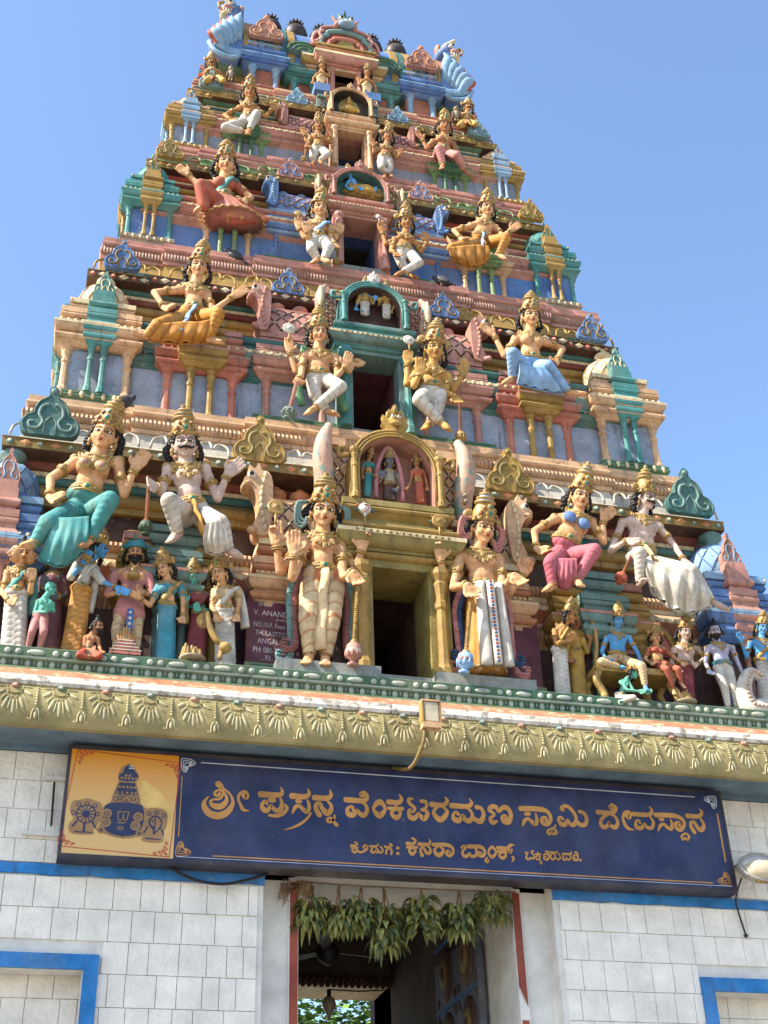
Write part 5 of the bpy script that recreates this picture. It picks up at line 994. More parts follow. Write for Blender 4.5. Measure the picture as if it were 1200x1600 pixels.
    # hair
    if hair:
        g = G(); hm_ = hair if isinstance(hair, str) else 'hair'
        g.ell(H(0, -.12, .12), (.4*u, .38*u, .4*u), hm_, HB, 14, 9)
        rn = random.Random(NF[0]+5)
        for s in (-1, 1):
            for k in range(9 if crown != 'bun' else 4): 
                q = k/8; g.ell(H(s*(.37+.14*math.sin(q*3)+rn.uniform(-.03, .03)), -.16+rn.uniform(-.06, .06), .12-.72*q), (.13*u, .13*u, .12*u), hm_, HB, 8, 6)
            g.cap(H(s*.3, .16, .25), H(s*.37, .1, .0), .06*u, .04*u, hm_, 7)
        if crown == 'bun':
            g.ell(H(0, -.04, .34), (.34*u, .36*u, .2*u), hm_, HB, 12, 8); g.ell(H(0, -.06, .58), (.19*u, .19*u, .17*u), hm_, HB, 10, 7); g.ell(H(0, -.06, .78), (.09*u, .09*u, .1*u), hm_, HB)
        g.build('hair', th)
    # crown
    if 'ct' in J and crown in ('tall', 'short'):
        c0 = H(0, -.04, .24); dd = V('ct')-c0; ax = up*dd.dot(up0)+hrt*dd.dot(hrt)*.9; hh = ax.length*.9; ax.normalize(); g = G(); k2 = 'gem' if NF[0] % 3 == 0 else 'cl_blue' if NF[0] % 3 == 1 else crn
        pr = [(.40, 0), (.44, .03), (.43, .08), (.39, .1), (.4, .12), (.36, .3, crn), (.32, .42), (.27, .5), (.27, .52), (.34, .55), (.34, .59), (.26, .61), (.24, .64, k2), (.29, .67), (.29, .71), (.2, .73), (.17, .77, k2), (.21, .8), (.19, .84), (.1, .87), (.06, .9), (.1, .94), (.05, .98), (.002, 1.)]
        if crown == 'short': pr = [(.40, 0), (.45, .05), (.44, .14), (.40, .18), (.42, .25), (.4, .4), (.33, .5), (.36, .56), (.26, .64), (.28, .7), (.16, .78), (.18, .85), (.05, .95), (.002, 1.)]
        g.lathe(c0, [(p[0]*u, p[1]*hh)+tuple(p[2:]) for p in pr], crn, 18, ax)
        rgt = hrt; fw_ = ax.cross(rgt)*-1; fw_ = fw_ if fw_.dot(hf) > 0 else -fw_
        for k in range(14): q = 6.283*k/14; g.ell(c0+ax*hh*.06+(rgt*math.cos(q)+fw_*math.sin(q))*.44*u, .05*u, crn, n=7, m=5)
        for x, z, rr in ((0, .2, .15), (-.26, .16, .1), (.26, .16, .1), (0, .38, .1), (-.18, .33, .07), (.18, .33, .07)):
            dpth = math.sqrt(max(.01, .41**2-x*x)); c = c0+ax*hh*z+rgt*x*u+fw_*dpth*u; g.ell(c, (rr*u, .05*u, rr*u*1.15), crn, (rgt, fw_, ax), 10, 6); g.ell(c+fw_*.04*u, (rr*.45*u, .03*u, rr*.5*u), 'gem' if x == 0 else 'lip', (rgt, fw_, ax), 8, 5)
        if crown == 'short' or NF[0] % 4 == 1:
            for s in (-1, 1): g.lathe(c0+rgt*s*.47*u+ax*hh*.12-fw_*.1*u, [(.001, -.03*u), (.2*u, -.03*u), (.22*u, 0), (.14*u, .03*u), (.06*u, .05*u), (.001, .06*u)], crn, 14, fw_)
        g.build('crown', th)
    if crown == 'turban':
        g = G(); 
        for k in range(5): g.tube([H(.44*math.cos(q)*(1-.06*k), -.04+.46*math.sin(q)*(1-.06*k), .26+.07*k+.06*math.sin(q+.6*k)) for q in [6.283*i/20 for i in range(20)]], .095*u, sash or 'teal', 8, True)
        g.ell(H(0, -.04, .5), (.36*u, .38*u, .16*u), sash or 'teal', HB); g.ell(H(0, .4, .42), (.08*u, .05*u, .1*u), 'gilt', HB); g.tube(cr([H(0, .36, .45), H(0, .36, .7), H(.02, .28, .95)], 5), [.07*u, .08*u, .09*u, .1*u, .1*u, .09*u, .08*u, .06*u, .04*u, .03*u, .01*u], 'green', 8, flat=.4)
        for s in (-1, 1): g.tube(cr([H(s*.42, 0, .3), H(s*.6, .05, .33), H(s*.78, .05, .22)], 4), [.1*u, .1*u, .09*u, .09*u, .08*u, .07*u, .05*u, .03*u, .01*u], sash or 'teal', 8, flat=.6)
        g.build('turban', th)
    # garments
    if cloth:
        g = G(); segs = []
        fl = None; g.ell(T_(0, 0, -.13*u), (.56*u*fat, .4*u*fat, .33*u), cloth, TB, 16, 9)
        if 'hm' in J and legs == 'skirt':
            hm = V('hm'); hw = (hem or .55)*u; n = 72; rows = 26; vs = []; Z = Vector((0, 0, 1)); rn = random.Random(NF[0])
            ph = [rn.uniform(-.3, .3) for _ in range(8)]
            for i in range(rows+1):
                q = i/rows; c = wa.lerp(hm, q)-tu*(.1*u*(1-q)); e_ = q**.75; rx = .47*u*fat+(hw-.47*u*fat)*e_; ry = .36*u*fat+(hw*.72-.36*u*fat)*e_
                for k in range(n):
                    a = 6.283*k/n; w_ = 1+(.03+.1*q)*(abs(math.sin(a*11+ph[k % 8]*.5+q*.8))-.5); vs.append(c+tr*(rx*w_*math.cos(a))+tf*(ry*w_*math.sin(a)))
            fs = [(i*n+k, i*n+(k+1) % n, (i+1)*n+(k+1) % n, (i+1)*n+k) for i in range(rows) for k in range(n)]+[list(range(rows*n, rows*n+n))]
            g = G(); g.add(vs, fs, cloth, True); g.tube([vs[rows*n+k]+Vector((0, 0, .03*u)) for k in range(n)], .04*u, 'gilt', 6, True); g.build('skirt', th); fl = None
        elif 'hm' in J:
            hm = V('hm'); ax = hm-wa; hw = (hem or .55)*u; n = 9
            for i in range(n):
                t0, t1 = i/n, (i+1)/n; hw = (hem or .55)*.88*u; r0 = .46*u*fat+(hw-.46*u*fat)*t0; r1 = .46*u*fat+(hw-.46*u*fat)*t1; 
                for s in (-1, 0, 1): g.cap(wa+ax*t0+tr*s*r0*.42, wa+ax*min(t1, .985)+tr*s*r1*.42, r0*.62, r1*.62, cloth, 12)
            fl = pleat(tuple(hm), u, 22, .05) if legs == 'skirt' else legfold([(tuple(wa+tr*-.2*u), tuple(hm+tr*-.2*u)), (tuple(wa+tr*.2*u), tuple(hm+tr*.2*u))], u, .3, .022)
        else:
            for h_, kn, an, tt in lg:
                e_ = an+(kn-an)*.12; g.cap(h_, kn, .36*u*fat, .265*u, cloth); g.cap(kn, e_, .265*u, .185*u, cloth); segs += [(tuple(h_), tuple(kn)), (tuple(kn), tuple(an))]
            if apron:
                pts = apron
            fl = legfold(segs, u, fold*1.25, .016)
        for k in [q for q in J if q[0] == 'd' and q[1:].isdigit() and int(q[1:]) % 2 == 1]:            # drapes: d1->d2, d3->d4 ...
            k2 = 'd%d' % (int(k[1:])+1); rr = .2*u; g.cap(V(k), V(k2), rr, rr*1.5, cloth, 10); segs.append((J[k], J[k2]))
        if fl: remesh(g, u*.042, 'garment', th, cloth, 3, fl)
        if apron and lg:
            g = G(); m0 = wa+tf*.42*u-tu*.15*u; m1 = (lg[0][2]+lg[1][2])/2+Vector((0, -.25*u, .1*u)); n = 12
            g.tube([m0+(m1-m0)*(i/n)+tr*.03*u*math.sin(i*1.2) for i in range(n+1)], [.13*u+.05*u*i/n for i in range(n+1)], apron, 10, flat=.45); g.build('front_pleat', th)
    if belt:
        g = G(); rx, ry = min(cw*.8, .6*u)*max(1, fat), .39*u*fat
        for z, r_ in ((.06, .045), (-.03, .06), (-.12, .045)):
            k = 1+.06*(1-z)*.6; g.tube([T_(rx*k*math.cos(q), ry*k*math.sin(q), z*u) for q in [6.283*i/28 for i in range(28)]], r_*u, belt, 7, True)
        g.ell(T_(0, ry*1.06, -.03*u), (.15*u, .06*u, .15*u), 'gilt', TB); g.ell(T_(0, ry*1.2, -.03*u), (.07*u, .04*u, .07*u), 'gem', TB)
        for k in range(5): g.ell(T_((k-2)*.22*u, ry*math.sqrt(max(.05, 1-((k-2)*.22*u/(rx*1.05))**2))*1.08, -.03*u), .06*u, 'gilt', n=7, m=5)
        g.build('belt', th)
    if top:
        g = G()
        g.ell(T_(0, .015*u, L*.66), (cw*.92, dp*1.1, L*.34), top, TB, 16, 10)
        for s in (-1, 1):
            if female: g.ell(T_(s*cw*.42, dp*.72, L*.58), (.275*u, .265*u, .265*u), top, TB, 12, 8)
        if top not in ('blouse_only',):
            for k, s, p0, a, c, t in arms:
                if k in 'lr': g.cap(p0, p0+(a-p0)*(.55 if female else .95), .235*u, .21*u, top)
        if not female: g.ell(T_(0, .02*u, L*.25), (min(cw*.8, .6*u*fat), dp*1.02, L*.42), top, TB, 16, 10)
        remesh(g, u*.045, 'bodice' if female else 'coat', th, top, 3)
    if sash and crown != 'turban':
        g = G(); s0 = sr+tu*.22*u; n = 14; pts = []
        for i in range(n+1):
            q = i/n; p = s0.lerp(T_(-cw*.75, 0, .0), q); pts.append(surf(p, tf)+tf*.03*u)
        g.tube(pts, [.16*u]*len(pts), sash, 8, flat=.45); e0 = sr+tu*.2*u-tf*.2*u
        g.tube(cr([s0+tf*.1*u, e0+tr*.12*u, e0+tr*.22*u-tu*L*.6, e0+tr*.26*u-tu*(L+.9*u)], 5), [.14*u+.008*u*i for i in range(16)], sash, 8, flat=.5); g.build('sash', th)
    if jewel:
        g = G()
        for q, (w_, d_) in enumerate(((.3, .22), (.42, .5), (.5, .9))[:3 if not top else 2]):
            pts = []
            for i in range(13):
                a = math.pi*i/12; x = -math.cos(a)*w_*u; z = L+.06*u-math.sin(a)**1.0*d_*u*.62; pts.append(surf(T_(x, 0, z), tf)+tf*.012*u)
            g.tube(pts, (.06, .045, .035)[q]*u, 'gilt', 6)
            for p in pts[2:-2]: g.ell(p-tu*.05*u, (.055*u, .035*u, .065*u) if q < 2 else (.05*u,)*3, 'gilt', TB, 7, 5)
            g.ell(pts[6]-tu*.08*u+tf*.02*u, (.09*u, .04*u, .11*u), 'gilt', TB, 9, 6)
        g.build('necklace', th)
        for k, s, p0, a, c, t in arms:
            d = (a-p0).normalized(); x_ = d.cross(Vector((0, 1, 0))).normalized(); y_ = d.cross(x_)
            if not (top and not female):
                g = G()
                for f_, rr, tk in ((.5, .18, .042), (.58, .172, .03)): g.tube([p0+(a-p0)*f_+(x_*math.cos(q)+y_*math.sin(q))*rr*ge for q in [6.283*i/14 for i in range(14)]], tk*u, 'gilt', 6, True)
                fc = tf if tf.dot(d) < .8 else tr; fc = (fc-d*fc.dot(d)).normalized(); g.ell(p0+(a-p0)*.5+fc*.2*ge, (.09*u, .05*u, .12*u), 'gilt', (d.cross(fc), fc, d), 8, 6); g.build('armlet', th)
                g = G(); g.ell(p0+tu*.12*u+tr*s*.03*u, (.17*u, .2*u, .1*u), 'gilt', TB, 9, 6); g.build('shoulder_ornament', th)
            d = (c-a).normalized(); x_ = d.cross(Vector((.2, 1, 0))).normalized(); y_ = d.cross(x_); g = G()
            for f_ in (.82, .9): g.tube([a+(c-a)*f_+(x_*math.cos(q)+y_*math.sin(q))*.125*ge for q in [6.283*i/14 for i in range(14)]], .036*u, 'gilt', 6, True)
            g.build('bracelet', th)
        for s in (-1, 1): g = G(); g.ell(H(s*.38, .02, -.24), (.07*u, .05*u, .1*u), 'gilt', HB, 8, 6); g.ell(H(s*.39, .03, -.36), .05*u, 'gilt', n=7, m=5); g.build('earring', th)
        for h_, kn, an, tt in lg: 
            d = (an-kn).normalized(); x_ = d.cross(Vector((.2, 1, 0))).normalized(); y_ = d.cross(x_); g = G(); g.tube([kn+(an-kn)*.93+(x_*math.cos(q)+y_*math.sin(q))*.16*u for q in [6.283*i/14 for i in range(14)]], .035*u, 'gilt', 6, True); g.build('anklet', th)
    NF[0] += 1
    return th, dict(u=u, arms={a[0]: a for a in arms}, wa=wa, tf=tf, tr=tr, tu=tu, ns=ns, H=H, lg=lg, surf=surf, L=L, cw=cw)
def hand(b, c, t, u, mode, s, wa):
    S = 'skin'; d = t-c; ln = max(d.length, .45*u); ln = min(ln, .74*u); d = d.normalized(); n = Vector((0, -1, 0)); n = (n-d*n.dot(d)); n = n.normalized() if n.length > .2 else Vector((-s, 0, 0)); sd = d.cross(n).normalized()
    if sd.dot(wa+Vector((0, 0, 0))-c) < 0: sd = -sd              # thumb towards the body
    pw, pl = .2*u, ln*.5
    for k in range(4): b.cap(c+sd*(k-1.5)*.05*u, c+d*pl+sd*(k-1.5)*.115*u*.95, .075*u, .062*u, S, 8)
    b.ell(c+d*pl*.55-n*.01*u, (pw*.9, .09*u, pl*.55), S, (sd, n, d), 10, 7)
    fl = ln*.52; bend = dict(open=.12, relax=.6, fist=1.45, point=.1)[mode]
    for k, q in ((-1.5, .8), (-.5, .95), (.5, 1.), (1.5, .92)):
        kk = bend
        if mode == 'point' and k < 0: kk = 1.5
        p = c+d*pl+sd*k*.105*u; a1 = kk*.5; d1 = (d*math.cos(a1)+n*math.sin(a1)+sd*k*.02*(1 if mode == 'open' else .3)).normalized(); p1 = p+d1*fl*.5*q; a2 = kk*1.5; d2 = (d*math.cos(a2)+n*math.sin(a2)+sd*k*.01).normalized(); p2 = p1+d2*fl*.5*q
        b.cap(p, p1, .056*u, .05*u, S, 8); b.cap(p1, p2, .05*u, .04*u, S, 8)
    p = c+d*pl*.3+sd*pw*.7; d1 = (d*.55+sd*.75+n*.3*min(1, bend+.3)).normalized(); p1 = p+d1*.17*u; d2 = (d*(.9)+sd*(.35-bend*.5)+n*.4*bend).normalized(); b.cap(c+d*pl*.25+sd*pw*.2, p, .075*u, .066*u, S, 8); b.cap(p, p1, .064*u, .056*u, S, 8); b.cap(p1, p1+d2*.17*u, .055*u, .042*u, S, 8)
def mace(par, p0, p1, r, shaft='gilt', bulb='blue', band='red', name='mace'):
    g = G(); p0, p1 = Vector(p0), Vector(p1); d = (p0-p1); L = d.length; d.normalize()
    g.lathe(p1, [(r*.5, 0), (r*.7, L*.03), (r*.3, L*.05), (r*.4, L*.07, bulb), (r*.95, L*.11, bulb), (r, L*.15, bulb), (r*1.04, L*.165, band), (r*1.04, L*.19, band), (r, L*.2, bulb), (r*.9, L*.25, bulb), (r*.4, L*.29, bulb), (r*.5, L*.3, shaft), (r*.3, L*.32, shaft)], bulb, 16, d)
    for k in range(10): q = 6.283*k/10; x_ = d.cross(Vector((0, 1, 0))).normalized(); y_ = d.cross(x_); g.ell(p1+d*L*.145+(x_*math.cos(q)+y_*math.sin(q))*r*.95, (r*.2, r*.2, L*.05), bulb, (x_, y_, d), 7, 5)
    n = 26
    for k in range(n): t = .31+.69*k/n; g.ell(p1+d*L*t, (r*.3, r*.3, L*.7/n*.6), shaft, (d.cross(Vector((0, 1, 0))).normalized(), d.cross(d.cross(Vector((0, 1, 0))).normalized()), d), 9, 5)
    return g.build(name, par)
def disc(par, c, r, mat='gilt', conch=False):
    g = G(); c = Vector(c); g.tube([c-Vector((0, 0, r*.7)), c-Vector((0, 0, r*2.6))], r*.14, 'gilt', 6)
    if not conch:
        g.lathe(c, [(.001, -r*.2), (r, -r*.2), (r*1.02, 0), (r*.85, r*.16), (r*.7, r*.1), (r*.5, r*.18), (r*.22, r*.22), (r*.1, r*.34), (.001, r*.36)], mat, 18, (0, -1, 0))
    else:
        g.ell(c, (r*.85, r*.6, r*.8), 'cl_white'); g.cap(c-Vector((0, 0, r*.5)), c-Vector((0, 0, r*1.3)), r*.35, r*.08, 'cl_white'); g.tube(cr([c+Vector((-.2*r, -.6*r, .3*r)), c+Vector((.25*r, -.62*r, .2*r)), c+Vector((.2*r, -.6*r, -.4*r)), c+Vector((-.1*r, -.5*r, -.8*r))], 4), r*.08, 'lip', 5)
    for q, m in ((90, 'rust'), (0, 'dteal'), (180, 'dteal'), (45, 'rust'), (135, 'rust')):
        a = R(q); p = c+Vector((math.cos(a)*r*1.0, .02, math.sin(a)*r*1.0)); g.cap(p, p+Vector((math.cos(a)*r*.35, 0, math.sin(a)*r*.35)), r*.24, r*.06, m, 8)
    return g.build('conch' if conch else 'discus', par)
def bracehand(f, k): return f['arms'][k][4]+(f['arms'][k][5]-f['arms'][k][4])*.6
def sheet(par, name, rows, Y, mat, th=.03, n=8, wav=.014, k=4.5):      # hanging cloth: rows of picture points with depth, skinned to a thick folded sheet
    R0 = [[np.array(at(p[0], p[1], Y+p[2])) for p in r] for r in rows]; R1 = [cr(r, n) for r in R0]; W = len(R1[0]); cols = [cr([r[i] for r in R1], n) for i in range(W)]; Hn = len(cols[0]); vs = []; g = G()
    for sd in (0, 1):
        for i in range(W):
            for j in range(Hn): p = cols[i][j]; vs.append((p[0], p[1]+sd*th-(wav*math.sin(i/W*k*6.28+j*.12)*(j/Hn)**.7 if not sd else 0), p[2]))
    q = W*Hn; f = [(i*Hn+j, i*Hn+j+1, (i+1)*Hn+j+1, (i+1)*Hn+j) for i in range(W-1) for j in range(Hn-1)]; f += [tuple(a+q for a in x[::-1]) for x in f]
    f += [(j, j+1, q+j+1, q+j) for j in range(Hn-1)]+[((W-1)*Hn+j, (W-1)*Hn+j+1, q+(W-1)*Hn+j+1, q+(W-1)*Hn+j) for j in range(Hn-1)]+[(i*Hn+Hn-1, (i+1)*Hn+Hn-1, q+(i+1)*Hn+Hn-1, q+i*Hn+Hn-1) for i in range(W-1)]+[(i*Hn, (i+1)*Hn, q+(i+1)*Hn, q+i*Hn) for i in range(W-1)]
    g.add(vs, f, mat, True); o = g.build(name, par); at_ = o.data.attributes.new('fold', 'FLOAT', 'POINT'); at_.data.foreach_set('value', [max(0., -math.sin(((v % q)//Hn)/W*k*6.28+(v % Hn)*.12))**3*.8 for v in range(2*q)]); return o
# ---- the two door guardians
FE, f = figure('guardian_statue', 'four-armed guardian statue in cream pleated dhoti left of the tower door, twisted golden mace', 'ch:502,826 tp:504,787 ct:504,747 ns:504,836 sl:477,846 sr:531,849 el:457,902,-.12 wl:460,866,-.2 hl:459,828,-.2 er:536,902,-.08 wr:552,895,-.2 hr:563,919,-.22 eL:438,893 wL:432,850,-.08 hL:430,812,-.08 eR:557,892 wR:565,858,-.06 hR:569,822,-.06 wa:503,893 pl:488,918 kl:481,967,-.05 al:484,1026 tl:478,1035,-.12 pr:519,918 kr:518,967,-.05 ar:508,1028 tr:508,1037,-.12', -.05, cloth='cl_cream', fold=.3, apron='lat1', vox=.03, hands=dict(l='open', L='point', R='point', r='relax'))
mace(FE, at(559, 914, -.27), at(551, 1041, -.2), .055, 'gilt', 'rose', 'cl_white'); disc(FE, at(431, 792, -.14), .062); disc(FE, at(570, 795, -.12), .06, conch=True)
def side_sash(th, f, cols, s):
    u = f['u']; g = G()
    for i, c in enumerate(cols):
        p = f['wa']+f['tr']*s*(.5+.14*i)*u; pts = cr([p, p+Vector((s*.22*u, .05, -.7*u)), p+Vector((s*.2*u, .05, -1.7*u)), p+Vector((s*.22*u, .02, (-2.35-.35*(i % 2))*u)), p+Vector((s*.5*u, 0, (-2.55-.35*(i % 2))*u)), p+Vector((s*.56*u, 0, (-2.3-.35*(i % 2))*u)), p+Vector((s*.4*u, 0, (-2.25-.35*(i % 2))*u))], 5)
        g.tube(pts, [.11*u]*20+[.11*u-.006*u*k for k in range(len(pts)-20)], c, 9, flat=.7)
        for k in range(1, 26, 2):
            if k < len(pts): g.ell(Vector(pts[k])+Vector((0, -.08*u, 0)), (.09*u, .04*u, .03*u), c, n=7, m=5)
        g.build('side_sash', th)
for s in (-1, 1): side_sash(FE, f, ['cl_pink', 'greyteal'], s)
def ear_scrolls(th, f, c):
    H = f['H']
    for s in (-1, 1):
        g = G()
        for k in range(3): g.tube(cr([H(s*(.4+.08*k), -.05, .3-.05*k), H(s*(.62+.07*k), -.05, .2), H(s*(.66+.05*k), -.05, -.15-.1*k), H(s*(.5+.05*k), -.0, -.32-.1*k), H(s*.44, .02, -.2-.08*k)], 5), .05*f['u'], c, 7)
        g.build('ear_scroll', th)
ear_scrolls(FE, f, 'greyteal')
FF, f = figure('guardian_statue', 'four-armed guardian statue in yellow and white robe right of the tower door, blue-bulbed mace', 'ch:750,851 tp:750,815 ct:743,770 ns:748,861 sl:718,873 sr:779,876 el:709,918,-.08 wl:730,914,-.2 hl:739,940,-.22 er:786,920,-.08 wr:802,899,-.2 hr:822,918,-.24 eL:694,908 wL:688,873,-.06 hL:686,830,-.06 eR:796,926,.02 wR:819,896,-.02 hR:826,876,-.02 wa:754,918 hm:758,1052', -.05, cloth='cl_yellow', hem=.62, legs='skirt', vox=.03, yaw=12, hands=dict(L='point', l='relax', r='relax', R='relax'))
mace(FF, at(736, 938, -.25), at(725, 1053, -.2), .058, 'gilt', 'cl_blue', 'rust'); disc(FF, at(686, 814, -.12), .055, 'gold')
g = G(); u = f['u']
Z_ = (f['wa'].z-at(758, 1050, -.05).z)/13
for dx, wd in ((-.26, .15), (.33, .13)): g.tube([f['wa']+f['tr']*dx*u+f['tf']*.5*u+Vector((dx*.012*i*u, -.012*i*u, -.1*u-i*Z_)) for i in range(14)], [wd*u*(1+.02*i) for i in range(14)], 'cl_white', 9, flat=.55)
g.tube([f['wa']+f['tr']*.03*u+f['tf']*.58*u+Vector((0, -.012*i*u, -.1*u-i*Z_)) for i in range(14)], .13*u, 'cl_white', 9, flat=.55)
for i in range(24): g.ell(f['wa']+f['tr']*.03*u+f['tf']*.65*u+Vector((0, -.0065*i*u, -.15*u-i*Z_*.54)), (.055*u, .03*u, .055*u), 'dblue' if i % 2 else 'red', n=8, m=5)
g.build('front_panel', FF)
for s in (-1, 1): side_sash(FF, f, ['blue', 'cl_pink'], s)
ear_scrolls(FF, f, 'cl_pink')
# ---- large seated figures, first storey
A, f = figure('seated_statue', 'seated woman statue in teal trousers with tilted golden crown above the left crowd', 'ch:157,704 tp:171,669 ct:194,632 ns:150,716 sl:118,722 sr:184,724 el:79,748 wl:78,775,-.05 hl:102,789,-.16 er:194,773 wr:210,733,-.05 hr:231,704,-.05 wa:135,771 pl:116,800 kl:74,818,-.2 al:54,850,-.15 tl:36,852,-.2 pr:148,800 kr:172,781,-.28 ar:138,845,-.2 tr:125,852,-.25', -.02, female=True, cloth='cl_teal', pitch=0, yaw=-8)
for s in (-1, 1): g = G(); c = f['surf'](f['wa']+f['tu']*f['L']*.58+f['tr']*s*f['cw']*.42, f['tf']); g.ell(c, (.2*f['u'], .06*f['u'], .2*f['u']), 'gilt', (f['tr'], f['tf'], f['tu'])); g.ell(c+f['tf']*.05*f['u'], (.1*f['u'], .04*f['u'], .1*f['u']), 'rose', (f['tr'], f['tf'], f['tu'])); g.build('breast_plate', A)
sheet(A, 'hanging_cloth', [[(88, 808, -.22), (112, 808, -.26), (140, 806, -.26)], [(72, 845, -.24), (105, 848, -.28), (138, 838, -.28)], [(60, 872, -.18), (96, 884, -.2), (130, 862, -.2)]], -.02, 'cl_teal')
Bm, f = figure('seated_statue', 'seated moustached man statue in white dhoti leaning on a golden club, left side', 'ch:288,718 tp:287,682 ct:282,642 ns:290,729 sl:263,734 sr:320,733 el:252,770 wl:243,760,-.1 hl:232,756,-.14 er:340,779 wr:355,742,-.05 hr:380,720,-.08 wa:298,789 pl:288,806 kl:265,783,-.3 al:278,835,-.15 tl:265,845,-.2 pr:318,808 kr:345,818,-.3 ar:357,860,-.2 tr:376,869,-.25', -.02, 'skin_pale', cloth='cl_white', stash=True, apron='cl_yellow')
sheet(Bm, 'hanging_cloth', [[(322, 815, -.34), (338, 812, -.36), (352, 820, -.34)], [(318, 840, -.3), (336, 845, -.32), (357, 845, -.3)], [(322, 860, -.22), (340, 866, -.24), (362, 856, -.24)]], -.02, 'cl_white')
mace(Bm, at(232, 760, -.15), at(227, 836, -.12), .045, 'rust', 'dgreen', 'dgreen', 'club')
C_, f = figure('seated_statue', 'seated woman statue in rose trousers with blue breast plates above the right crowd', 'ch:902,796 tp:903,767 ct:910,728 ns:903,804 sl:866,812 sr:924,817 el:835,830 wl:838,856,-.05 hl:864,872,-.15 er:943,847 wr:942,812,-.05 hr:961,793,-.05 wa:885,847 pl:872,868 kl:860,880,-.2 al:864,916,-.15 tl:852,922,-.2 pr:896,869 kr:929,860,-.28 ar:900,908,-.2 tr:908,915,-.28', -.02, female=True, cloth='cl_rose', yaw=5)
for s in (-1, 1): g = G(); c = f['surf'](f['wa']+f['tu']*f['L']*.58+f['tr']*s*f['cw']*.42, f['tf']); g.ell(c-f['tf']*.08*f['u'], (.26*f['u'], .13*f['u'], .24*f['u']), 'blue', (f['tr'], f['tf'], f['tu'])); g.build('breast_plate', C_)
sheet(C_, 'hanging_cloth', [[(872, 872, -.24), (886, 872, -.26), (902, 872, -.28)], [(870, 895, -.22), (886, 900, -.25), (902, 895, -.25)], [(872, 915, -.16), (886, 920, -.17), (898, 912, -.18)]], -.02, 'cl_rose')
D_, f = figure('seated_statue', 'seated moustached man statue with wide white robe over one knee, right side', 'ch:1007,797 tp:1002,770 ct:987,733 ns:1004,808 sl:972,818 sr:1030,825 el:954,861 wl:982,843,-.15 hl:998,853,-.2 er:1053,852 wr:1069,876,-.1 hr:1078,886,-.14 wa:1001,857 pl:990,874 kl:1000,864,-.3 al:1000,912,-.2 pr:1016,880 kr:1082,892,-.35 ar:1112,940,-.25 tr:1136,952,-.3', -.02, 'skin_pale', cloth='cl_white', stash=True, yaw=22, apron='cl_cream')
sheet(D_, 'lap_cloth', [[(1008, 872, -.3), (1040, 882, -.36), (1078, 890, -.42), (1100, 912, -.36)], [(1012, 895, -.3), (1042, 908, -.38), (1080, 918, -.42), (1108, 928, -.34)], [(1020, 925, -.22), (1048, 948, -.28), (1080, 957, -.3), (1112, 947, -.28)]], -.02, 'cl_white', wav=.03)
mace(D_, at(992, 856, -.24), at(966, 912, -.15), .045, 'rust', 'red', 'red', 'club')
# ---- second storey
q1, f = figure('seated_statue', 'crowned man statue in yellow dhoti on the left pink pedestal, second storey', 'ch:308,435 tp:311,411 ct:320,382 ns:305,446 sl:282,453 sr:323,461 el:241,457 wl:256,480,-.1 hl:276,486,-.2 er:333,486,-.05 wr:364,463,-.1 hr:387,450,-.12 wa:302,484 pl:290,496 kl:246,508,-.2 al:228,526,-.15 tl:210,520,-.15 pr:314,497 kr:341,490,-.3 ar:326,530,-.2 tr:346,535,-.25', .45, cloth='cl_yellow', apron='cl_blue')
sheet(q1, 'hanging_cloth', [[(250, 506, -.24), (285, 502, -.26), (312, 502, -.28), (338, 496, -.3)], [(240, 522, -.2), (280, 522, -.24), (310, 522, -.26), (334, 520, -.26)], [(232, 531, -.15), (278, 535, -.16), (306, 534, -.17), (328, 533, -.2)]], .45, 'cl_yellow', wav=.015)
q2, f = figure('seated_statue', 'bejewelled woman statue in pale blue sari on the right pedestal, second storey', 'ch:828,512 tp:825,488 ct:823,462 ns:828,522 sl:805,532 sr:849,534 el:788,556 wl:772,524 hl:750,507 er:879,545 wr:870,564,-.15 hr:857,572,-.24 wa:828,562 pl:817,574 kl:801,552,-.28 al:801,592,-.15 tl:787,598,-.2 pr:842,575 kr:856,572,-.28 ar:888,613,-.15 tr:914,616,-.2', .45, female=True, cloth='cl_blue')
sheet(q2, 'hanging_cloth', [[(812, 566, -.3), (830, 572, -.28), (850, 572, -.3)], [(812, 582, -.26), (834, 588, -.26), (866, 592, -.28)], [(808, 598, -.2), (838, 606, -.2), (880, 614, -.2)]], .45, 'cl_blue', wav=.02)
GL, f = figure('guardian_statue', 'crossed-leg guardian statue with green shawl left of the second-storey door', 'ch:498,538 tp:496,514 ct:493,484 ns:498,548 sl:474,557 sr:524,560 el:470,588,-.1 wl:466,592,-.12 hl:465,606,-.14 er:527,588,-.05 wr:540,573,-.12 hr:547,549,-.14 eL:462,580 wL:452,549,-.04 hL:451,528,-.04 eR:545,580,.02 wR:556,563,0 hR:569,573,0 wa:498,586 pl:490,594 kl:492,617,-.03 al:512,643,-.02 tl:527,648,-.08 pr:509,594 kr:533,604,-.16 ar:491,638,-.14 tr:479,646,-.2', .36, cloth='cl_white', fold=.25, hands=dict(l='fist'))
mace(GL, at(464, 596, .2), at(449, 655, .25), .06, 'rose', 'greyteal', 'brown'); disc(GL, at(452, 513, .28), .055, 'cl_white')
g = G(); u = f['u']
for s, q in ((-1, 1.), (1, 1.)): p = f['ns']+f['tr']*s*.62*u; g.tube(cr([p+f['tu']*.1*u, p+f['tr']*s*.12*u-f['tu']*.9*u-f['tf']*.1*u, p+f['tr']*s*.25*u-f['tu']*2.2*u, p+f['tr']*s*(.1 if s < 0 else .55)*u-f['tu']*3.1*u], 6), .17*u, 'cl_green', 9, flat=.5)
g.build('shawl', GL)
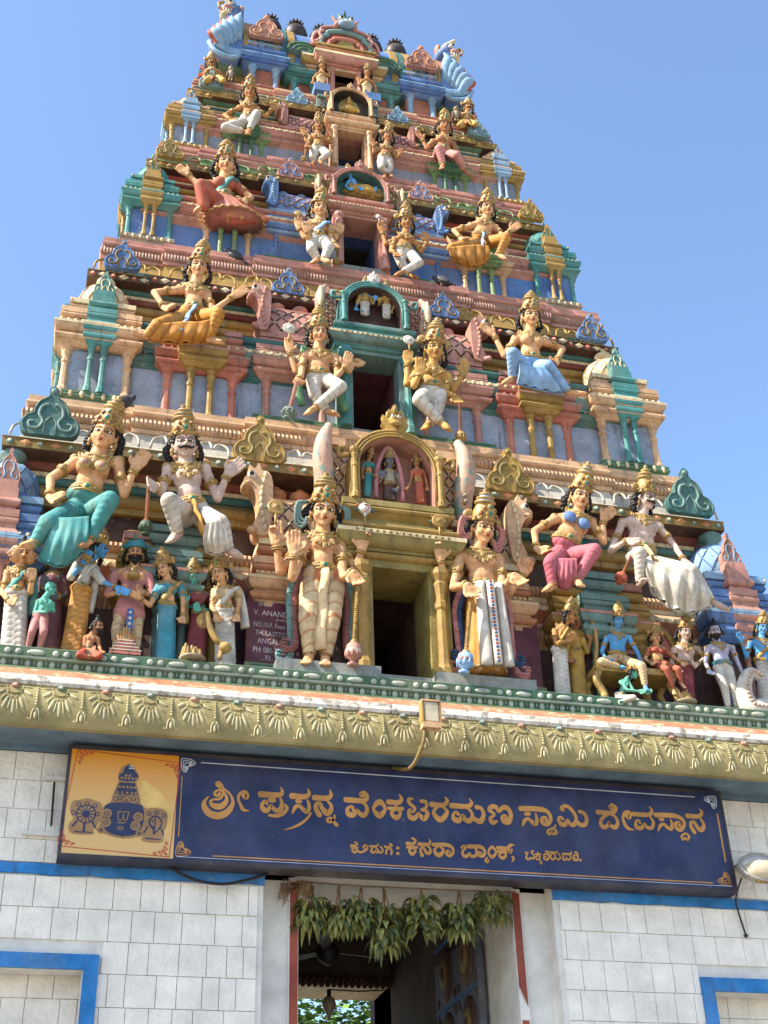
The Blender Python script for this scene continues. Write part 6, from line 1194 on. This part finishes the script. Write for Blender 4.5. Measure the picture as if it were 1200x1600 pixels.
GR, f = figure('guardian_statue', 'yellow-toned crossed-leg guardian statue with raised palm right of the second-storey door', 'ch:677,565 tp:676,538 ct:677,506 ns:675,575 sl:649,581 sr:699,590 el:647,603,-.08 wl:656,585,-.12 hl:657,560,-.14 er:695,613,-.03 wr:713,621,-.06 hr:718,634,-.08 eL:636,600 wL:637,567,-.02 hL:638,549,-.02 eR:707,609,.02 wR:724,585,0 hR:727,560,0 wa:674,607 pl:664,617 kl:655,625,-.15 al:690,661,-.12 tl:702,671,-.18 pr:685,617 kr:684,636,-.02 ar:671,662,0 tr:663,669,-.08', .36, 'skin_gold', cloth='cl_white', fold=.25)
mace(GR, at(718, 628, .26), at(720, 695, .26), .045, 'rust', 'gold', 'brown'); disc(GR, at(639, 531, .3), .05, 'cl_white')
# ---- third storey
Q, f = figure('dancing_statue', 'dancing woman statue in flared red dress with one arm flung up, third storey left', 'ch:352,273 tp:352,250 ct:352,228 ns:350,282 sl:330,290 sr:368,291 el:309,288,-.05 wl:293,272,-.05 hl:277,260,-.05 er:392,309,-.05 wr:384,314,-.12 hr:374,317,-.16 wa:349,310 pl:341,318 kl:313,292,-.2 al:318,322,-.12 tl:306,329,-.15 hm:366,347,-.05', .88, female=True, cloth='salmon', hem=1.15, legs='skirt', top='cl_red', sash='cl_teal')
g = G(); u = f['u']
g.cap(at(341, 318, .78), at(314, 290, .68), .36*u, .28*u, 'cl_red'); g.cap(at(314, 290, .68), at(319, 322, .74), .28*u, .26*u, 'cl_red'); remesh(g, u*.045, 'trouser_leg', Q, 'cl_red', 3)
g = G(); pts = [at(362, 316, .8), at(392, 312, .78), at(418, 346, .82), at(380, 350, .8)]; c = sum(pts, Vector())/4
for k in range(9): g.cap(at(360+k*3.6, 318, .8), at(364+k*6.6, 348-k*.5, .8), .06*u, .13*u, 'cl_red', 8)
remesh(g, u*.045, 'flared_cloth', Q, 'cl_red', 2)
q3, f = figure('seated_statue', 'man statue in wide yellow-ochre dhoti with blue waist cloth leaning out, third storey right', 'ch:760,339 tp:758,321 ct:757,301 ns:758,345 sl:735,354 sr:774,357 el:709,360 wl:720,372,-.1 hl:729,377,-.16 er:785,369,-.05 wr:798,360,-.12 hr:812,350,-.14 wa:752,371 pl:742,381 kl:706,388,-.2 al:722,404,-.15 tl:700,374,-.1 pr:762,380 kr:792,371,-.28 ar:779,398,-.18 tr:791,406,-.22', .88, cloth='cl_yellow', apron='cl_blue')
sheet(q3, 'hanging_cloth', [[(702, 386, -.24), (722, 384, -.26), (745, 382, -.26), (764, 384, -.26)], [(706, 400, -.2), (726, 402, -.24), (748, 400, -.24), (766, 396, -.24)], [(716, 410, -.14), (734, 416, -.16), (752, 414, -.16), (764, 406, -.18)]], .88, 'cl_yellow', wav=.015)
for (nm, js, sg) in (('crossed-leg guardian statue with raised left discus beside the third-storey door, blue panel behind', 'ch:499,341 tp:498,321 ct:502,299 ns:499,347 sl:484,352 sr:513,355 el:482,371,-.06 wl:479,361,-.1 hl:478,347,-.12 er:518,377,-.03 wr:524,382,-.08 hr:525,390,-.1 eL:476,371 wL:467,357 hL:466,340 eR:524,372,.02 wR:530,364,0 hR:532,350,0 wa:497,371 pl:490,377 kl:487,389,-.03 al:497,406,0 tl:488,410,-.07 pr:504,377 kr:514,388,-.1 ar:506,406,-.08 tr:515,410,-.14', 0),
                     ('guardian statue holding a conch, right of the third-storey door', 'ch:634,360 tp:632,343 ct:630,321 ns:634,367 sl:616,376 sr:651,382 el:611,392,-.05 wl:618,395,-.1 hl:621,404,-.12 er:658,394 wr:667,379,-.04 hr:663,362,-.05 eL:603,382 wL:597,363 hL:593,346 wa:631,390 pl:624,398 kl:627,411,-.02 al:640,429,0 tl:652,434,-.07 pr:641,398 kr:655,411,-.12 ar:629,425,-.1 tr:618,430,-.15', 1)):
    o, f = figure('guardian_statue', nm, js, .76, 'skin' if sg == 0 else 'skin_tan', cloth='cl_white', sash='cl_blue' if sg == 0 else None)
    if sg == 0: mace(o, at(524, 384, .65), at(525, 412, .68), .03, 'gilt', 'olive', 'brown'); disc(o, at(466, 333, .72), .035)
    else: disc(o, at(592, 339, .72), .04, conch=True)
# ---- fourth storey
figure('seated_statue', 'man statue in white dhoti seated on green pedestal, fourth storey left', 'ch:389,156 tp:389,141 ct:390,124 ns:388,161 sl:374,170 sr:402,172 el:351,180 wl:360,187,-.08 hl:368,190,-.12 er:415,183 wr:424,171,-.04 hr:436,165,-.06 wa:388,185 pl:381,192 kl:352,199,-.2 al:380,205,-.2 tl:390,208,-.22 pr:395,192 kr:401,178,-.24 ar:389,204,-.2 tr:387,209,-.25', 1.2, 'skin_tan', cloth='cl_white')
figure('seated_statue', 'woman statue in pink robe seated on green pedestal, fourth storey right', 'ch:693,209 tp:693,194 ct:690,177 ns:694,215 sl:676,223 sr:708,227 el:667,232 wl:660,218 hl:650,204 er:716,240 wr:714,247,-.12 hr:708,249,-.16 wa:692,236 pl:685,243 kl:686,233,-.25 al:692,257,-.2 tl:690,263,-.25 pr:702,243 kr:714,243,-.22 ar:725,265,-.12 tr:737,275,-.15', 1.2, 'skin_brown', female=True, cloth='cl_pink')
for nm, js, skn in (('small guardian statue with club left of the fourth-storey door', 'ch:496,206 tp:497,194 ct:495,180 ns:497,211 sl:485,216 sr:509,218 el:482,225 wl:480,226,-.08 hl:480,234,-.1 er:517,223 wr:517,212,-.05 hr:516,201,-.06 eL:479,221,.02 wL:475,210 hL:472,198 wa:497,230 pl:491,236 kl:489,245,-.03 al:491,253 tl:487,257,-.08 pr:504,236 kr:512,241,-.12 ar:499,251,-.08 tr:503,256,-.13', 'skin_tan'),
                    ('small guardian statue raising one arm right of the fourth-storey door', 'ch:605,222 tp:605,210 ct:607,197 ns:604,228 sl:591,234 sr:617,240 el:584,238 wl:584,227,-.03 hl:581,217,-.03 er:620,248 wr:625,241,-.05 hr:628,233,-.05 wa:601,246 pl:596,252 kl:596,262,-.06 al:607,271 tl:613,276,-.08 pr:607,252 kr:610,263,0 ar:603,272 tr:600,277,-.06', 'skin_brown')):
    o, f = figure('guardian_statue', nm, js, 1.08, skn, cloth='cl_white')
    if 'club' in nm: mace(o, at(478, 232, .98), at(474, 251, 1.), .028, 'gilt', 'gold', 'brown')
# ---- top storey
for nm, js in (('tiny standing statue on the left blue block under the roof', 'ch:503,110 tp:502,101 ct:502,92 ns:503,113 sl:495,117 sr:511,118 el:490,122 wl:489,128 hl:488,132 er:515,119 wr:514,112 hr:514,107 wa:502,122 hm:501,132'), ('tiny standing statue on the right blue block under the roof', 'ch:573,120 tp:573,111 ct:573,103 ns:573,124 sl:565,128 sr:581,129 el:561,133 wl:560,126 hl:560,120 er:586,135 wr:588,141 hr:588,145 wa:573,134 hm:574,146')):
    figure('standing_statue', nm, js, 1.34, 'skin_tan', cloth='cl_cream', hem=.45, jewel=False, hair=True)
for nm, js, s in (('kneeling winged statue with moustache at the left roof corner', 'ch:330,105 tp:330,95 ct:329,85 ns:332,108 sl:323,112 sr:342,113 el:318,120 wl:326,123,-.08 hl:332,123,-.1 er:348,120 wr:340,122,-.08 hr:335,122,-.1 wa:334,119 pl:330,122 kl:322,126,-.1 al:332,128,-.02 pr:339,122 kr:349,126,-.12 ar:340,128,-.02', -1),
                  ('kneeling winged statue at the right roof corner', 'ch:731,175 tp:730,165 ct:729,157 ns:729,178 sl:720,181 sr:738,183 el:716,188 wl:724,191,-.08 hl:730,191,-.1 er:744,188 wr:738,191,-.08 hr:734,191,-.1 wa:729,189 pl:725,192 kl:718,196,-.1 al:727,197 pr:734,192 kr:743,194,-.12 ar:735,197', 1)):
    o, f = figure('kneeling_statue', nm, js, 1.32, 'skin_tan', cloth='cl_gold', stash=True, crown='short')
    g = G(); u = f['u']; p = f['ns']
    for sd in ((s,) if s < 0 else (-1, s)):
        for k in range(5): g.cap(p+f['tr']*sd*.5*u-f['tf']*.3*u, p+f['tr']*sd*(.9+.12*k)*u+f['tu']*(.75-.42*k)*u-f['tf']*.3*u, .14*u, .1*u, ('cl_red', 'cl_red', 'cl_teal')[k % 3], 7)
    g.build('wing', o)
    e_ = at(s*0+(360 if s < 0 else 712), 118 if s < 0 else 181, 1.3); g = G(); uu = u*.9
    g.ell(e_, (.35*uu, .45*uu, .7*uu), 'dust'); g.ell(e_+Vector((0, -.2*uu, .75*uu)), (.26*uu, .3*uu, .28*uu), 'dust'); g.cap(e_+Vector((0, -.45*uu, .75*uu)), e_+Vector((0, -.75*uu, .65*uu)), .1*uu, .03*uu, 'gold')
    for sd in (-1, 1): g.ell(e_+Vector((sd*.33*uu, 0, -.05*uu)), (.12*uu, .4*uu, .55*uu), 'brown'); g.cap(e_+Vector((sd*.15*uu, -.1*uu, -.6*uu)), e_+Vector((sd*.15*uu, -.25*uu, -.95*uu)), .09*uu, .07*uu, 'gold')
    g.build('bird_statue', label='dusty plaster bird perched beside the %s winged statue' % ('left' if s < 0 else 'right'), cat='bird statue')
# ---- crowd on the ledge, left
cg = None
J1, f = figure('standing_statue', 'three-faced statue in white wrap and teal shoulder cloth at the ledge\'s left end', 'ch:33,882 tp:35,856 ct:36,832 ns:30,888 sl:12,897 sr:46,898 el:4,926 wl:14,940,-.1 hl:24,940,-.12 er:48,925,-.04 wr:50,904,-.1 hr:50,890,-.12 wa:26,924 hm:20,1019', -.02, cloth='cl_white', crown='bun', hem=.6, sash='cl_teal', yaw=12)
g = G(); H = f['H']; u = f['u']
for s in (-1, 1):
    B = (Vector((0, s, 0)), Vector((s, 0, 0)), Vector((0, 0, 1))); g.ell(H(s*.3, .05, -.05), (.3*u, .34*u, .42*u), 'skin', n=14, m=10); g.cap(H(s*.55, .2, .02), H(s*.66, .22, -.1), .04*u, .06*u, 'skin'); g.ell(H(s*.5, .25, .04), (.05*u, .07*u, .04*u), 'eyew'); g.ell(H(s*.53, .27, .04), .03*u, 'ink'); g.ell(H(s*.57, .2, -.24), (.06*u, .08*u, .03*u), 'lip'); g.tube([H(s*.42, .32, .14), H(s*.55, .26, .15), H(s*.6, .15, .12)], .015*u, 'ink', 5)
g.build('side_faces', J1)
figure('standing_statue', 'dark-skinned robed statue with tall hair knot behind the small green figure', 'ch:83,889 tp:83,868 ct:85,842 ns:82,895 sl:65,904 sr:100,905 el:60,930 wl:68,915,-.08 hl:70,900,-.1 er:104,930 wr:88,934,-.12 hr:78,928,-.14 wa:83,932 hm:76,1018', .1, 'skin_dark', cloth='cl_plum', crown='bun', hem=.6, legs='skirt', top='cl_plum')
figure('standing_statue', 'small green statue in pink trousers with folded hands facing right', 'ch:78,931 tp:74,914 ns:70,935 sl:60,941 sr:78,941 el:54,957 wl:72,956,-.08 hl:80,944,-.12 er:84,955,-.05 wr:80,953,-.1 hr:81,940,-.12 wa:64,960 pl:58,966 kl:50,988,-.06 al:44,1012 tl:38,1018,-.05 pr:68,966 kr:68,988,-.06 ar:62,1013 tr:66,1019,-.08', -.1, 'skin_green', cloth='cl_pink', crown='none', hair=False, yaw=50, jewel=False, tilak=False)
figure('standing_statue', 'blue-skinned statue in yellow dhoti and pale shawl offering his open hand to the king', 'ch:153,873 tp:148,850 ct:144,822 ns:139,877 sl:120,884 sr:146,892 el:110,903 wl:130,880,-.06 hl:141,860,-.08 er:160,909,-.08 wr:182,918,-.12 hr:206,929,-.14 wa:128,918 hm:112,1024', -.04, 'skin_blue', cloth='cl_yellow', hem=.62, yaw=58, sash='cl_white', top='cl_white', hands=dict(r='open'))
K, f = figure('standing_statue', 'bearded king statue in rose coat and teal turban on the ledge', 'ch:211,879 tp:211,855 ns:210,887 sl:180,898 sr:232,900 el:168,930,-.02 wl:188,925,-.12 hl:200,922,-.16 er:238,932,-.02 wr:222,925,-.12 hr:210,922,-.16 wa:204,936 pl:194,945 kl:182,985,-.03 al:183,1026 tl:180,1034,-.1 pr:214,946 kr:214,985,-.03 ar:212,1026 tr:212,1034,-.1', .0, cloth='cl_cream', crown='turban', sash='cl_dteal', top='cl_pink', beard='hair', stash=True, yaw=-4, fold=.35)
g = G(); u = f['u']
for i in range(7): t0 = i/7; g.cap(f['wa']+Vector((-.16*u, 0, -t0*1.0*u)), f['wa']+Vector((.16*u, 0, -t0*1.0*u)), (.36+.26*t0)*u, (.36+.26*t0)*u, 'cl_pink', 14)
remesh(g, u*.05, 'coat_skirt', K, 'cl_pink', 3, pleat(tuple(f['wa']), u, 24, .05))
g = G(); g.box(*sum(([f['wa'].x+a*u, f['wa'].x+b*u] for a, b in ((-.13, .17),)), []), f['wa'].y-.72*u, f['wa'].y-.64*u, f['wa'].z-2.5*u, f['wa'].z-.9*u, 'dblue')
for k in range(5): g.ell((f['wa'].x+.02*u, f['wa'].y-.73*u, f['wa'].z-(1.1+.3*k)*u), (.08*u, .03*u, .08*u), 'cl_white')
g.build('apron_strip', K)
c = f['wa']+Vector((0, -.85*u, .62*u)); g = G(); g.lathe(c, [(.1*u, 0), (.3*u, .06*u), (.34*u, .16*u), (.28*u, .28*u), (.16*u, .32*u), (.2*u, .38*u), (.1*u, .42*u), (.14*u, .55*u), (.01, .65*u)], 'gilt', 14); g.build('golden_pot', base=tuple(c), label='small golden pot held at the chest of the turbaned king', cat='pot')
S6, f = figure('seated_statue', 'tiny bearded hermit statue sitting cross-legged in red cloth at the king\'s feet', 'ch:152,990 tp:149,973 ns:144,992 sl:134,997 sr:152,999 el:131,1012 wl:142,1016,-.06 hl:150,1016,-.08 er:155,1010 wr:158,1018,-.08 hr:162,1022,-.1 wa:138,1014 pl:133,1020 kl:124,1024,-.12 al:140,1028,-.12 pr:143,1020 kr:156,1025,-.14 ar:142,1029,-.1', -.12, 'skin_brown', cloth='cl_red', crown='bun', beard='hair', yaw=35, jewel=False)
figure('standing_statue', 'crowned woman statue in teal sari reaching out to the king', 'ch:260,902 tp:258,880 ct:262,856 ns:262,909 sl:248,918 sr:282,916 el:234,946,-.05 wl:219,934,-.12 hl:204,926,-.14 er:286,940 wr:286,965,-.04 hr:283,977,-.06 wa:261,946 hm:258,1038', -.04, 'skin', female=True, cloth='cl_dteal', hem=.58, top='cl_dteal', sash='gilt', yaw=-35, crown='short')
figure('standing_statue', 'green-skinned woman statue in dark red sari between the teal and the white saris', 'ch:303,918 tp:306,896 ct:310,874 ns:308,924 sl:294,933 sr:329,934 el:292,950 wl:289,942,-.08 hl:285,928,-.1 er:333,955 wr:312,953,-.12 hr:302,948,-.14 wa:311,960 hm:304,1034', .06, 'skin_green', female=True, cloth='cl_wine', hem=.6, top='cl_wine', sash='cl_wine', yaw=-30, crown='short')
figure('standing_statue', 'woman statue in white sari with golden border beside the painted address', 'ch:345,910 tp:345,887 ct:349,866 ns:348,917 sl:336,925 sr:371,925 el:331,948 wl:338,962,-.06 hl:340,972,-.06 er:373,944 wr:370,962,-.05 hr:369,974,-.06 wa:351,951 hm:352,1044', -.04, 'skin', female=True, cloth='cl_white', hem=.58, top='cl_cream', sash='cl_white', yaw=-28, crown='short')
g = G()
for k in range(4): z = at(194, 1034, -.12).z; a = .1-.018*k; c = at(194, 1030, -.12); g.box(c.x-a, c.x+a, c.y-a*.7, c.y+a*.7, 5.572+.03*k, 5.602+.03*k, 'salmon'); g.box(c.x-a-.003, c.x+a+.003, c.y-a*.7-.003, c.y+a*.7, 5.598+.03*k, 5.604+.03*k, 'cl_white')
fa = g.build('fire_altar', label='small stepped pink fire altar with flames before the king statue', cat='altar'); g = G()
for k in range(7): q = k-3; g.cap((c.x+q*.014, c.y, 5.69), (c.x+q*.02, c.y, 5.76+.03*(2-abs(q)*.6)), .018, .004, 'gold' if k % 2 else 'orange', 7)
g.build('flames', fa)
def fruit(c, n, lab):
    g = G(); rn = random.Random(n); 
    for k in range(n): q = (k-n/2)*.015; g.cap((c.x+q, c.y+rn.uniform(-.02, .02), c.z), (c.x+q*.9, c.y-.01, c.z+rn.uniform(.06, .11)), .02, .009, 'gold', 8)
    g.lathe((c.x, c.y, c.z-.015), [(.02, 0), (.08, .005), (.09, .018), (.07, .018)], 'dust', 18); g.build('fruit_tray', label=lab, cat='fruit tray')
z0 = at(300, 1034, -.14); fruit(Vector((z0.x, -.14, 5.6)), 9, 'golden bananas heaped on a tray below the green-skinned woman')
z0 = at(1070, 1098, -.12); fruit(Vector((z0.x, -.12, 5.6)), 8, 'golden fruit on a white tray in front of the throne')
g = G(); pts = [at(x, y, -.16) for x, y in ((322, 957), (330, 985), (338, 1000), (346, 1008), (343, 1030))]; g.tube(cr([tuple(p) for p in pts], 5), [.026-.0003*k for k in range(21)], 'gold', 9, flat=.7); c = at(352, 1012, -.17); g.ell(c, (.045, .04, .04), 'gold'); c = at(318, 970, -.14); g.ell(c, (.05, .025, .06), 'gold')
g.build('broken_lute', label='chipped golden lute hanging before the white sari statue', cat='lute')
# ---- crowd on the ledge, right
figure('standing_statue', 'man statue in white dhoti with hands pressed together facing the throne', 'ch:888,974 tp:884,955 ct:878,932 ns:880,979 sl:866,987 sr:884,988 el:868,1004,-.04 wl:888,1002,-.1 hl:896,990,-.12 er:886,1005,-.02 wr:893,1001,-.08 hr:898,988,-.1 wa:874,1015 hm:880,1090', -.04, 'skin_tan', cloth='cl_white', hem=.55, yaw=48, sash='cl_gold')
figure('standing_statue', 'slim statue in golden wrap raising one hand left of the throne', 'ch:898,985 tp:897,966 ct:896,946 ns:897,991 sl:887,999 sr:910,1000 el:884,1018 wl:890,1030,-.04 hl:894,1036,-.05 er:918,1019 wr:923,1000,-.04 hr:925,986,-.05 wa:900,1018 hm:906,1090', .1, 'skin_brown', cloth='cl_gold', hem=.55, top='cl_gold')
bz_ = at(960, 1040, .02); TH_ = thing('throne', 'broad pink-backed golden throne seating the blue figure and the red-dressed woman', 'throne', (bz_.x+.1, .02, 5.575))
g = G(); c = at(985, 1000, .16); pts = [(c.x+.34*math.cos(math.pi*k/16), .16, c.z-.12+.3*math.sin(math.pi*k/16)**.8) for k in range(17)]; g.poly(pts, (0, .04, 0), 'cl_pink'); g.tube([(p[0]*1.0+(.02 if p[0] > c.x else -.02), .15, p[2]+.015) for p in pts], .026, 'gilt', 7); c2 = (c.x-.05, .14, c.z+.22); g.lathe(c2, [(.001, -.02), (.09, -.02), (.08, .015), (.03, .03), (.001, .035)], 'gilt', 14, (0, -1, 0)); g.build('backrest', TH_)
g = G(); a, b2 = at(925, 1044, -.02), at(1050, 1046, -.02); g.box(a.x, b2.x, -.1, .16, a.z-.05, a.z, 'gilt'); g.build('seat', TH_)
for xx in (a.x+.03, b2.x-.03):
    for yy in (-.07, .12): g = G(); g.tube(cr([(xx, yy, a.z-.04), (xx-.03, yy, a.z-.12), (xx+.02, yy, 5.64), (xx-.01, yy-.01, 5.58)], 4), .028, 'gilt', 8); g.build('leg', TH_)
figure('seated_statue', 'blue-skinned crowned statue with one leg folded on the throne', 'ch:964,982 tp:962,963 ct:959,940 ns:964,989 sl:947,998 sr:983,998 el:940,1018 wl:948,1032,-.1 hl:956,1036,-.14 er:995,1018,-.02 wr:1002,1034,-.12 hr:996,1040,-.15 wa:965,1023 pl:958,1032 kl:940,1034,-.14 al:968,1042,-.14 tl:976,1043,-.16 pr:973,1032 kr:1003,1041,-.22 ar:1008,1072,-.18 tr:1010,1078,-.24', .03, 'skin_blue', cloth='cl_cream', crown='short', yaw=6)
figure('kneeling_statue', 'green monkey-faced statue kneeling to hold the foot of the throned figure', 'ch:988,1060 tp:985,1046 ct:984,1034 ns:979,1062 sl:970,1066 sr:982,1067 el:980,1078,-.05 wl:998,1080,-.08 hl:1010,1080,-.1 er:990,1080,-.03 wr:1008,1081,-.06 hr:1020,1080,-.08 wa:970,1086 pl:967,1092 kl:990,1090,-.1 al:968,1098,-.06 pr:976,1092 kr:996,1096,-.05 ar:975,1100', -.12, 'skin_green', cloth='cl_white', crown='short', yaw=55, jewel=False, tilak=False)
figure('seated_statue', 'small woman statue in red dress sitting at the right end of the throne', 'ch:1024,1004 tp:1023,989 ct:1021,975 ns:1026,1009 sl:1013,1016 sr:1039,1017 el:1008,1030 wl:1018,1037,-.08 hl:1026,1038,-.12 er:1053,1027 wr:1066,1036,-.08 hr:1074,1041,-.1 wa:1027,1033 pl:1022,1038 kl:1042,1046,-.2 al:1052,1078,-.15 tl:1054,1084,-.2 pr:1034,1038 kr:1060,1046,-.18 ar:1064,1068,-.14 tr:1070,1074,-.18', .03, 'skin', female=True, cloth='cl_red', top='cl_red', crown='short', yaw=-8)
figure('standing_statue', 'bare-chested crowned statue in red and gold wrap standing right of the throne', 'ch:1069,1000 tp:1069,981 ct:1066,957 ns:1070,1007 sl:1053,1015 sr:1090,1015 el:1049,1034 wl:1056,1046,-.06 hl:1060,1052,-.08 er:1102,1028 wr:1088,1039,-.1 hr:1080,1041,-.12 wa:1071,1039 hm:1074,1100', .06, 'skin_pale', cloth='cl_wine', hem=.55, apron='gilt')
figure('standing_statue', 'white hermit statue with dark pointed beard and teal waistband, water jar in hand', 'ch:1118,998 tp:1114,979 ns:1121,1005 sl:1105,1014 sr:1144,1013 el:1102,1035 wl:1108,1048,-.06 hl:1110,1056,-.08 er:1152,1034 wr:1162,1055,-.05 hr:1166,1065,-.06 wa:1128,1037 pl:1122,1046 kl:1132,1074,-.04 al:1138,1106 tl:1136,1112,-.08 pr:1137,1046 kr:1146,1074,-.04 ar:1152,1107 tr:1156,1113,-.08', -.04, 'skin_lilac', cloth='cl_white', crown='bun', beard='hair', belt='cl_dteal', yaw=-18)
figure('standing_statue', 'blue-skinned statue with yellow drape and raised discus at the far right of the ledge', 'ch:1189,992 tp:1189,975 ct:1187,955 ns:1190,999 sl:1172,1006 sr:1210,1007 el:1166,1027 wl:1158,1003,-.04 hl:1153,988,-.05 er:1218,1030 wr:1206,1034,-.1 hr:1196,1028,-.12 wa:1192,1034 hm:1198,1112', .04, 'skin_blue', cloth='cl_white', hem=.6, sash='cl_yellow')
g = G(); pts = [tuple(at(x, y, -.1)) for x, y in ((1186, 1058), (1172, 1052), (1163, 1068), (1163, 1088), (1172, 1106), (1190, 1110), (1215, 1108))]; pt = cr(pts, 6); g.tube(pt, [.035+.0018*k for k in range(len(pt))], 'cl_white', 10)
for k in range(0, len(pt), 2): g.ell(Vector(pt[k])+Vector((0, -.035-.0016*k, 0)), (.02, .02, .015), 'skin_pale', n=7, m=5)
g.build('swan_statue', label='curled white plaster swan neck in front of the far right blue statue', cat='swan statue')
g = G(); pts = [tuple(at(x, y, .02)) for x, y in ((924, 970), (930, 985), (932, 1010), (931, 1035), (933, 1056))]; g.tube(cr(pts, 6), .016, 'gilt', 8); g.build('bow', label='tall golden bow upright at the left arm of the throne', cat='bow')
# ---- figures inside the niches
G_, f = figure('niche_statue', 'dark-faced crowned statue framed by a rose garland in the golden niche', 'ch:608,730 tp:608,716 ct:607,703 ns:608,735 sl:597,740 sr:622,742 el:592,752 wl:594,744,-.05 hl:594,736,-.06 er:627,756 wr:620,765,-.06 hr:616,770,-.07 wa:609,757 hm:609,779', .06, 'skin_dark', cloth='brown', hem=.6, top='dust', vox=.04)
g = G(); g.tube(cr([tuple(at(x, y, .02)) for x, y in ((588, 778), (588, 750), (593, 720), (606, 700), (620, 718), (628, 750), (629, 784))], 6), .017, 'garland', 8); g.build('garland', G_)
figure('niche_statue', 'teal sari statue at the left inside the golden niche', 'ch:577,718 tp:577,709 ct:577,698 ns:576,721 sl:569,725 sr:584,726 el:566,735 wl:567,744 hl:567,749 er:587,735 wr:587,742,-.04 hr:586,746,-.05 wa:576,740 hm:574,774', .05, 'skin_tan', female=True, cloth='cl_teal', hem=.55, top='cl_teal', yaw=25, vox=.04, jewel=False)
figure('niche_statue', 'red sari statue holding out a hand at the right inside the golden niche', 'ch:651,729 tp:651,720 ct:650,709 ns:652,732 sl:644,737 sr:662,738 el:642,750 wl:637,763,-.05 hl:630,766,-.06 er:666,752 wr:668,762 hr:668,768 wa:654,753 hm:657,784', .05, 'skin_tan', female=True, cloth='cl_red', hem=.6, top='cl_red', yaw=-25, vox=.04, jewel=False)
figure('niche_statue', 'blue-faced statue in white wrap inside the teal niche', 'ch:570,455 tp:570,445 ct:570,434 ns:570,459 sl:562,463 sr:579,465 el:558,474 wl:556,481 hl:556,486 er:583,474 wr:586,468,-.04 hr:588,462,-.05 wa:570,473 hm:570,490', .54, 'skin_blue', cloth='cl_white', hem=.5, top='cl_gold', vox=.04)
figure('niche_statue', 'grey sari statue beside the blue-faced one in the teal niche', 'ch:603,458 tp:603,449 ct:602,439 ns:603,462 sl:596,467 sr:612,468 el:592,476 wl:592,470,-.04 hl:592,465,-.04 er:616,479 wr:612,486 hr:611,490 wa:604,477 hm:604,495', .54, 'skin_gold', female=True, cloth='cl_white', hem=.5, top='cl_gold', vox=.04, jewel=False)
figure('niche_statue', 'small blue statue reclining on a golden coil in the pink niche', 'ch:546,277 tp:543,268 ct:541,259 ns:549,280 sl:544,285 sr:554,284 el:540,291 wl:545,295,-.04 hl:549,296,-.05 er:558,290 wr:562,294,-.04 hr:565,296,-.04 wa:556,292 pl:560,293 kl:574,292,-.03 al:586,297,-.02 pr:560,296 kr:575,297,-.03 ar:587,300,-.02', .9, 'skin_blue', cloth='cl_gold', vox=.045, jewel=False)
g = G(); a = at(540, 298, .95); 
for k in range(3): g.ell((a.x+.2, .95, a.z-.02+.0*k), (.26-.03*k, .07, .06), 'gilt'); g.tube([(a.x+.02+.4*i/14, .9, a.z-.04+.035*k+.01*math.sin(i)) for i in range(15)], .022, 'gold', 7)
g.build('coiled_bed', label='golden coiled couch under the reclining statue in the pink niche', cat='couch')
g = G(); c = at(545, 172, 1.22); sil = [(-.11, -.07), (-.12, .04), (-.09, .12), (-.03, .18), (0, .22), (.03, .18), (.09, .12), (.12, .04), (.11, -.07)]; g.poly([(c.x+a, 1.22, c.z+b2) for a, b2 in sil], (0, .05, 0), 'olive'); g.ell((c.x, 1.2, c.z+.09), .035, 'skin_gold'); g.ell((c.x, 1.2, c.z), (.06, .04, .06), 'skin_gold'); g.ell((c.x, 1.19, c.z-.04), (.09, .05, .03), 'cl_gold')
for s in (-1, 1): g.cap((c.x+s*.05, 1.2, c.z+.03), (c.x+s*.085, 1.19, c.z-.02), .018, .014, 'skin_gold'); g.cap((c.x+s*.05, 1.2, c.z-.02), (c.x+s*.1, 1.18, c.z-.05), .025, .018, 'cl_gold')
g.ell((c.x, 1.2, c.z+.15), (.025, .025, .04), 'gilt'); g.build('niche_icon', label='little seated icon on a pointed golden backplate in the topmost arched niche', cat='icon')
# ---- pigeons
P['pigeon'] = paint('pigeon_dark', '2c2b30', .5, .2, .2, 4)
def pigeon(px, py, Y, a, label):
    p = at(px, py, Y); th = thing('pigeon', label, 'pigeon', tuple(p), 'pigeons resting on the tower'); d = Vector((math.cos(R(a)), math.sin(R(a))*.3, 0)).normalized(); sd = Vector((-d.y, d.x, 0)); g = G(); s = .085; upv = Vector((0, 0, 1)); q = (d*.8+upv*.6).normalized(); B = (sd, sd.cross(q), q)
    g.ell(p+upv*s*.7, (s*.45, s*.5, s*.85), 'pigeon', B, 12, 8); h = p+d*s*.75+upv*s*1.5; g.cap(p+d*s*.35+upv*s*1.0, h, s*.32, s*.24, 'pigeon'); g.ell(h, (s*.26, s*.26, s*.26), 'pigeon'); g.cap(h+d*s*.2, h+d*s*.5-upv*s*.06, s*.07, s*.02, 'dust', 6)
    g.cap(p-d*s*.5+upv*s*.35, p-d*s*1.5-upv*s*.15, s*.22, s*.12, 'pigeon'); g.build('body', th)
    for k in (-1, 1): g = G(); g.ell(p-d*s*.25+sd*k*s*.4+upv*s*.7, (s*.12, s*.38, s*.85), 'pigeon', B, 10, 7); g.build('wing', th); g = G(); g.cap(p+sd*k*s*.18+upv*s*.2, p+sd*k*s*.2-upv*s*.08, s*.06, s*.05, 'rust', 6); g.build('leg', th)
pigeon(193, 640, -.08, 0, 'dark pigeon perched on the tilted crown of the seated woman in teal')
pigeon(366, 408, .84, 180, 'dark pigeon squatting at the foot of the left third-storey pedestal')
pigeon(690, 447, .66, 120, 'dark pigeon on the blue arch ornament right of the teal niche')
